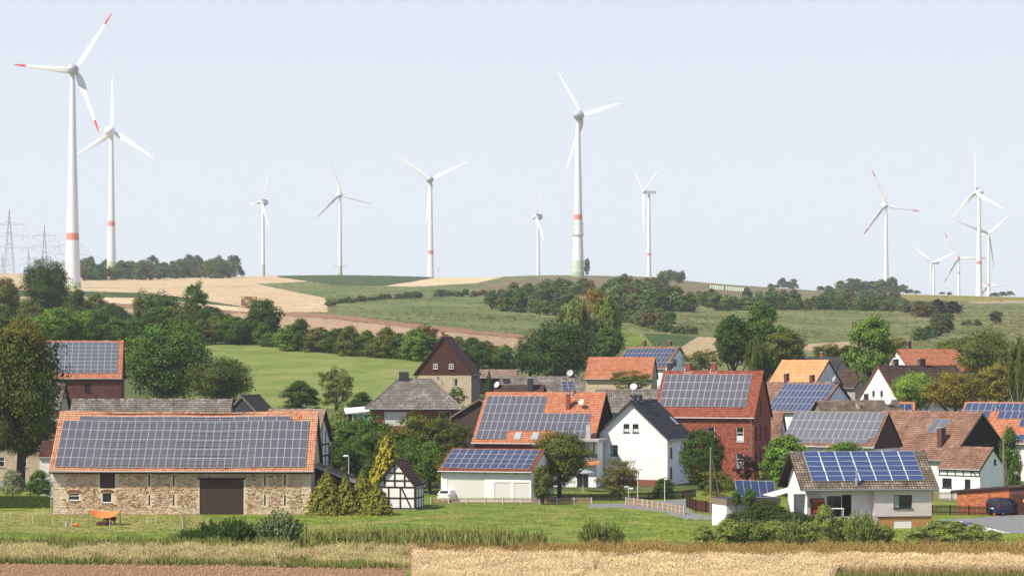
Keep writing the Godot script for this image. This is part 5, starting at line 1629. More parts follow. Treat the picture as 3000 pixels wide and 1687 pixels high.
	# beige house at the left edge and the small shed
	h = house({"name": "beige_house", "label": "beige plastered house half hidden behind the big ash tree", "cx": -67.5, "d": 312.0, "yaw": 0.0, "L": 14.0, "W": 8.0, "he": 10.6, "hr": 14.0, "wall": "beige_wall", "pal": "grey", "front": [[4.9, 1.6, 0.9, 1.3, "wh"], [2.0, 1.6, 0.9, 1.3, "wh"], [-1.0, 1.6, 0.9, 1.3, "wh"], [4.9, 4.8, 0.9, 1.3, "wh"], [2.0, 4.8, 0.9, 1.3, "wh"]]})
	h = house({"name": "old_shed", "label": "small white shed with dark red tiles left of the stone barn", "cat": "shed", "cx": -56.0, "d": 285.0, "yaw": 0.0, "L": 4.3, "W": 5.0, "he": 5.1, "hr": 7.0, "base": 0.6, "wall": "white_old", "pal": "oldshed", "ov": 0.2, "og": 0.1, "front": [[1.3, 1.4, 1.8, 1.5, "k2h"]]})
	# --- hipped roof house
	hip_house()
	# --- the wooden gable
	B = gy(-11.83, 424.0)
	h = house({"name": "wooden_gable_house", "label": "stone house with steep dark wooden gable in front of the hedgerow", "cx": -11.83, "d": 424.0, "yaw": 83.0, "L": 12.0, "W": 11.03, "he": 14.83, "hr": 21.81, "wall": "beige_wall", "front_wall": "wood_grey", "pal": "redbrown", "og": 0.35, "ov": 0.35, "left": [[2.3, 12.8 - B, 0.85, 1.4, "wt"]], "tile": [0.3, 0.4, 0.03]})
	a = h.faces.left
	var ym: float = 18.05 - B
	var y0: float = h.whe - 0.3
	var wm: float = h.ww * (h.whr - ym) / (h.whr - h.whe)
	board_gable(h.o, a[0], a[1], a[2], h.ww + 0.3, y0, ym, 0.26, M.wood_red, "board", wm)
	board_gable(h.o, a[0] + a[2] * 0.05, a[1], a[2], wm + 0.25, ym - 0.12, h.whr, 0.26, M.wood_red, "board")
	for x in [-1.4, 1.5]: window(h.o, a[0] + a[2] * 0.22, a[1], a[2], [x, 15.94 - B, 0.8, 0.95, "w2h"])
	chimney(h, 0.6, -0.2, 0.5, 0.5, 0.8, M.brick_red)
	dish(h.o, a[0] + a[2] * 0.5 + a[1] * -0.8 + Vector3(0, h.whe - 0.9, 0), 0.5, M.dish_grey)
	# --- brown gable behind the orange solar roof
	h = house({"name": "shingled_house", "label": "house with dark brown shingled gable left of the orange solar roof", "cx": -3.5, "d": 325.0, "yaw": 77.8, "L": 10.0, "W": 8.6, "he": 9.2, "hr": 11.83, "wall": "shingle_brown", "pal": "darkbrown", "verge": "wood_grey", "og": 0.4, "ov": 0.3})
	# --- orange roof with the L-shaped array
	h = house({"name": "solar_farmhouse", "label": "orange tiled farmhouse with an L-shaped solar array in the middle", "cx": 4.59, "d": 312.0, "yaw": -15.1, "L": 16.82, "W": 14.81, "he": 6.07, "hr": 12.72, "wall": "brick_red", "right_gable": "wood_dark", "pal": "orange", "tile": [0.3, 0.36, 0.03], "og": 0.3})
	panels(h, [[0.45, 0.8, 10, 2], [0.45, 4.2, 18, 2], [0.45, 7.6, 5, 1], [11.37, 7.6, 5, 1]], 0.82, 1.68, M.mono)
	skylight(h, 6.2, 8.6, 0.9, 1.4)
	skylight(h, 8.6, 8.6, 0.9, 1.4)
	chimney(h, 12.1, 3.2, 0.5, 0.5, 2.0, M.brick_red)
	flue(h, 12.2, 0.6, 1.0)
	dish(h.o, slope_frame(h)[0] + Vector3(14.0, -1.2, 2.6), 0.55, M.dish)
	# --- grey and brown roofs in the middle distance
	h = house({"name": "grey_house", "label": "grey tiled house with a small solar square below the dark maple", "cx": 4.66, "d": 382.0, "yaw": 6.2, "L": 13.68, "W": 7.2, "he": 11.9, "hr": 14.64, "wall": "grey_wall", "pal": "grey"})
	panels(h, [[10.2, 1.5, 2, 3]], 1.0, 0.8, M.poly_dark)
	dish(h.o, Vector3(5.0, h.hr + 0.6, 0.2), 0.75, M.dish_grey)
	h = house({"name": "brown_roof_house", "label": "low dark brown roof with two slate chimneys behind the orange farmhouse", "cx": 1.22, "d": 345.0, "yaw": -11.9, "L": 7.6, "W": 5.6, "he": 11.4, "hr": 13.5, "wall": "shingle_brown", "pal": "darkbrown"})
	chimney(h, 5.6, 1.4, 0.8, 0.7, 1.9, M.slate_dark)
	chimney(h, 1.6, -0.6, 0.9, 0.7, 0.7, M.slate_dark)
	dish(h.o, Vector3(-3.4, h.hr + 0.1, 0.6), 0.6, M.dish)
	house({"name": "tiled_shed", "label": "low reddish tiled shed right of the wooden gabled house", "cat": "shed", "cx": -2.68, "d": 450.0, "yaw": 0.1, "L": 7.4, "W": 5.3, "he": 14.2, "hr": 15.73, "wall": "wood_dark", "pal": "rosebrown", "og": 0.1})
	h = house({"name": "orange_barn", "label": "old barn with a plain bright orange tile roof", "cat": "barn", "cx": 20.72, "d": 434.0, "yaw": -11.2, "L": 12.7, "W": 9.5, "he": 14.04, "hr": 18.08, "wall": "beige_wall", "pal": "orange", "og": 0.2, "front": [[-4.6, 0.0, 1.5, 2.2, "b"], [1.4, 0.0, 1.2, 2.2, "b"]]})
	h = house({"name": "solar_house", "label": "white house with blue-grey solar roof farthest back in the centre", "cx": 31.0, "d": 505.0, "yaw": -38.0, "L": 14.1, "W": 11.0, "he": 15.9, "hr": 20.73, "wall": "blue_white", "pal": "brown", "right": [[-1.6, 16.6 - gy(31.0, 505.0), 1.5, 1.4, "k"]]})
	panels(h, [[0.6, 0.7, 13, 4]], 0.98, 1.5, M.poly_dark)
	chimney(h, 4.6, -0.3, 0.6, 0.6, 1.2, M.brick_dark)
	chimney(h, 11.4, -0.3, 0.6, 0.6, 1.1, M.brick_dark)
	house({"name": "grey_annex", "label": "grey roof between the orange farmhouse and the brick house", "cx": 17.18, "d": 342.0, "yaw": 1.0, "L": 9.6, "W": 7.5, "he": 9.58, "hr": 12.86, "wall": "grey_wall", "pal": "grey"})
	# --- the white gabled house
	B = gy(17.7, 310.0)
	h = house({"name": "white_gable_house", "label": "tall white gabled house with black roof in the centre", "cx": 17.7, "d": 310.0, "yaw": 68.5, "L": 11.1, "W": 11.1, "he": 6.6, "hr": 11.7, "wall": "white_wall", "pal": "slate", "tile": [0.33, 0.38, 0.012], "og": 0.5, "ov": 0.55, "verge": "slate_dark", "left": [[-0.7, 7.54 - B, 0.82, 1.13, "kc"], [0.58, 7.54 - B, 0.82, 1.13, "kc"], [-2.4, 4.43 - B, 1.02, 1.43, "kt"]], "front": [[-3.4, 3.6, 1.0, 1.4, "k"], [-3.4, 0.9, 1.0, 1.5, "k"]]})
	chimney(h, 2.0, -0.3, 1.0, 0.6, 0.6, M.slate_dark, false)
	chimney(h, 4.4, -0.3, 1.0, 0.6, 0.6, M.slate_dark, false)
	dish(h.o, Vector3(-3.6, h.hr + 1.9, -0.2), 0.6, M.dish, -1.4)
	downpipe(h, -5.0, 5.1)
	skylight(h, 9.4, 4.2, 0.8, 1.5)
	a = h.faces.left
	var pm := MB.new()
	pm.box(a[0] + a[2] * 0.02 + Vector3(0, 0.15, 0), Vector3(0.1, 1.2, h.ww + 0.02))
	part(h.o, "plinth", pm, M.brick_red)
	# white annex with balcony between garages and white house
	annex()
	# --- the brick house
	B = gy(28.44, 325.0)
	var fw := [[5.15, 5.87 - B, 1.05, 2.0, "whc"], [5.15, 2.25 - B, 1.05, 2.0, "whc"], [1.0, 5.87 - B, 1.05, 2.0, "wh"], [1.0, 2.25 - B, 1.05, 2.0, "wh"]]
	var rw := []
	for q in [[-0.98, 9.65, 1.9], [-3.4, 6.04, 2.0], [-0.98, 6.04, 2.0], [1.9, 6.04, 2.0], [-3.4, 2.35, 2.0], [-0.98, 2.35, 2.0]]: rw.append([q[0], q[1] - B, 0.7, q[2], "kh"])
	h = house({"name": "brick_house", "label": "tall red brick house with red tile roof and large solar array", "cx": 28.44, "d": 325.0, "yaw": -21.1, "L": 14.67, "W": 9.99, "he": 9.17, "hr": 15.62, "wall": "brick_red", "pal": "brickred", "tile": [0.24, 0.3, 0.02], "og": 0.2, "ov": 0.4, "front": fw, "right": rw, "verge": "wood_dark"})
	panels(h, [[0.48, 0.66, 14, 4]], 0.89, 1.41, M.mono)
	var bc := [lin(0.33, 0.10, 0.06), lin(0.26, 0.08, 0.052), lin(0.40, 0.135, 0.08), lin(0.20, 0.066, 0.048)]
	bricks(h.o, h.faces.front[0], h.faces.front[1], h.faces.front[2], h.wl, 0.0, h.whe, 0, fw, bc, 9)
	bricks(h.o, h.faces.right[0], h.faces.right[1], h.faces.right[2], h.ww, 0.0, h.whe, h.whr, rw, bc, 10, 0.3, 0.1)
	for i in 22:
		var mb := MB.new()
		mb.box(h.faces.front[0] + Vector3(-h.wl * 0.5 + 0.4 + i * (h.wl - 0.8) / 21.0, 4.97 - B, 0.05), Vector3(0.2, 0.16, 0.1))
		part(h.o, "dentil", mb, M.brick_red)
	downpipe(h, 6.8, 4.7)
	chimney(h, 3.6, -0.2, 0.7, 0.6, 1.0, M.brick_red)
	chimney(h, 0.8, -0.5, 0.7, 0.6, 0.8, M.slate_dark)
	chimney(h, 7.4, -0.2, 0.7, 0.6, 1.0, M.brick_red)
	# --- right of the brick house
	h = house({"name": "timber_shed", "label": "narrow half-timbered shed squeezed beside the brick house", "cat": "shed", "cx": 38.2, "d": 334.0, "yaw": -19.4, "L": 2.6, "W": 6.1, "he": 5.28, "hr": 9.6, "wall": "white_old", "pal": "brown", "og": 0.2})
	timbers(h, "right", [[-2.4, 0, -2.4, 3.6], [-1.2, 0, -1.2, 5.4], [0, 0, 0, 6.8], [1.2, 0, 1.2, 5.4], [-2.5, 1.6, 2.5, 1.6], [-2.5, 3.4, 2.5, 3.4], [-1.4, 5.0, 1.4, 5.0]], 0.18)
	h = house({"name": "blue_gable_house", "label": "house with pale blue gable and slanting solar field", "cx": 44.4, "d": 352.0, "yaw": -46.0, "L": 14.4, "W": 10.0, "he": 9.45, "hr": 13.87, "wall": "blue_white", "front_wall": "white_wall", "pal": "brown", "front": [[3.2, 2.4, 0.9, 1.6, "k"]]})
	panels(h, [[4.2, 0.5, 12, 4]], 0.80, 1.48, M.poly_grey)
	chimney(h, 4.0, -0.2, 0.6, 0.6, 1.2, M.brick_dark)
	chimney(h, 9.0, -0.2, 0.6, 0.6, 1.0, M.brick_dark)
	dish(h.o, Vector3(6.6, h.hr + 0.6, 0.5), 0.6, M.dish_grey)
	h = house({"name": "timbered_barn", "label": "half-timbered barn with a plain light orange roof", "cat": "barn", "cx": 51.24, "d": 402.0, "yaw": -40.9, "L": 9.82, "W": 9.04, "he": 13.18, "hr": 17.43, "wall": "white_old", "pal": "bright", "tile": [0.3, 0.36, 0.025], "og": 0.15, "verge": "wood_dark"})
	timbers(h, "right", [[-4, 2, -4, 5.0], [-2.7, 2, -2.7, 5.6], [-1.35, 2, -1.35, 7], [0, 2, 0, 8.2], [1.35, 2, 1.35, 7], [2.7, 2, 2.7, 5.6], [-4.2, 3.0, 4.2, 3.0], [-4.0, 4.4, 4.0, 4.4], [-2.6, 5.9, 2.6, 5.9], [-1.4, 7.2, 1.4, 7.2]], 0.17)
	h = house({"name": "dark_roof_farmhouse", "label": "farmhouse with long dark grey roof behind the light orange roof", "cx": 56.9, "d": 442.0, "yaw": -33.0, "L": 14.9, "W": 8.2, "he": 15.0, "hr": 18.15, "wall": "grey_wall", "front_wall": "white_old", "pal": "dark", "right": [[-0.6, 3.0, 0.6, 1.0, "k"]]})
	dish(h.o, Vector3(-3.6, h.hr + 0.9, 0.5), 0.8, M.dish)
	chimney(h, 10.3, -0.2, 0.6, 0.6, 0.9, M.brick_red)
	house({"name": "brown_annex", "label": "annex with rust brown roof right of the light orange roof", "cx": 64.0, "d": 428.0, "yaw": -50.0, "L": 6.0, "W": 7.6, "he": 12.4, "hr": 16.1, "wall": "grey_wall", "pal": "darkbrown"})
	var fl := thing("flat_garage", Vector3(68.5, gy(68.5, 440.0), -440.0), deg_to_rad(-20), "white garage with low dark roof left of the bright green lime tree", "garage")
	var fm := MB.new()
	face(fm, Vector3(0, 0, 2), Vector3.RIGHT, Vector3.BACK, 5.0, 2.4, 0, [[0.6, 0.0, 2.4, 2.0, "g"]])
	fm.box(Vector3(0, 0.4, -0.2), Vector3(4.99, 4.0, 3.9))
	part(fl, "wall", fm, M.white_wall)
	window(fl, Vector3(0, 0, 2), Vector3.RIGHT, Vector3.BACK, [0.6, 0.0, 2.4, 2.0, "g"])
	var fr := MB.new()
	fr.poly([Vector3(-2.8, 2.5, 2.4), Vector3(2.8, 2.5, 2.4), Vector3(2.2, 4.3, -2.2), Vector3(-2.8, 4.3, -2.2)], Vector3(0, -0.15, -0.05))
	part(fl, "roof", fr, M.slate_dark)
	# --- white gable and red roof on the right
	B = gy(69.0, 392.0)
	h = house({"name": "white_farmhouse", "label": "white gabled house with red verges and dark brown roof on the right", "cx": 69.08, "d": 392.0, "yaw": 36.0, "L": 19.0, "W": 10.4, "he": 10.3, "hr": 16.49, "wall": "white_wall", "pal": "darkbrown", "verge": "brick_red", "og": 0.2, "left": [[-1.2, 11.2 - B, 0.7, 1.1, "w"], [0.7, 11.2 - B, 0.7, 1.1, "w"]]})
	chimney(h, 4.4, -0.2, 0.9, 0.6, 0.9, M.brick_dark)
	chimney(h, 10.6, -0.2, 1.3, 0.7, 1.0, M.brick_dark)
	h = house({"name": "red_roof_house", "label": "white house with large brick red roof, rearmost on the right", "cx": 77.87, "d": 432.0, "yaw": 24.2, "L": 13.8, "W": 9.93, "he": 15.4, "hr": 19.59, "wall": "white_wall", "pal": "orange", "tile": [0.3, 0.36, 0.03], "verge": "brick_red"})
	chimney(h, 3.2, -0.5, 0.6, 0.6, 1.2, M.brick_dark)
	h = house({"name": "long_brown_house", "label": "long low brown roof with a white dish in the right middle", "cx": 51.29, "d": 342.0, "yaw": 9.9, "L": 12.6, "W": 6.0, "he": 9.6, "hr": 11.25, "wall": "wood_grey", "pal": "sandbrown"})
	chimney(h, 5.8, 2.2, 0.5, 0.5, 0.7, M.beige_wall)
	chimney(h, 7.8, -0.3, 0.6, 0.5, 0.8, M.brick_dark)
	dish(h.o, Vector3(4.2, h.hr - 0.1, 1.8), 0.62, M.dish)
	# --- solar roof with dotted modules
	h = house({"name": "dotted_solar_house", "label": "house almost covered in dotted grey solar modules behind the bungalow", "cx": 43.26, "d": 302.0, "yaw": -34.8, "L": 13.56, "W": 8.54, "he": 5.89, "hr": 10.27, "wall": "blue_white", "right_gable": "shingle_brown", "pal": "brown", "og": 0.15, "gable_from": 4.7 - gy(43.26, 302.0) + 1.0})
	panels(h, [[0.1, 0.06, 15, 3]], 0.86, 1.55, M.mono_dots)
	panels(h, [[1.0, 4.8, 7, 1]], 1.60, 0.84, M.mono_dots)
	# --- the big brown barn
	h = house({"name": "brown_barn", "label": "big barn with brown tile roof and black wooden gable on the right", "cat": "barn", "cx": 55.85, "d": 306.0, "yaw": -52.0, "L": 17.4, "W": 12.8, "he": 4.16, "hr": 10.29, "wall": "white_old", "right_wall": "brick_dark", "pal": "brown", "og": 0.3, "verge": "wood_grey"})
	a = h.faces.right
	board_gable(h.o, a[0], a[1], a[2], h.ww, h.whe - 0.5, h.whr, 0.3, M.black_board, "board")
	var th := thing("solar_collector", h.o.position, h.o.rotation.y, "pair of flat solar collectors on the brown barn roof", "solar collector")
	var hh := h.duplicate()
	hh.o = th
	panels(hh, [[10.3, 1.5, 2, 1]], 1.35, 2.5, M.thermal_grey)
	chimney(h, 14.3, 6.2, 0.75, 0.85, 2.3, M.brick_dark)
	dish(h.o, slope_frame(h)[0] + Vector3(11.1, -5.2, 6.3), 0.55, M.dish_grey)
	# --- small half-timbered cottage
	h = house({"name": "cottage", "label": "small white cottage with half-timbered strip and brown roof on the right", "cx": 56.0, "d": 280.0, "yaw": -41.0, "L": 5.85, "W": 6.6, "he": 3.88, "hr": 6.42, "base": 0.0, "wall": "white_wall", "pal": "brown", "og": 0.12, "ov": 0.25, "front": [[-1.7, 1.6, 1.3, 1.15, "kx"], [1.12, 1.6, 0.8, 1.1, "kx"]], "right": [[0.6, 4.4, 0.6, 0.65, "k2"]]})
	timbers(h, "front", [[-2.8, 3.72, 2.8, 3.72], [-2.8, 3.1, 2.8, 3.1], [-2.75, 3.1, -2.75, 3.7], [-1.65, 3.1, -1.65, 3.7], [-0.55, 3.1, -0.55, 3.7], [0.55, 3.1, 0.55, 3.7], [1.6, 3.1, 1.6, 3.7], [1.7, 3.7, 2.4, 3.1], [2.72, 3.1, 2.72, 3.7]], 0.12)
	# --- solar farmhouse at the right edge
	h = house({"name": "right_solar_house", "label": "orange roofed house with blue solar modules at the right edge", "cx": 69.35, "d": 322.0, "yaw": -31.9, "L": 12.4, "W": 11.1, "he": 5.7, "hr": 11.24, "wall": "white_old", "pal": "orange", "tile": [0.3, 0.36, 0.04]})
	panels(h, [[0.3, 0.25, 12, 1], [0.3, 1.75, 4, 1], [5.5, 1.75, 6, 1], [9.0, 3.25, 3, 1], [8.4, 6.2, 2, 1]], 0.98, 1.45, M.poly_grey)
	flue(h, 5.0, 1.9, 1.3)
	var s2 := house({"name": "small_orange_roof", "label": "bit of orange roof with dark collector between willow and brown roof", "cx": 59.5, "d": 350.0, "yaw": -10.0, "L": 3.6, "W": 5.0, "he": 8.9, "hr": 10.85, "wall": "white_old", "pal": "orange"})
	panels(s2, [[0.9, 0.5, 2, 1]], 1.1, 1.6, M.thermal)
	# --- white garages
	h = house({"name": "white_garages", "label": "low white garage block with solar roof and three white doors", "cat": "garage", "cx": -1.7, "d": 278.0, "yaw": -16.2, "L": 11.68, "W": 11.13, "he": 3.81, "hr": 6.24, "base": 0.25, "wall": "white_wall", "pal": "brickred", "og": 0.25, "ov": 0.5, "verge": "wood_fence", "front": [[-2.47, 0.0, 4.65, 2.6, "g"], [2.1, 0.0, 2.05, 2.3, "v"], [4.45, 0.0, 2.0, 2.3, "v"]]})
	panels(h, [[0.3, 0.35, 11, 4]], 0.98, 1.27, M.poly_dark)
	for i in 9:
		var mb := MB.new()
		mb.box(Vector3(-5.2 + i * 1.3, h.he - 0.12, h.W * 0.5 - 0.25), Vector3(0.1, 0.14, 0.5))
		part(h.o, "rafter_end", mb, M.wood_dark)
	# --- half-timbered hut
	h = house({"name": "timbered_hut", "label": "tiny half-timbered hut with dark brown roof on the lawn", "cat": "hut", "cx": -12.66, "d": 260.0, "yaw": 78.0, "L": 4.1, "W": 4.9, "he": 2.72, "hr": 5.75, "base": 0.0, "wall": "white_wall", "pal": "darkbrown", "tile": [0.34, 0.34, 0.05], "og": 0.3, "ov": 0.15})
	timbers(h, "left", [[-2.2, 0.34, 2.2, 0.34], [-2.2, 1.5, 2.2, 1.5], [-2.2, 2.72, 2.2, 2.72], [-1.65, 3.45, 1.65, 3.45], [-1.0, 4.3, 1.0, 4.3], [-2.18, 0.3, -2.18, 2.8], [-0.85, 0.3, -0.85, 2.72], [0.5, 0.3, 0.5, 2.72], [2.18, 0.3, 2.18, 2.8], [0.65, 2.65, 1.75, 0.4], [-1.3, 2.72, -1.3, 3.9], [-0.15, 2.72, -0.15, 5.3], [1.0, 2.72, 1.0, 4.3], [-2.2, 2.8, -0.1, 5.4], [2.2, 2.8, 0.1, 5.4]], 0.17)
	timbers(h, "front", [[-1.7, 0.34, 1.7, 0.34], [-1.7, 1.5, 1.7, 1.5], [-1.7, 2.6, 1.7, 2.6], [-1.68, 0.3, -1.68, 2.6], [-0.6, 0.3, -0.6, 2.6], [0.6, 0.3, 0.6, 2.6], [1.68, 0.3, 1.68, 2.6]], 0.17)
	pm = MB.new()
	pm.box(Vector3(0, 0.0, 0), Vector3(h.wl + 0.16, 0.5, h.ww + 0.16))
	part(h.o, "stone_plinth", pm, M.grey_wall)
	bungalow()
	brick_shed()

func hip_house() -> void:
	var B := gy(-13.9, 330.0)
	var o := thing("hipped_house", Vector3(-13.9, B, -330), 0.0, "brick house with hipped grey roof and wide chimney", "house")
	var he: float = EYE - (1198 - HY) * 325.0 / F - B
	var hr: float = EYE - (1112 - HY) * 330.0 / F - B
	var L := 13.8
	var W := 9.6
	var rl := 4.9
	var mb := MB.new()
	var holes := [[-2.6, he - 2.4, 3.2, 2.0, "g"], [4.4, he - 1.5, 1.6, 1.1, "w2"]]
	face(mb, Vector3(0, 0, W * 0.5 - 0.6), Vector3.RIGHT, Vector3.BACK, L - 1.2, he + 0.1, 0, holes, 0.16, -3.0)
	mb.box(Vector3(0, he * 0.5 - 1.4, -0.1), Vector3(L - 1.21, he + 3.0, W - 1.5))
	part(o, "wall", mb, M.brick_red)
	for q in holes: window(o, Vector3(0, 0, W * 0.5 - 0.6), Vector3.RIGHT, Vector3.BACK, q)
	var rm := MB.new()
	var e := [Vector3(-L / 2, he, W / 2), Vector3(L / 2, he, W / 2), Vector3(L / 2, he, -W / 2), Vector3(-L / 2, he, -W / 2), Vector3(-rl / 2, hr, 0), Vector3(rl / 2, hr, 0)]
	rm.quad(e[0], e[1], e[5], e[4])
	rm.quad(e[2], e[3], e[4], e[5])
	rm.tri(e[1], e[2], e[5])
	rm.tri(e[3], e[0], e[4])
	rm.quad(e[3], e[2], e[1], e[0])
	var roof := part(o, "roof", rm, M.grey_wall)
	var tm := MB.new()
	var r := RandomNumberGenerator.new()
	r.seed = 12
	var v := Vector3(0, he - hr, W / 2)
	tiles(tm, [Vector3(-L / 2, hr, 0), Vector3.RIGHT, v.normalized(), Vector3(0, W / 2, hr - he).normalized()], L, v.length(), 0.3, 0.34, 0.045, palette("hipgrey"), r, {}, (L - rl) / 2)
	tag(part(roof, "roof_tiles", tm, M.tile), "", "", "", "stuff")
	for s in [-1.0, 1.0]:
		var hm := MB.new()
		hm.col = lin(0.17, 0.15, 0.13)
		hm.tube([Vector3(s * L / 2, he + 0.05, W / 2), Vector3(s * rl / 2, hr + 0.05, 0)], [0.14, 0.14], 7)
		part(roof, "hip_cap", hm, M.tile)
	var rc := MB.new()
	rc.col = lin(0.17, 0.15, 0.13)
	rc.tube([Vector3(-rl / 2, hr + 0.05, 0), Vector3(rl / 2, hr + 0.05, 0)], [0.14, 0.14], 7)
	part(roof, "ridge_cap", rc, M.tile)
	var cm := MB.new()
	cm.box(Vector3(-1.6, hr + 0.3, 0), Vector3(1.4, 1.6, 0.8))
	var ch := part(o, "chimney", cm, M.slate_dark)
	var cc := MB.new()
	cc.box(Vector3(-1.6, hr + 1.3, 0), Vector3(1.6, 0.1, 1.0))
	part(ch, "cap", cc, M.zinc)
	var gm := MB.new()
	gm.tube([Vector3(-L / 2, he - 0.05, W / 2 + 0.05), Vector3(L / 2, he - 0.05, W / 2 + 0.05)], [0.07, 0.07], 7)
	part(roof, "gutter", gm, M.zinc)
	# the white conservatory with turquoise curtains
	var c := thing("conservatory", at(1047, 1262, 338), deg_to_rad(8), "white conservatory with turquoise curtains left of the hipped house", "conservatory")
	var fm := MB.new()
	for i in 5: fm.box(Vector3(-1.6 + i * 0.8, 1.3, 1.0), Vector3(0.12, 3.4, 0.12))
	for y in [0.6, 2.5]: fm.box(Vector3(0, y, 1.0), Vector3(3.3, 0.14, 0.13))
	part(c, "frame", fm, M.white_paint)
	for i in 4:
		var pn := MB.new()
		pn.box(Vector3(-1.2 + i * 0.8, 1.55, 0.95), Vector3(0.68, 1.8, 0.03))
		part(c, "pane", pn, M.teal if i > 0 else M.glass)
	var rf := MB.new()
	rf.poly([Vector3(-1.9, 2.62, 1.3), Vector3(1.9, 2.95, 1.3), Vector3(1.9, 3.6, -1.2), Vector3(-1.9, 3.3, -1.2)], Vector3(0, -0.12, 0))
	part(c, "roof", rf, M.white_paint)
	var bm := MB.new()
	bm.box(Vector3(0, -0.9, 0), Vector3(3.4, 2.9, 1.9))
	part(c, "wall", bm, M.white_wall)

func annex() -> void:
	var B := gy(9.5, 300.0)
	var o := thing("white_annex", Vector3(8.6, B, -304.0), deg_to_rad(-12), "white flat roofed annex with wooden balcony left of the white gabled house", "annex")
	var m := MB.new()
	var holes := [[1.2, 0.1, 1.5, 1.6, "k"], [0.2, 2.0, 1.0, 1.1, "k"]]
	face(m, Vector3(0, 0, 2.5), Vector3.RIGHT, Vector3.BACK, 6.0, 6.0, 0, holes)
	m.box(Vector3(0, 1.7, -0.3), Vector3(5.99, 8.6, 5.0))
	part(o, "wall", m, M.white_wall)
	for q in holes: window(o, Vector3(0, 0, 2.5), Vector3.RIGHT, Vector3.BACK, q)
	var r := MB.new()
	r.box(Vector3(0.4, 6.15, 0.6), Vector3(6.4, 0.3, 6.6))
	part(o, "roof", r, M.concrete)
	var c := MB.new()
	c.box(Vector3(1.6, 7.2, 0.4), Vector3(0.6, 1.9, 0.6))
	part(o, "chimney", c, M.concrete)
	var f := MB.new()
	f.box(Vector3(0.6, 3.35, 3.1), Vector3(5.6, 0.2, 1.3))
	var bal := part(o, "balcony", f, M.wood_red)
	for i in 28:
		var b := MB.new()
		b.box(Vector3(-2.1 + i * 0.2, 3.95, 3.7), Vector3(0.13, 1.0, 0.04))
		part(bal, "baluster", b, M.wood_dark)
	var p := MB.new()
	p.box(Vector3(2.9, 4.4, 3.7), Vector3(0.16, 3.3, 0.16))
	part(o, "post", p, M.wood_dark)
	# yellow awning and grey parasol in front of it
	var aw := MB.new()
	aw.poly([Vector3(-1.6, 0, 0.5), Vector3(1.9, 0.35, 0.5), Vector3(1.9, 0.75, -0.7), Vector3(-1.6, 0.4, -0.7)], Vector3(0, -0.12, 0))
	single("awning", aw, M.copper, at(1715, 1366, 298), deg_to_rad(-12), "orange slatted awning on the white annex", "awning")
	var pa := thing("parasol", at(1708, 1430, 292), 0.0, "open grey parasol under the orange awning", "parasol")
	var pc := MB.new()
	pc.lathe([[1.5, 1.95], [1.45, 2.02], [0.0, 2.55]], 8)
	part(pa, "canopy", pc, M.dish_grey)
	var pp := MB.new()
	pp.tube([Vector3(0, -0.9, 0), Vector3(0, 2.5, 0)], [0.03, 0.03], 6)
	part(pa, "pole", pp, M.white_paint)

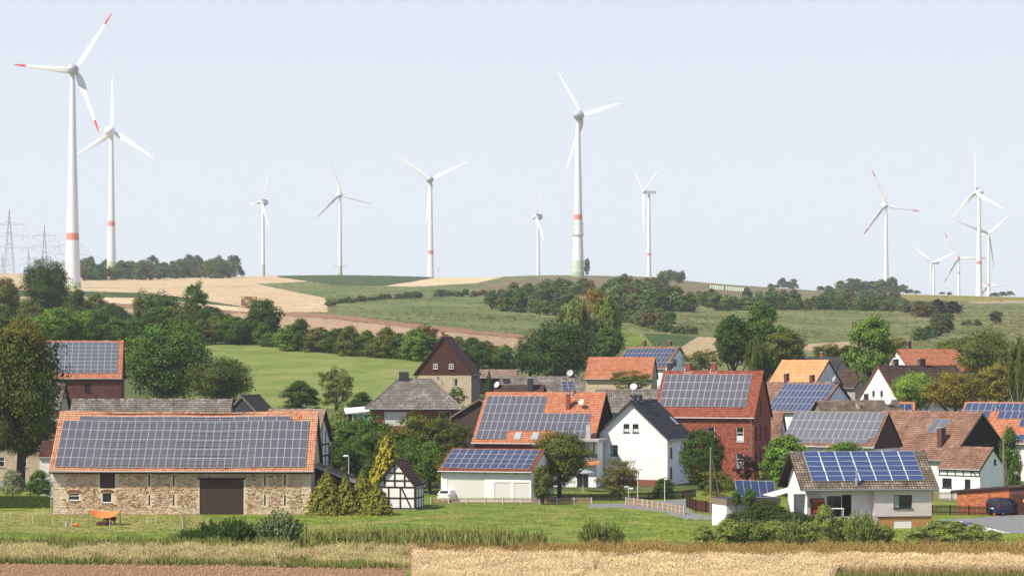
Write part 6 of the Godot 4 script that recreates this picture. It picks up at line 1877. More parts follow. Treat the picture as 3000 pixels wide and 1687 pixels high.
func bungalow() -> void:
	var h := house({"name": "bungalow", "label": "pinkish bungalow with blue solar roof in the right foreground", "cx": 34.8, "d": 232.0, "yaw": 9.3, "L": 14.17, "W": 8.68, "he": 4.06, "hr": 7.61, "base": -0.1, "wall": "pink_wall", "left_wall": "white_wall", "pal": "sandbrown", "tile": [0.3, 0.36, 0.06], "og": 0.85, "ov": 1.0, "front": [[-3.44, 1.5, 1.5, 2.0, "k2"], [-2.15, 1.5, 0.98, 2.1, "s"]], "left": [[-0.9, 1.5, 0.9, 2.0, "k"], [1.4, 4.9, 0.5, 0.8, "k"]]})
	var fr := slope_frame(h)
	panels(h, [[1.3, 0.12, 7, 6]], 1.58, 0.72, M.poly_blue, 0.08, 0.01, 0.18)
	for i in 6:
		var sm := MB.new()
		var u := 1.3 + (i + 1) * 1.66 - 0.04
		sm.beam(fr[0] + fr[1] * u + fr[2] * 0.12 + fr[3] * 0.17, fr[0] + fr[1] * u + fr[2] * 4.5 + fr[3] * 0.17, 0.09, 0.04, fr[3])
		part(h.o, "cover_strip", sm, M.white_paint)
	flue(h, 5.75, 5.1, 1.5, 0.09)
	# projecting right half with its windows
	var zf: float = h.ww * 0.5 + 0.62
	var m := MB.new()
	var holes := [[0.0, 2.25, 1.9, 1.33, "k3t"]]
	var o := Vector3(3.45, 0, zf)
	face(m, o, Vector3.RIGHT, Vector3.BACK, 6.0, 4.15, 0, holes, 0.16, 1.45)
	m.box(Vector3(3.45, 2.8, h.ww * 0.5 + 0.22), Vector3(5.98, 2.7, 0.45))
	part(h.o, "bay_wall", m, M.pink_wall)
	window(h.o, o, Vector3.RIGHT, Vector3.BACK, holes[0])
	var b := MB.new()
	var hb := [[0.0, 0.05, 1.9, 0.98, "wr"]]
	face(b, Vector3(3.45, 0, zf - 0.1), Vector3.RIGHT, Vector3.BACK, 6.0, 1.4, 0, hb, 0.1, -1.0)
	part(h.o, "basement_wall", b, M.ochre_wall)
	var sl := MB.new()
	sl.box(Vector3(3.45, 1.42, zf - 0.25), Vector3(6.06, 0.06, 0.5))
	part(h.o, "ledge", sl, M.dark_frame)
	var sh := MB.new()
	for i in 9: sh.box(Vector3(3.45, 0.11 + i * 0.108, zf - 0.17), Vector3(1.86, 0.1, 0.05))
	part(h.o, "roller_shutter", sh, M.white_paint)
	for i in 13:
		var mb := MB.new()
		mb.box(Vector3(-6.6 + i * 1.1, h.he + 0.02, h.W * 0.5 - 0.35), Vector3(0.09, 0.12, 0.7))
		part(h.o, "rafter_end", mb, M.wood_dark)
	# terrace in front of the recessed left half
	var tm := MB.new()
	tm.box(Vector3(-3.2, 0.2, h.ww * 0.5 + 0.9), Vector3(7.4, 2.4, 1.9))
	part(h.o, "terrace", tm, M.concrete)
	# awning over the side door
	var aw := MB.new()
	aw.poly([Vector3(0, 0, 1.7), Vector3(0, 0, -1.7), Vector3(-2.9, -0.75, -1.7), Vector3(-2.9, -0.75, 1.7)], Vector3(0, -0.06, 0))
	single("side_awning", aw, M.awning, at(2333, 1428, 229.5), deg_to_rad(12), "cream awning stretched out from the bungalow's left gable", "awning")
	# beach chair, closed parasol, bin, grill
	var bc := thing("beach_chair", at(2397, 1508, 227.4), deg_to_rad(6), "red striped hooded beach chair on the bungalow terrace", "chair")
	var sd := MB.new()
	for s in [-0.62, 0.62]: sd.poly([Vector3(s - 0.03, 0, 0.35), Vector3(s - 0.03, 0, -0.35), Vector3(s - 0.03, 1.55, -0.4), Vector3(s - 0.03, 1.5, 0.15), Vector3(s - 0.03, 0.7, 0.3)], Vector3(0.06, 0, 0))
	part(bc, "side", sd, M.wood_dark)
	for i in 9:
		var st := MB.new()
		st.box(Vector3(-0.53 + i * 0.133, 0.8, -0.28), Vector3(0.13, 1.4, 0.06))
		part(bc, "back_stripe", st, M.red_stripe if i % 2 == 0 else M.orange_stripe)
		var hs := MB.new()
		hs.box(Vector3(-0.53 + i * 0.133, 1.42, 0.12), Vector3(0.13, 0.34, 0.05))
		part(bc, "hood_stripe", hs, M.red_stripe if i % 2 == 0 else M.orange_stripe)
	var stt := MB.new()
	stt.box(Vector3(0, 0.35, 0.1), Vector3(1.16, 0.3, 0.6))
	part(bc, "seat", stt, M.red_stripe)
	var hd := MB.new()
	hd.box(Vector3(0, 1.58, -0.12), Vector3(1.28, 0.06, 0.55))
	part(bc, "hood", hd, M.wood_dark)
	var cp := thing("closed_parasol", at(2371, 1509, 226.8), 0.0, "furled grey parasol left of the red beach chair", "parasol")
	var pl := MB.new()
	pl.tube([Vector3(0, -0.3, 0), Vector3(0, 2.0, 0)], [0.025, 0.025], 6)
	part(cp, "pole", pl, M.steel)
	var cl := MB.new()
	cl.lathe([[0.06, 0.75], [0.13, 0.85], [0.12, 1.6], [0.06, 1.95], [0.0, 2.15]], 10)
	part(cp, "canopy", cl, M.fabric_grey)
	var tb := thing("garden_table", at(2452, 1511, 226.5), 0.0, "white garden table in front of the patio door", "table")
	var tt := MB.new()
	tt.box(Vector3(0, 0.72, 0), Vector3(1.4, 0.05, 0.8))
	part(tb, "tabletop", tt, M.white_paint)
	for s in [[-1, -1], [1, -1], [1, 1], [-1, 1]]:
		var lg := MB.new()
		lg.box(Vector3(s[0] * 0.62, 0.35, s[1] * 0.34), Vector3(0.05, 0.7, 0.05))
		part(tb, "leg", lg, M.white_paint)
	# the flat roofed annex with five tilted collectors
	var an := thing("flat_annex", Vector3(23.3, -0.1, -232.5), deg_to_rad(20), "white flat roofed annex left of the bungalow", "annex")
	var wm := MB.new()
	wm.box(Vector3(0, 1.2, 0), Vector3(5.2, 3.4, 3.4))
	part(an, "wall", wm, M.white_wall)
	for i in 3:
		var pk := MB.new()
		pk.box(Vector3(0.3, 2.6 + i * 0.19, 0), Vector3(6.0 + i * 0.01, 0.17, 3.9 + i * 0.01))
		part(an, "fascia_board", pk, M.wood_grey)
	var rt := MB.new()
	rt.box(Vector3(0.3, 3.1, 0), Vector3(5.9, 0.06, 3.8))
	part(an, "roof", rt, M.slate_dark)
	var pb := MB.new()
	pb.box(Vector3(0, -0.35, 0), Vector3(5.24, 0.5, 3.44))
	part(an, "plinth", pb, M.brick_red)
	var ms := panel_mesh(0.85, 2.0, M.thermal)
	for i in 5:
		var s := thing("solar_collector", at(2170 + i * 22.5, 1431 + i * 0.8, 232.5), deg_to_rad(4), "tilted dark solar collector on the flat annex, number %s from the left" % ["one", "two", "three", "four", "five"][i], "solar collector", "tilted collectors on the annex")
		var c := obj(s, "collector", ms, null)
		c.rotation.x = deg_to_rad(46)
		c.scale = Vector3(1, 1, 1.1)
		var lg := MB.new()
		for e in [-0.35, 0.35]:
			lg.beam(Vector3(e, 0.7, -0.72), Vector3(e, -0.78, -0.72), 0.05, 0.05)
			lg.beam(Vector3(e, -0.76, 0.72), Vector3(e, -0.76, -0.74), 0.05, 0.05)
		part(s, "stand", lg, M.zinc)

func brick_shed() -> void:
	var o := thing("brick_shed", Vector3(51.6, -0.05, -252.0), deg_to_rad(-12), "orange brick shed with flat sloping roof behind the blue van", "shed")
	var w := 5.6
	var m := MB.new()
	m.poly([Vector3(-w / 2, -1, 1.6), Vector3(w / 2, -1, 1.6), Vector3(w / 2, 3.0, 1.6), Vector3(-w / 2, 2.45, 1.6)], Vector3(0, 0, -3.4))
	part(o, "wall", m, M.brick_orange)
	bricks(o, Vector3(0, 0, 1.6), Vector3.RIGHT, Vector3.BACK, w, 0.0, 2.4, 0, [], [lin(0.62, 0.20, 0.085), lin(0.54, 0.17, 0.075), lin(0.68, 0.26, 0.12), lin(0.36, 0.14, 0.08), lin(0.60, 0.21, 0.10)], 21)
	var r := MB.new()
	r.poly([Vector3(-w / 2 - 0.7, 2.45, 1.78), Vector3(w / 2 + 3.6, 3.35, 1.78), Vector3(w / 2 + 3.6, 3.5, 1.78), Vector3(-w / 2 - 0.7, 2.6, 1.78)], Vector3(0, 0, -4.1))
	part(o, "roof", r, M.wood_dark)
	var d := MB.new()
	d.box(Vector3(w / 2 + 1.6, 1.0, 0.6), Vector3(3.2, 4.6, 2.0))
	part(o, "side_wall", d, M.brick_dark)
	for i in 8:
		var p := MB.new()
		p.box(Vector3(w / 2 + 0.5 + i * 0.32, 1.25, 1.64), Vector3(0.3, 2.3, 0.06))
		part(o, "door_plank", p, M.wood_red)
	var n := MB.new()
	n.box(Vector3(w / 2 + 1.6, 1.75, 1.69), Vector3(0.28, 0.3, 0.02))
	part(o, "yellow_notice", n, M.yellow)

# ---------- fences, poles, vehicles, animals, small things ----------
func fence(called: String, label: String, pts: Array, tall: float, kind: String, m: Material, post_m: Material, step := 2.4) -> void:
	# pts: [px, d] along the fence line
	var P := []
	for p in pts: P.append(on_ground(p[0], p[1]))
	var o := thing(called, P[0], 0.0, label, "fence")
	var pk := MB.new()
	var org: Vector3 = P[0]
	for i in P.size() - 1:
		var a: Vector3 = P[i] - org
		var b: Vector3 = P[i + 1] - org
		var ln := (b - a).length()
		var u := (b - a) / ln
		var side := u.cross(Vector3.UP).normalized()
		if side.z < 0: side = -side
		var bs := Basis(u, Vector3.UP, u.cross(Vector3.UP))
		var np := maxi(1, int(round(ln / step)))
		for k in np + 1:
			if k == np and i < P.size() - 2: continue
			var q := a.lerp(b, float(k) / np)
			var pm := MB.new()
			pm.box(q + Vector3(0, tall * 0.48, 0) + side * 0.07, Vector3(0.11, tall * 1.12, 0.11), bs)
			part(o, "post", pm, post_m)
		for y in ([0.25, 0.78] if kind != "rails" else [0.35, 0.9]):
			var rm := MB.new()
			rm.beam(a + Vector3(0, tall * y, 0), b + Vector3(0, tall * y, 0), 0.09 if kind != "rails" else 0.16, 0.035 if kind != "lattice" else 0.03, side)
			part(o, "rail", rm, m)
		if kind == "picket" or kind == "board":
			var w := 0.075 if kind == "picket" else 0.16
			var gap := 0.06 if kind == "picket" else 0.008
			var n := int(ln / (w + gap))
			for k in n:
				var q := a.lerp(b, (k + 0.5) / n) - side * 0.04
				pk.box(q + Vector3(0, tall * 0.5 + rng.randf_range(-0.03, 0.03), 0), Vector3(w, tall, 0.022), bs)
		elif kind == "lattice":
			var n := int(ln / 0.17)
			for k in n:
				var q := a.lerp(b, (k + 0.5) / n)
				pk.beam(q - u * tall * 0.3 - side * 0.03, q + u * tall * 0.3 + Vector3(0, tall, 0) - side * 0.03, 0.05, 0.02, side)
				pk.beam(q + u * tall * 0.3 - side * 0.055, q - u * tall * 0.3 + Vector3(0, tall, 0) - side * 0.055, 0.05, 0.02, side)
	if pk.v.size():
		tag(part(o, "pickets" if kind == "picket" else "boards" if kind == "board" else "lattice", pk, m), "", "", "", "stuff")

func ring_loft(mb: MB, secs: Array) -> void:
	# secs: arrays of equally many points; skin between them, ends closed
	var n: int = secs[0].size()
	for i in secs.size() - 1:
		for k in n:
			var k2 := (k + 1) % n
			mb.quad(secs[i][k], secs[i][k2], secs[i + 1][k2], secs[i + 1][k])
	for e in [0, secs.size() - 1]:
		for k in range(1, n - 1): mb.tri(secs[e][0], secs[e][k], secs[e][k + 1])

func car(called: String, label: String, pos: Vector3, turn: float, prof: Array, wid: float, wb: Array, paint: Material, opt: Dictionary) -> void:
	# prof: [z, bottom, belt, top] from rear (z = 0) to front; the car's rear faces +z after turning by turn
	var o := thing(called, pos, turn, label, "car")
	var secs := []
	for q in prof:
		var w: float = wid * 0.5 * q[4]
		var belt: float = q[2]
		var top: float = q[3]
		var wt := w * (0.80 if top - belt > 0.2 else 0.93)
		secs.append([Vector3(-w * 0.96, q[1], -q[0]), Vector3(w * 0.96, q[1], -q[0]), Vector3(w, q[1] + 0.25, -q[0]), Vector3(w, belt, -q[0]), Vector3(wt, top - 0.07, -q[0]), Vector3(wt * 0.82, top, -q[0]), Vector3(-wt * 0.82, top, -q[0]), Vector3(-wt, top - 0.07, -q[0]), Vector3(-w, belt, -q[0]), Vector3(-w, q[1] + 0.25, -q[0])])
	var bm := MB.new()
	ring_loft(bm, secs)
	part(o, "body", bm, paint)
	# glass: rear window and side windows, a little proud of the skin
	for g in opt.glass:      # four corners each
		var gm := MB.new()
		var c := []
		for p in g: c.append(Vector3(p[0], p[1], p[2]))
		var nn: Vector3 = (c[1] - c[0]).cross(c[2] - c[0]).normalized()
		for k in 4: c[k] += nn * 0.015
		gm.poly(c, nn * -0.03)
		part(o, "window", gm, M.glass)
	for z in wb:
		for s in [-1.0, 1.0]:
			var wm := MB.new()
			var r := 0.31
			wm.lathe([[r * 0.62, -0.1], [r * 0.95, -0.1], [r, -0.06], [r, 0.06], [r * 0.95, 0.1], [r * 0.62, 0.1]], 20, Vector3(s * (wid * 0.5 - 0.1), r, -z), Basis(Vector3.BACK, -PI / 2 * s))
			var w := part(o, "wheel", wm, M.tyre)
			var rm := MB.new()
			rm.lathe([[r * 0.63, -0.08], [r * 0.63, 0.085], [r * 0.5, 0.06], [0.0, 0.075]], 14, Vector3(s * (wid * 0.5 - 0.1), r, -z), Basis(Vector3.BACK, -PI / 2 * s))
			part(w, "rim", rm, M.rim)
	for s in [-1.0, 1.0]:
		var tm := MB.new()
		var t: Array = opt.tail
		tm.box(Vector3(s * t[0], t[1], t[4]), Vector3(t[2], t[3], 0.08))
		part(o, "tail_light", tm, M.tail_red)
	var pm := MB.new()
	pm.box(Vector3(0, opt.plate, opt.plate_z), Vector3(0.5, 0.11, 0.02))
	part(o, "number_plate", pm, M.white_paint)
	var um := MB.new()
	um.box(Vector3(0, prof[0][1] + 0.1, 0.04), Vector3(wid * 0.9, 0.2, 0.12))
	part(o, "bumper", um, paint if not opt.has("bumper") else opt.bumper)
	for s in [-1.0, 1.0]:
		var mm := MB.new()
		mm.box(Vector3(s * (wid * 0.5 + 0.08), opt.mirror[0], -opt.mirror[1]), Vector3(0.18, 0.14, 0.1))
		part(o, "wing_mirror", mm, paint)
	if opt.get("rails", false):
		for s in [-1.0, 1.0]:
			var rm := MB.new()
			rm.tube([Vector3(s * wid * 0.36, 1.82, -0.3), Vector3(s * wid * 0.36, 1.87, -0.5), Vector3(s * wid * 0.36, 1.87, -2.0), Vector3(s * wid * 0.36, 1.8, -2.2)], [0.02, 0.025, 0.025, 0.02], 6)
			part(o, "roof_rail", rm, M.tyre)

func lamp_post(label: String, p: Vector3, tall: float, arm: float) -> void:
	var o := thing("street_lamp", p, 0.0, label, "street lamp", "street lamps")
	var m := MB.new()
	m.tube([Vector3(0, -0.2, 0), Vector3(0, 0.8, 0), Vector3(0, tall, 0)], [0.07, 0.06, 0.045], 8)
	part(o, "pole", m, M.galvanised)
	var hm := MB.new()
	var e := Vector3(arm, 0.02, 0)
	hm.tube([Vector3(0, tall, 0), Vector3(arm * 0.3, tall + 0.1, 0), e + Vector3(0, tall + 0.05, 0), e * 1.7 + Vector3(0, tall, 0)], [0.05, 0.09, 0.15, 0.05], 8)
	part(o, "lamp_head", hm, M.dish)

# bodies as one skin: tapered capsules joined smoothly, meshed as surface nets
func body(bones: Array, cell: float, k := 0.08) -> ArrayMesh:
	var lo := Vector3(1e9, 1e9, 1e9)
	var hi := -lo
	for b in bones:
		for e in [0, 1]:
			var r: float = b[2 + e] + cell * 3
			lo = lo.min(b[e] - Vector3(r, r, r))
			hi = hi.max(b[e] + Vector3(r, r, r))
	var n := Vector3i(((hi - lo) / cell).ceil()) + Vector3i.ONE
	var D := PackedFloat32Array()
	D.resize(n.x * n.y * n.z)
	for z in n.z:
		for y in n.y:
			for x in n.x:
				var p := lo + Vector3(x, y, z) * cell
				var s := 0.0
				for b in bones:
					var ba: Vector3 = b[1] - b[0]
					var t := clampf((p - b[0]).dot(ba) / maxf(ba.length_squared(), 1e-6), 0, 1)
					s += exp(-(p.distance_to(b[0] + ba * t) - lerpf(b[2], b[3], t)) / k)
				D[x + n.x * (y + n.y * z)] = -k * log(maxf(s, 1e-20))
	var V := PackedVector3Array()
	var id := PackedInt32Array()
	id.resize(D.size())
	id.fill(-1)
	var st := [1, n.x, n.x * n.y]
	for z in n.z - 1:
		for y in n.y - 1:
			for x in n.x - 1:
				var i: int = x + n.x * (y + n.y * z)
				var acc := Vector3.ZERO
				var cnt := 0
				for e in [[0, 1], [0, 2], [0, 4], [1, 3], [1, 5], [2, 3], [2, 6], [3, 7], [4, 5], [4, 6], [5, 7], [6, 7]]:
					var pa := Vector3(e[0] & 1, (e[0] >> 1) & 1, e[0] >> 2)
					var pb := Vector3(e[1] & 1, (e[1] >> 1) & 1, e[1] >> 2)
					var da := D[i + int(pa.x) + n.x * int(pa.y) + st[2] * int(pa.z)]
					var db := D[i + int(pb.x) + n.x * int(pb.y) + st[2] * int(pb.z)]
					if (da < 0) != (db < 0):
						acc += pa.lerp(pb, da / (da - db))
						cnt += 1
				if cnt:
					id[i] = V.size()
					V.append(lo + (Vector3(x, y, z) + acc / cnt) * cell)
	var ix := PackedInt32Array()
	for z in range(1, n.z - 1):
		for y in range(1, n.y - 1):
			for x in range(1, n.x - 1):
				var i: int = x + n.x * (y + n.y * z)
				for ax in 3:
					var d0 := D[i]
					var d1 := D[i + st[ax]]
					if (d0 < 0) == (d1 < 0): continue
					var u: int = st[(ax + 1) % 3]
					var w: int = st[(ax + 2) % 3]
					var q := [id[i - u - w], id[i - w], id[i], id[i - u]]
					if d0 < 0: q.reverse()
					ix.append_array([q[0], q[1], q[2], q[0], q[2], q[3]])
	var sft := SurfaceTool.new()
	sft.begin(Mesh.PRIMITIVE_TRIANGLES)
	sft.set_smooth_group(0)
	for p in V: sft.add_vertex(p)
	for i in ix: sft.add_index(i)
	sft.generate_normals()
	return sft.commit()

func build_small() -> void:
	fence("picket_fence", "low pale picket fence in front of the white garages", [[1262, 270], [1420, 270], [1580, 269.5], [1733, 270]], 0.72, "picket", M.wood_fence, M.galvanised)
	fence("picket_fence", "pale picket fence running down beside the road", [[1836, 268], [1885, 264.5], [1960, 256.5], [2006, 250.5]], 0.85, "picket", M.wood_fence, M.galvanised, 1.6)
	fence("lattice_fence", "dark crossed lattice fence around the white house's garden", [[1546, 275], [1730, 275], [1850, 276], [2000, 281], [2036, 284]], 0.95, "lattice", M.wood_dark, M.wood_dark)
	fence("board_fence", "curved brown board fence beside the road", [[2012, 272], [2014, 263], [2040, 256], [2100, 251.5]], 1.25, "board", M.wood_red, M.wood_dark)
	fence("paling_fence", "grey weathered paling fence above the bank beside the bungalow", [[2732, 276], [2790, 275], [2836, 274]], 1.15, "picket", M.wood_grey, M.wood_grey)
	fence("dark_fence", "dark picket fence between the bungalow and the blue van", [[2732, 250.5], [2785, 250.0], [2840, 249], [2900, 248.5]], 1.02, "picket", M.wood_dark, M.wood_dark)
	# clipped hedge at the left edge: a boxy mass of leaves on a frame of twigs
	var hd := thing("clipped_hedge", on_ground(62, 262.0), 0.0, "clipped box-shaped hedge left of the stone barn", "hedge")
	var r := RandomNumberGenerator.new()
	r.seed = 8
	var V := PackedVector3Array()
	var N := PackedVector3Array()
	var C := PackedColorArray()
	for i in 9000:
		var p := Vector3(r.randf_range(-4.0, 3.2), r.randf_range(0.05, 1.35), r.randf_range(-0.55, 0.55))
		var f := r.randi() % 3
		var n := Vector3(r.randf_range(-0.4, 0.4), 1, r.randf_range(-0.4, 0.4))
		if f == 0: p.y = 1.3 + r.randf_range(-0.12, 0.07)
		else:
			p.z = 0.5 + r.randf_range(-0.1, 0.08)
			n = Vector3(r.randf_range(-0.5, 0.5), r.randf_range(0, 0.7), 1)
		var t := r.randf_range(0.6, 1.35)
		leaf(V, N, C, p, n.normalized(), rdir(r), 0.13, 0.09, Color(t, t, t * 0.9))
	obj(hd, "foliage", to_mesh(V, N, C), M.l_hedge)
	var tw := MB.new()
	tw.box(Vector3(-0.4, 0.5, 0), Vector3(7.0, 1.2, 0.8))
	part(hd, "twigs", tw, M.wood_dark)
	# utility poles with stays
	for q in [[2083, 1530, 1315, 252.0, "wooden utility pole with a slanting stay beside the road", 30], [2942, 1425, 1290, 272.0, "wooden utility pole with a stay behind the orange brick shed", 22]]:
		var b := on_ground(q[0], q[3])
		var tall := at(q[0], q[2], q[3]).y - b.y
		var o := thing("utility_pole", b, 0.0, q[4], "utility pole", "wooden utility poles")
		var m := MB.new()
		m.tube([Vector3(0, -0.4, 0), Vector3(0, tall, 0)], [0.14, 0.10], 10)
		part(o, "pole", m, M.pole_wood)
		var s := MB.new()
		s.tube([Vector3(0.05, tall * 0.93, -0.1), Vector3(q[5] * q[3] / F + 0.4, -0.2, -2.2)], [0.07, 0.10], 8)
		part(o, "stay", s, M.pole_wood)
		var c := MB.new()
		c.lathe([[0.1, tall - 0.02], [0.06, tall + 0.12], [0.0, tall + 0.16]], 8)
		part(o, "cap", c, M.steel)
	lamp_post("street lamp with a slim pole beside the white gabled house", on_ground(1869, 270.0), 4.0, 0.35)
	lamp_post("street lamp behind the cypresses next to the cream van", on_ground(1021, 283.0), 5.0, -0.42)
	lamp_post("short lamp on the lawn side of the dark lattice fence", on_ground(1948, 274.0), 2.6, 0.2)
	var sg := thing("street_sign", on_ground(1842, 269.0), 0.0, "white street name signs crossed on a thin post", "sign")
	var sm := MB.new()
	sm.tube([Vector3(0, -0.2, 0), Vector3(0, 2.1, 0)], [0.03, 0.03], 6)
	part(sg, "post", sm, M.galvanised)
	for s in [[-0.25, 2.05, 0.15], [0.25, 1.85, -0.2]]:
		var bm := MB.new()
		bm.box(Vector3(s[0], s[1], 0.02), Vector3(0.55, 0.15, 0.02), Basis(Vector3.UP, s[2]))
		part(sg, "name_plate", bm, M.white_paint)
	# vehicles
	var hb := [[0.0, 0.25, 0.80, 0.95, 0.90], [0.05, 0.22, 0.9, 1.05, 0.96], [0.45, 0.2, 0.92, 1.38, 1.0], [0.9, 0.2, 0.92, 1.44, 1.0], [2.0, 0.2, 0.90, 1.42, 1.0], [2.9, 0.2, 0.88, 0.98, 1.0], [3.7, 0.22, 0.72, 0.82, 0.97], [4.0, 0.28, 0.55, 0.62, 0.85]]
	car("white_hatchback", "small white hatchback parked nose-in at the white garages", on_ground(1298, 273.0), deg_to_rad(-24), hb, 1.68, [0.72, 3.2], M.car_white, {"glass": [[[-0.58, 1.02, 0.0], [0.58, 1.02, 0.0], [0.5, 1.33, -0.38], [-0.5, 1.33, -0.38]], [[-0.845, 0.95, -2.6], [-0.845, 0.95, -0.55], [-0.72, 1.32, -0.75], [-0.72, 1.32, -2.1]]], "tail": [0.68, 0.82, 0.2, 0.14, -0.02], "plate": 0.55, "plate_z": 0.07, "mirror": [1.0, 2.6]})
	var vb := [[0.0, 0.35, 1.05, 1.62, 0.96], [0.06, 0.28, 1.05, 1.76, 1.0], [0.5, 0.25, 1.05, 1.84, 1.0], [2.2, 0.25, 1.05, 1.82, 1.0], [2.75, 0.25, 1.05, 1.62, 1.0], [3.35, 0.25, 1.02, 1.14, 1.0], [4.0, 0.28, 0.90, 1.0, 0.97], [4.3, 0.32, 0.62, 0.70, 0.88]]
	car("blue_van", "dark blue family van parked in front of the orange brick shed", on_ground(2909, 248.5), deg_to_rad(-52), vb, 1.80, [0.75, 3.5], M.car_blue, {"glass": [[[-0.7, 1.08, 0.03], [0.7, 1.08, 0.03], [0.6, 1.66, -0.02], [-0.6, 1.66, -0.02]], [[0.905, 1.1, -0.45], [0.905, 1.1, -1.5], [0.74, 1.66, -1.45], [0.74, 1.66, -0.5]], [[0.905, 1.1, -1.6], [0.905, 1.1, -2.5], [0.74, 1.62, -2.3], [0.74, 1.66, -1.6]], [[0.905, 1.1, -2.6], [0.905, 1.08, -3.2], [0.78, 1.5, -2.75], [0.745, 1.6, -2.45]]], "tail": [0.86, 1.15, 0.1, 0.55, -0.02], "plate": 0.78, "plate_z": 0.07, "mirror": [1.15, 3.0], "rails": true})
	car("cream_van", "cream panel van half hidden behind the lean-to and the cypresses", on_ground(992, 286.0, 0.4), deg_to_rad(112), vb, 1.80, [0.75, 3.5], M.van_cream, {"glass": [[[-0.905, 1.1, -3.2], [-0.905, 1.1, -2.5], [-0.745, 1.6, -2.35], [-0.78, 1.5, -2.75]]], "tail": [0.86, 1.15, 0.1, 0.4, -0.02], "plate": 0.78, "plate_z": 0.07, "mirror": [1.15, 3.0]})
	# tarp shelter with two brown cows beneath
	var tp := thing("tarp_shelter", on_ground(308, 234.0), 0.0, "orange tarp stretched on four sticks in the paddock", "shelter")
	var tm := MB.new()
	var cor := [Vector3(-1.55, 1.40, 0.9), Vector3(1.45, 1.30, 0.7), Vector3(1.3, 1.45, -0.9), Vector3(-1.35, 1.50, -1.0)]
	var nn := 10
	var grid := []
	for j in nn + 1:
		var row := []
		for i in nn + 1:
			var s := float(i) / nn
			var t := float(j) / nn
			var p: Vector3 = (cor[0] as Vector3).lerp(cor[1], s).lerp((cor[3] as Vector3).lerp(cor[2], s), t)
			p.y -= 0.78 * sin(PI * s) * (0.35 + 0.65 * (1.0 - t)) * (0.9 + 0.1 * sin(9.0 * s))
			row.append(p)
		grid.append(row)
	for j in nn:
		for i in nn: tm.quad(grid[j][i], grid[j][i + 1], grid[j + 1][i + 1], grid[j + 1][i])
	part(tp, "tarp", tm, M.orange_tarp)
	for i in 4:
		var st := MB.new()
		st.tube([cor[i] * Vector3(1.05, 0, 1.1) + Vector3(0, -0.2, 0), cor[i] + Vector3(0, 0.06, 0)], [0.035, 0.03], 6)
		part(tp, "stick", st, M.pole_wood)
	var lying := body([[Vector3(-0.75, 0.32, 0), Vector3(0.45, 0.36, 0), 0.36, 0.38], [Vector3(0.45, 0.42, 0), Vector3(0.95, 0.55, 0.1), 0.26, 0.17], [Vector3(0.95, 0.55, 0.1), Vector3(1.28, 0.42, 0.2), 0.15, 0.09], [Vector3(0.98, 0.66, 0.0), Vector3(0.95, 0.68, -0.16), 0.05, 0.03], [Vector3(1.0, 0.66, 0.18), Vector3(1.0, 0.66, 0.34), 0.05, 0.03], [Vector3(0.35, 0.14, 0.3), Vector3(0.85, 0.09, 0.38), 0.12, 0.07], [Vector3(-0.7, 0.22, 0.32), Vector3(-0.1, 0.1, 0.5), 0.2, 0.07], [Vector3(-0.1, 0.1, 0.5), Vector3(0.3, 0.07, 0.52), 0.07, 0.05], [Vector3(-1.08, 0.4, 0), Vector3(-1.2, 0.08, 0.06), 0.05, 0.03]], 0.075, 0.06)
	var c1 := thing("cow", on_ground(302, 232.6), deg_to_rad(10), "brown cow lying down under the orange tarp", "cow")
	obj(c1, "body", lying, M.cow).scale = Vector3(0.64, 0.64, 0.64)
	var legs := [[Vector3(-0.7, 0.98, 0), Vector3(0.5, 1.0, 0), 0.30, 0.29], [Vector3(0.5, 1.02, 0), Vector3(0.95, 0.95, 0), 0.24, 0.15], [Vector3(0.95, 0.95, 0), Vector3(1.3, 0.75, 0), 0.15, 0.08], [Vector3(-0.98, 1.05, 0), Vector3(-1.05, 0.5, 0), 0.04, 0.03]]
	for s in [-1.0, 1.0]:
		legs.append([Vector3(0.48, 0.8, s * 0.16), Vector3(0.5, 0.42, s * 0.17), 0.12, 0.07])
		legs.append([Vector3(0.5, 0.42, s * 0.17), Vector3(0.49, 0.03, s * 0.17), 0.06, 0.055])
		legs.append([Vector3(-0.68, 0.85, s * 0.16), Vector3(-0.58, 0.55, s * 0.17), 0.18, 0.09])
		legs.append([Vector3(-0.58, 0.55, s * 0.17), Vector3(-0.76, 0.36, s * 0.17), 0.08, 0.065])
		legs.append([Vector3(-0.76, 0.36, s * 0.17), Vector3(-0.74, 0.03, s * 0.17), 0.06, 0.055])
		legs.append([Vector3(1.0, 1.05, s * 0.1), Vector3(0.95, 1.08, s * 0.26), 0.05, 0.03])
	var c2 := thing("cow", on_ground(322, 234.4), deg_to_rad(200), "brown cow standing behind the lying one under the tarp", "cow")
	var cb := obj(c2, "body", body(legs, 0.075, 0.05), M.cow)
	cb.scale = Vector3(0.6, 0.6, 0.6)
	# paddock stakes, water trough, odd things
	for q in [[10, 240], [28, 243], [80, 243], [103, 246], [125, 248], [95, 235], [152, 234], [207, 232], [319, 230.5], [429, 231.5], [454, 234], [534, 228], [567, 247]]:
		var m := MB.new()
		m.tube([Vector3(0, -0.1, 0), Vector3(rng.randf_range(-0.05, 0.05), rng.randf_range(0.75, 1.0), 0)], [0.022, 0.018], 5)
		single("paddock_stake", m, M.white_paint, on_ground(q[0], q[1]), 0.0, "thin white electric fence stake in the paddock", "stake", "white paddock stakes")
	var wp := MB.new()
	wp.box(Vector3(0, 0.6, 0), Vector3(0.14, 1.5, 0.12))
	wp.box(Vector3(0.12, 0.6, 0.05), Vector3(0.1, 1.3, 0.1), Basis(Vector3.BACK, 0.06))
	single("gate_post", wp, M.wood_grey, on_ground(537, 229.0), 0.0, "stout pale wooden post at the paddock corner", "post")
	var bk := MB.new()
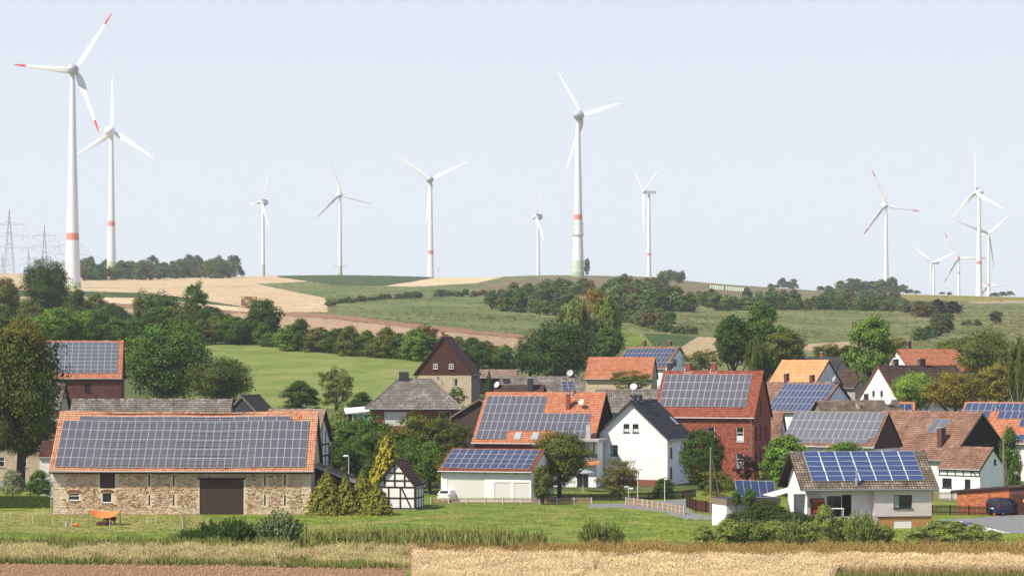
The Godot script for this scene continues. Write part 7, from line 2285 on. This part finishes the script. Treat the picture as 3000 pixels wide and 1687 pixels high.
	bk.lathe([[0.0, 0.0], [0.16, 0.0], [0.19, 0.42], [0.17, 0.42], [0.15, 0.03], [0.0, 0.03]], 14)
	single("water_tub", bk, M.concrete, on_ground(194, 231.5), 0.0, "grey water tub standing on the paddock grass", "tub")
	var pb := MB.new()
	pb.box(Vector3(0, 0.12, 0), Vector3(0.75, 0.16, 0.5), Basis(Vector3.UP, 0.3))
	pb.box(Vector3(0.1, 0.26, 0), Vector3(0.34, 0.14, 0.3), Basis(Vector3.UP, -0.2))
	single("feed_tray", pb, M.orange_tarp, on_ground(219, 231.5), 0.0, "low tray with an orange lump beside the water tub", "tray")
	# straw stack and wrapped bales on the hill
	var ds := dist_of(728, 903)
	var stk := on_ground(728, ds)
	for j in 4:
		for i in 4:
			for k in 2:
				var m := MB.new()
				m.box(Vector3(0, 0.58, 0), Vector3(1.32 + rng.randf_range(-0.05, 0.05), 1.12, 2.2))
				single("straw_bale", m, M.straw_dark if (i + j) % 3 else M.straw, stk + Vector3((i - 1.5) * 1.36, j * 1.13 - 0.3, -k * 2.25), 0.0, "square straw bale in the brown stack on the stubble field", "bale", "bales of the straw stack")
	var rb := MB.new()
	rb.lathe([[0.0, 0.0], [0.55, 0.0], [0.64, 0.1], [0.66, 0.6], [0.64, 1.1], [0.55, 1.2], [0.0, 1.22]], 14)
	var bmesh := rb.mesh()
	for j in 2:
		for i in 15:
			var px := 2084.0 + i * 6.9 + (5.0 if i > 5 else 0.0)
			var d := dist_of(2084, 846) - 5.0
			var o := obj(self, numbered("wrapped_bale"), bmesh, M.bale_wrap)
			o.position = on_ground(px, d, j * 1.22 - 0.15)
			tag(o, "pale green wrapped round bale in the stacked row on the right-hand ridge", "bale", "wrapped bales on the ridge")
	# crossing cables and aerials
	cable(at(2083, 1318, 252), at(2942, 1293, 272), 1.2, 0.012, "thin telephone wire from the road pole to the right-hand pole")
	for q in [[1546, 1086, 1104, 382.0, "television aerial on the grey house below the dark maple"], [1962, 1056, 1082, 470.0, "television aerial on the white house at the back"], [2624, 1043, 1062, 430.0, "television aerial on the white gable before the red roof"], [192, 1156, 1210, 300.0, "thin mast behind the stone barn's left end"], [903, 1190, 1200, 285.0, "small aerial behind the stone barn's right end"]]:
		var b := at(q[0], q[2], q[3])
		var tall := at(q[0], q[1], q[3]).y - b.y
		var m := MB.new()
		m.tube([Vector3(0, -1.0, 0), Vector3(0, tall, 0)], [0.025, 0.02], 5)
		for i in 5: m.tube([Vector3(-0.7 + i * 0.3, tall * 0.98, -0.25), Vector3(-0.7 + i * 0.3, tall * 0.98, 0.25)], [0.012, 0.012], 4)
		m.tube([Vector3(-0.8, tall * 0.98, 0), Vector3(0.7, tall * 0.98, 0)], [0.014, 0.014], 4)
		single("aerial", m, M.galvanised, b, 0.4, q[4], "aerial", "roof aerials")

# ---------- grasses and crops ----------
func tuft(sd: int, blades: int, tall: float, w: float, spread: float, ear := 0.0) -> ArrayMesh:
	var r := RandomNumberGenerator.new()
	r.seed = sd
	var V := PackedVector3Array()
	var N := PackedVector3Array()
	var C := PackedColorArray()
	for i in blades:
		var t := r.randf() * TAU
		var p := Vector3(cos(t), 0, sin(t)) * spread * sqrt(r.randf())
		var hh := tall * r.randf_range(0.6, 1.1)
		var lean := Vector3(r.randf_range(-0.35, 0.45), 0, r.randf_range(-0.3, 0.3)) * hh
		var q := p + lean * 0.4 + Vector3(0, hh * 0.6, 0)
		var e := p + lean + Vector3(0, hh, 0)
		var x := Vector3(cos(t * 3.1), 0, sin(t * 3.1)) * w
		var c := r.randf_range(0.7, 1.25)
		var n := (x.cross(Vector3.UP).normalized() + Vector3(0, 0.8, 0)).normalized()
		var cc := Color(c, c * r.randf_range(0.93, 1.04), c * 0.92)
		for tri in [[p - x, q - x * 0.7, p + x], [p + x, q - x * 0.7, q + x * 0.7], [q - x * 0.7, e, q + x * 0.7]]:
			if (tri[1] - tri[0]).cross(tri[2] - tri[0]).dot(n) > 0: tri = [tri[0], tri[2], tri[1]]
			for k in tri:
				V.append(k)
				N.append(n)
				C.append(cc)
		if ear > 0: leaf(V, N, C, e + Vector3(0, -ear * 0.2, 0), (rdir(r) + Vector3(0, 0.8, 0.4)).normalized(), Vector3(lean.x, 0.6, lean.z).normalized(), ear, ear * 0.28, Color(c * 1.05, c, c * 0.95))
	return to_mesh(V, N, C)

func scatter(called: String, label: String, cat: String, m: Mesh, mt: Material, spots: Array) -> void:
	var mm := MultiMesh.new()
	mm.transform_format = MultiMesh.TRANSFORM_3D
	mm.use_colors = true
	mm.mesh = m
	mm.instance_count = spots.size()
	for i in spots.size():
		var s: Array = spots[i]
		var k: float = s[1]
		mm.set_instance_transform(i, Transform3D(Basis(Vector3.UP, s[2]) * Basis.from_scale(Vector3(k, k * s[3], k)), s[0]))
		var c: float = s[4]
		mm.set_instance_color(i, Color(c, c * s[5], c * s[6]))
	var o := MultiMeshInstance3D.new()
	o.name = numbered(called)
	o.multimesh = mm
	o.material_override = mt
	add_child(o)
	tag(o, label, cat, "", "stuff")

func strip(n: int, edges: Array, smin: float, smax: float, clump: float, sd: int, warm := 0.0) -> Array:
	# n places spread evenly over the ground shown between two picture rows; edges: [px, row_top, row_bottom]
	var r := RandomNumberGenerator.new()
	r.seed = sd
	var f := FastNoiseLite.new()
	f.seed = sd
	f.frequency = 0.22
	var xs := []
	var t0 := []
	var t1 := []
	for e in edges:
		xs.append(float(e[0]))
		t0.append(float(e[1]))
		t1.append(float(e[2]))
	var out := []
	var tries := 0
	while out.size() < n and tries < n * 6:
		tries += 1
		var px := r.randf_range(xs[0], xs[-1])
		var ra := interp(xs, t0, px)
		var rb := interp(xs, t1, px)
		# rows of the valley floor: even in distance
		var d := lerpf(16.0 * F / (ra - HY), 16.0 * F / (rb - HY), r.randf())
		var p := on_ground(px, d)
		var g := f.get_noise_2d(p.x, p.z)
		if r.randf() < clump and g < r.randf_range(-0.15, 0.32): continue
		out.append([p, r.randf_range(smin, smax) * (1.0 + 0.35 * g), r.randf() * TAU, r.randf_range(0.85, 1.15), r.randf_range(0.8, 1.2) * (1.0 + 0.25 * g), 1.0 + warm * g, 1.0])
	return out

func grow_grass() -> void:
	leaf_mat("gr_lawn", lin(0.30, 0.35, 0.065), 0.3)
	leaf_mat("gr_long", lin(0.19, 0.205, 0.06), 0.3)
	leaf_mat("gr_dry", lin(0.58, 0.47, 0.26), 0.3)
	leaf_mat("gr_reed", lin(0.38, 0.25, 0.095), 0.3)
	leaf_mat("gr_wheat", lin(0.68, 0.54, 0.34), 0.3)
	leaf_mat("gr_flower", lin(0.6, 0.62, 0.52), 0.3)
	var short := tuft(1, 9, 0.16, 0.014, 0.16)
	var long := tuft(2, 16, 0.85, 0.020, 0.28)
	var dry := tuft(3, 18, 0.95, 0.016, 0.26, 0.16)
	var reed := tuft(4, 12, 0.85, 0.018, 0.22, 0.14)
	var wheat := tuft(5, 15, 0.80, 0.011, 0.20, 0.13)
	scatter("lawn_grass", "short green grass of the front lawn", "grass", short, M.gr_lawn, strip(12000, [[-60, 1512, 1592], [900, 1525, 1600], [1240, 1485, 1600], [1730, 1490, 1612], [2000, 1525, 1612], [3060, 1570, 1615]], 0.45, 1.0, 0.5, 31, 0.12))
	scatter("tall_grass", "tall green weeds along the front of the lawn", "grass", long, M.gr_long, strip(1800, [[-60, 1590, 1612], [440, 1588, 1612], [560, 1580, 1606], [1000, 1592, 1612], [1500, 1600, 1616], [1620, 1606, 1616]], 0.4, 0.9, 0.9, 32, 0.15))
	scatter("tall_grass", "tall green weeds right of the weedy bushes below the hut", "grass", long, M.gr_long, strip(1100, [[890, 1586, 1614], [1080, 1584, 1618], [1300, 1582, 1618], [1480, 1588, 1620], [1600, 1600, 1620]], 0.45, 1.9, 0.8, 36, 0.15))
	scatter("dry_grass", "tall straw-coloured grass above the ploughed soil", "grass", dry, M.gr_dry, strip(4800, [[-60, 1616, 1653], [600, 1614, 1657], [1000, 1614, 1664], [1225, 1616, 1668]], 0.25, 0.75, 0.95, 33, 0.10))
	scatter("dry_grass_tussock", "green tussocks between the straw-coloured grass", "grass", long, M.gr_long, strip(2600, [[-60, 1644, 1656], [300, 1640, 1660], [700, 1642, 1664], [1215, 1646, 1676]], 0.3, 0.75, 0.85, 37, 0.15))
	scatter("reed_grass", "brown stalks along the upper edge of the wheat", "grass", reed, M.gr_reed, strip(8000, [[1190, 1612, 1646], [1700, 1610, 1650], [2200, 1610, 1654], [3060, 1610, 1660]], 0.4, 0.85, 0.4, 34, 0.12))
	var ears := strip(47000, [[1212, 1643, 1800], [1350, 1647, 1800], [2100, 1654, 1800], [2400, 1656, 1800], [2440, 1657, 1690], [3060, 1659, 1692]], 0.85, 1.12, 0.10, 35, 0.06)
	# two wheel tracks run through the crop, and one across
	ears = ears.filter(func(q): return absf(q[0].x - 5.6 - (q[0].z + 192.0) * 0.05) > 0.32 and absf(q[0].x - 8.0 + (q[0].z + 192.0) * 0.12) > 0.32 and absf(q[0].z + 185.3 + 0.5 * sin(q[0].x * 0.2)) > 0.3)
	scatter("wheat_crop", "ripe pale wheat filling the front right field", "wheat", wheat, M.gr_wheat, ears)
	scatter("margin_grass", "green grass at the lower right corner below the wheat", "grass", long, M.gr_long, strip(3000, [[2400, 1695, 1735], [3060, 1694, 1745]], 0.4, 0.8, 0.3, 38, 0.12))
	# tussocks and weeds that roughen the fields on the hill
	var polys := {}
	for f in FIELDS:
		var pg := PackedVector2Array()
		for p in f[2]: pg.append(Vector2(p[0], p[1]))
		polys[f[0]] = pg
	var hr := RandomNumberGenerator.new()
	hr.seed = 77
	var hn := FastNoiseLite.new()
	hn.frequency = 0.012
	var spots := {"green": [], "tan": []}
	while spots.green.size() + spots.tan.size() < 16000:
		var px := hr.randf_range(-60, 3060)
		var d := 1.0 / lerpf(1.0 / 1780.0, 1.0 / 570.0, hr.randf())
		var p := on_ground(px, d)
		var q := Vector2(px, HY - (p.y - EYE) * F / d)
		var k := hr.randf_range(0.4, 1.25)
		if hn.get_noise_2d(p.x, p.z) < hr.randf_range(-0.35, 0.25): continue
		var bare := false
		for f in ["stubble_field", "pale_stubble_field", "pale_stubble_strip", "bare_soil_strip", "ploughed_strip", "tan_field", "tan_strip"]:
			if Geometry2D.is_point_in_polygon(q, polys[f]): bare = true
		if bare:
			if hr.randf() < 0.5: spots.tan.append([p, k * 0.6, hr.randf() * TAU, 0.5, hr.randf_range(0.7, 1.15), 1.0, 1.0])
		else:
			spots["tan" if Geometry2D.is_point_in_polygon(q, polys.knoll_pasture) and hr.randf() < 0.6 or hr.randf() < 0.12 else "green"].append([p, k, hr.randf() * TAU, 0.6, hr.randf_range(0.65, 1.25), 1.0, 1.0])
	leaf_mat("gr_hill", lin(0.15, 0.175, 0.062), 0.3)
	leaf_mat("gr_hill_dry", lin(0.36, 0.28, 0.15), 0.3)
	var hillock := tuft(7, 22, 0.55, 0.05, 0.75)
	scatter("hill_tussocks", "scattered green tussocks on the hill pastures", "grass", hillock, M.gr_hill, spots.green)
	scatter("hill_stubble_tufts", "scattered dry tufts on the hill fields", "grass", hillock, M.gr_hill_dry, spots.tan)
	# clods on the ploughed soil
	var cm := MB.new()
	var r := RandomNumberGenerator.new()
	r.seed = 4
	cm.lathe([[0.0, -0.05], [0.10, -0.02], [0.12, 0.04], [0.07, 0.10], [0.0, 0.12]], 6)
	scatter("soil_clods", "clods of reddish soil on the ploughed field", "soil", cm.mesh(), mat("clod", lin(0.34, 0.20, 0.12), 0.95, 0.2), strip(6000, [[-60, 1656, 1760], [700, 1660, 1760], [1180, 1667, 1760]], 0.25, 1.0, 0.2, 39))

func _ready() -> void:
	# camera: a long lens looking level from the opposite slope, shifted upwards
	var cam := Camera3D.new()
	cam.name = "camera"
	add_child(cam)
	cam.position = Vector3(0, EYE, 0)
	cam.projection = Camera3D.PROJECTION_FRUSTUM
	cam.near = 1.0
	cam.far = 12000.0
	cam.size = 1687.0 / F
	cam.frustum_offset = Vector2(0, (HY - 843.5) / F)
	cam.current = true
	var we := WorldEnvironment.new()
	we.name = "environment"
	var env := Environment.new()
	env.background_mode = Environment.BG_SKY
	var sm := ProceduralSkyMaterial.new()
	sm.sky_top_color = Color(0.24, 0.40, 0.68)
	sm.sky_horizon_color = Color(0.832, 0.854, 0.868)
	sm.sky_curve = 0.5
	sm.ground_bottom_color = Color(0.42, 0.43, 0.36)
	sm.ground_horizon_color = Color(0.60, 0.62, 0.58)
	sm.sun_angle_max = 1.0
	var sky := Sky.new()
	sky.sky_material = sm
	env.sky = sky
	env.tonemap_mode = Environment.TONE_MAPPER_LINEAR
	env.tonemap_exposure = 1.4
	env.fog_enabled = true
	env.fog_density = 0.00010
	env.fog_light_color = Color(0.90, 0.92, 0.95)
	env.sdfgi_enabled = true
	env.ssao_enabled = true
	env.ssil_enabled = true
	we.environment = env
	add_child(we)
	var sun := DirectionalLight3D.new()
	sun.name = "sun"
	sun.light_energy = 1.6
	sun.light_color = Color(1.0, 0.96, 0.88)
	sun.light_angular_distance = 0.5
	sun.shadow_enabled = true
	add_child(sun)
	var az := deg_to_rad(57.0)      # to the left of the viewer's back
	var el := deg_to_rad(47.0)
	var to_sun := Vector3(-sin(az) * cos(el), sin(el), cos(az) * cos(el))
	sun.look_at_from_position(Vector3.ZERO, -to_sun, Vector3.UP)
	rng.seed = 20
	make_materials()
	make_plants()
	build_terrain()
	build_village()
	build_turbines()
	build_pylons()
	build_small()
	plant_trees()
	grow_grass()
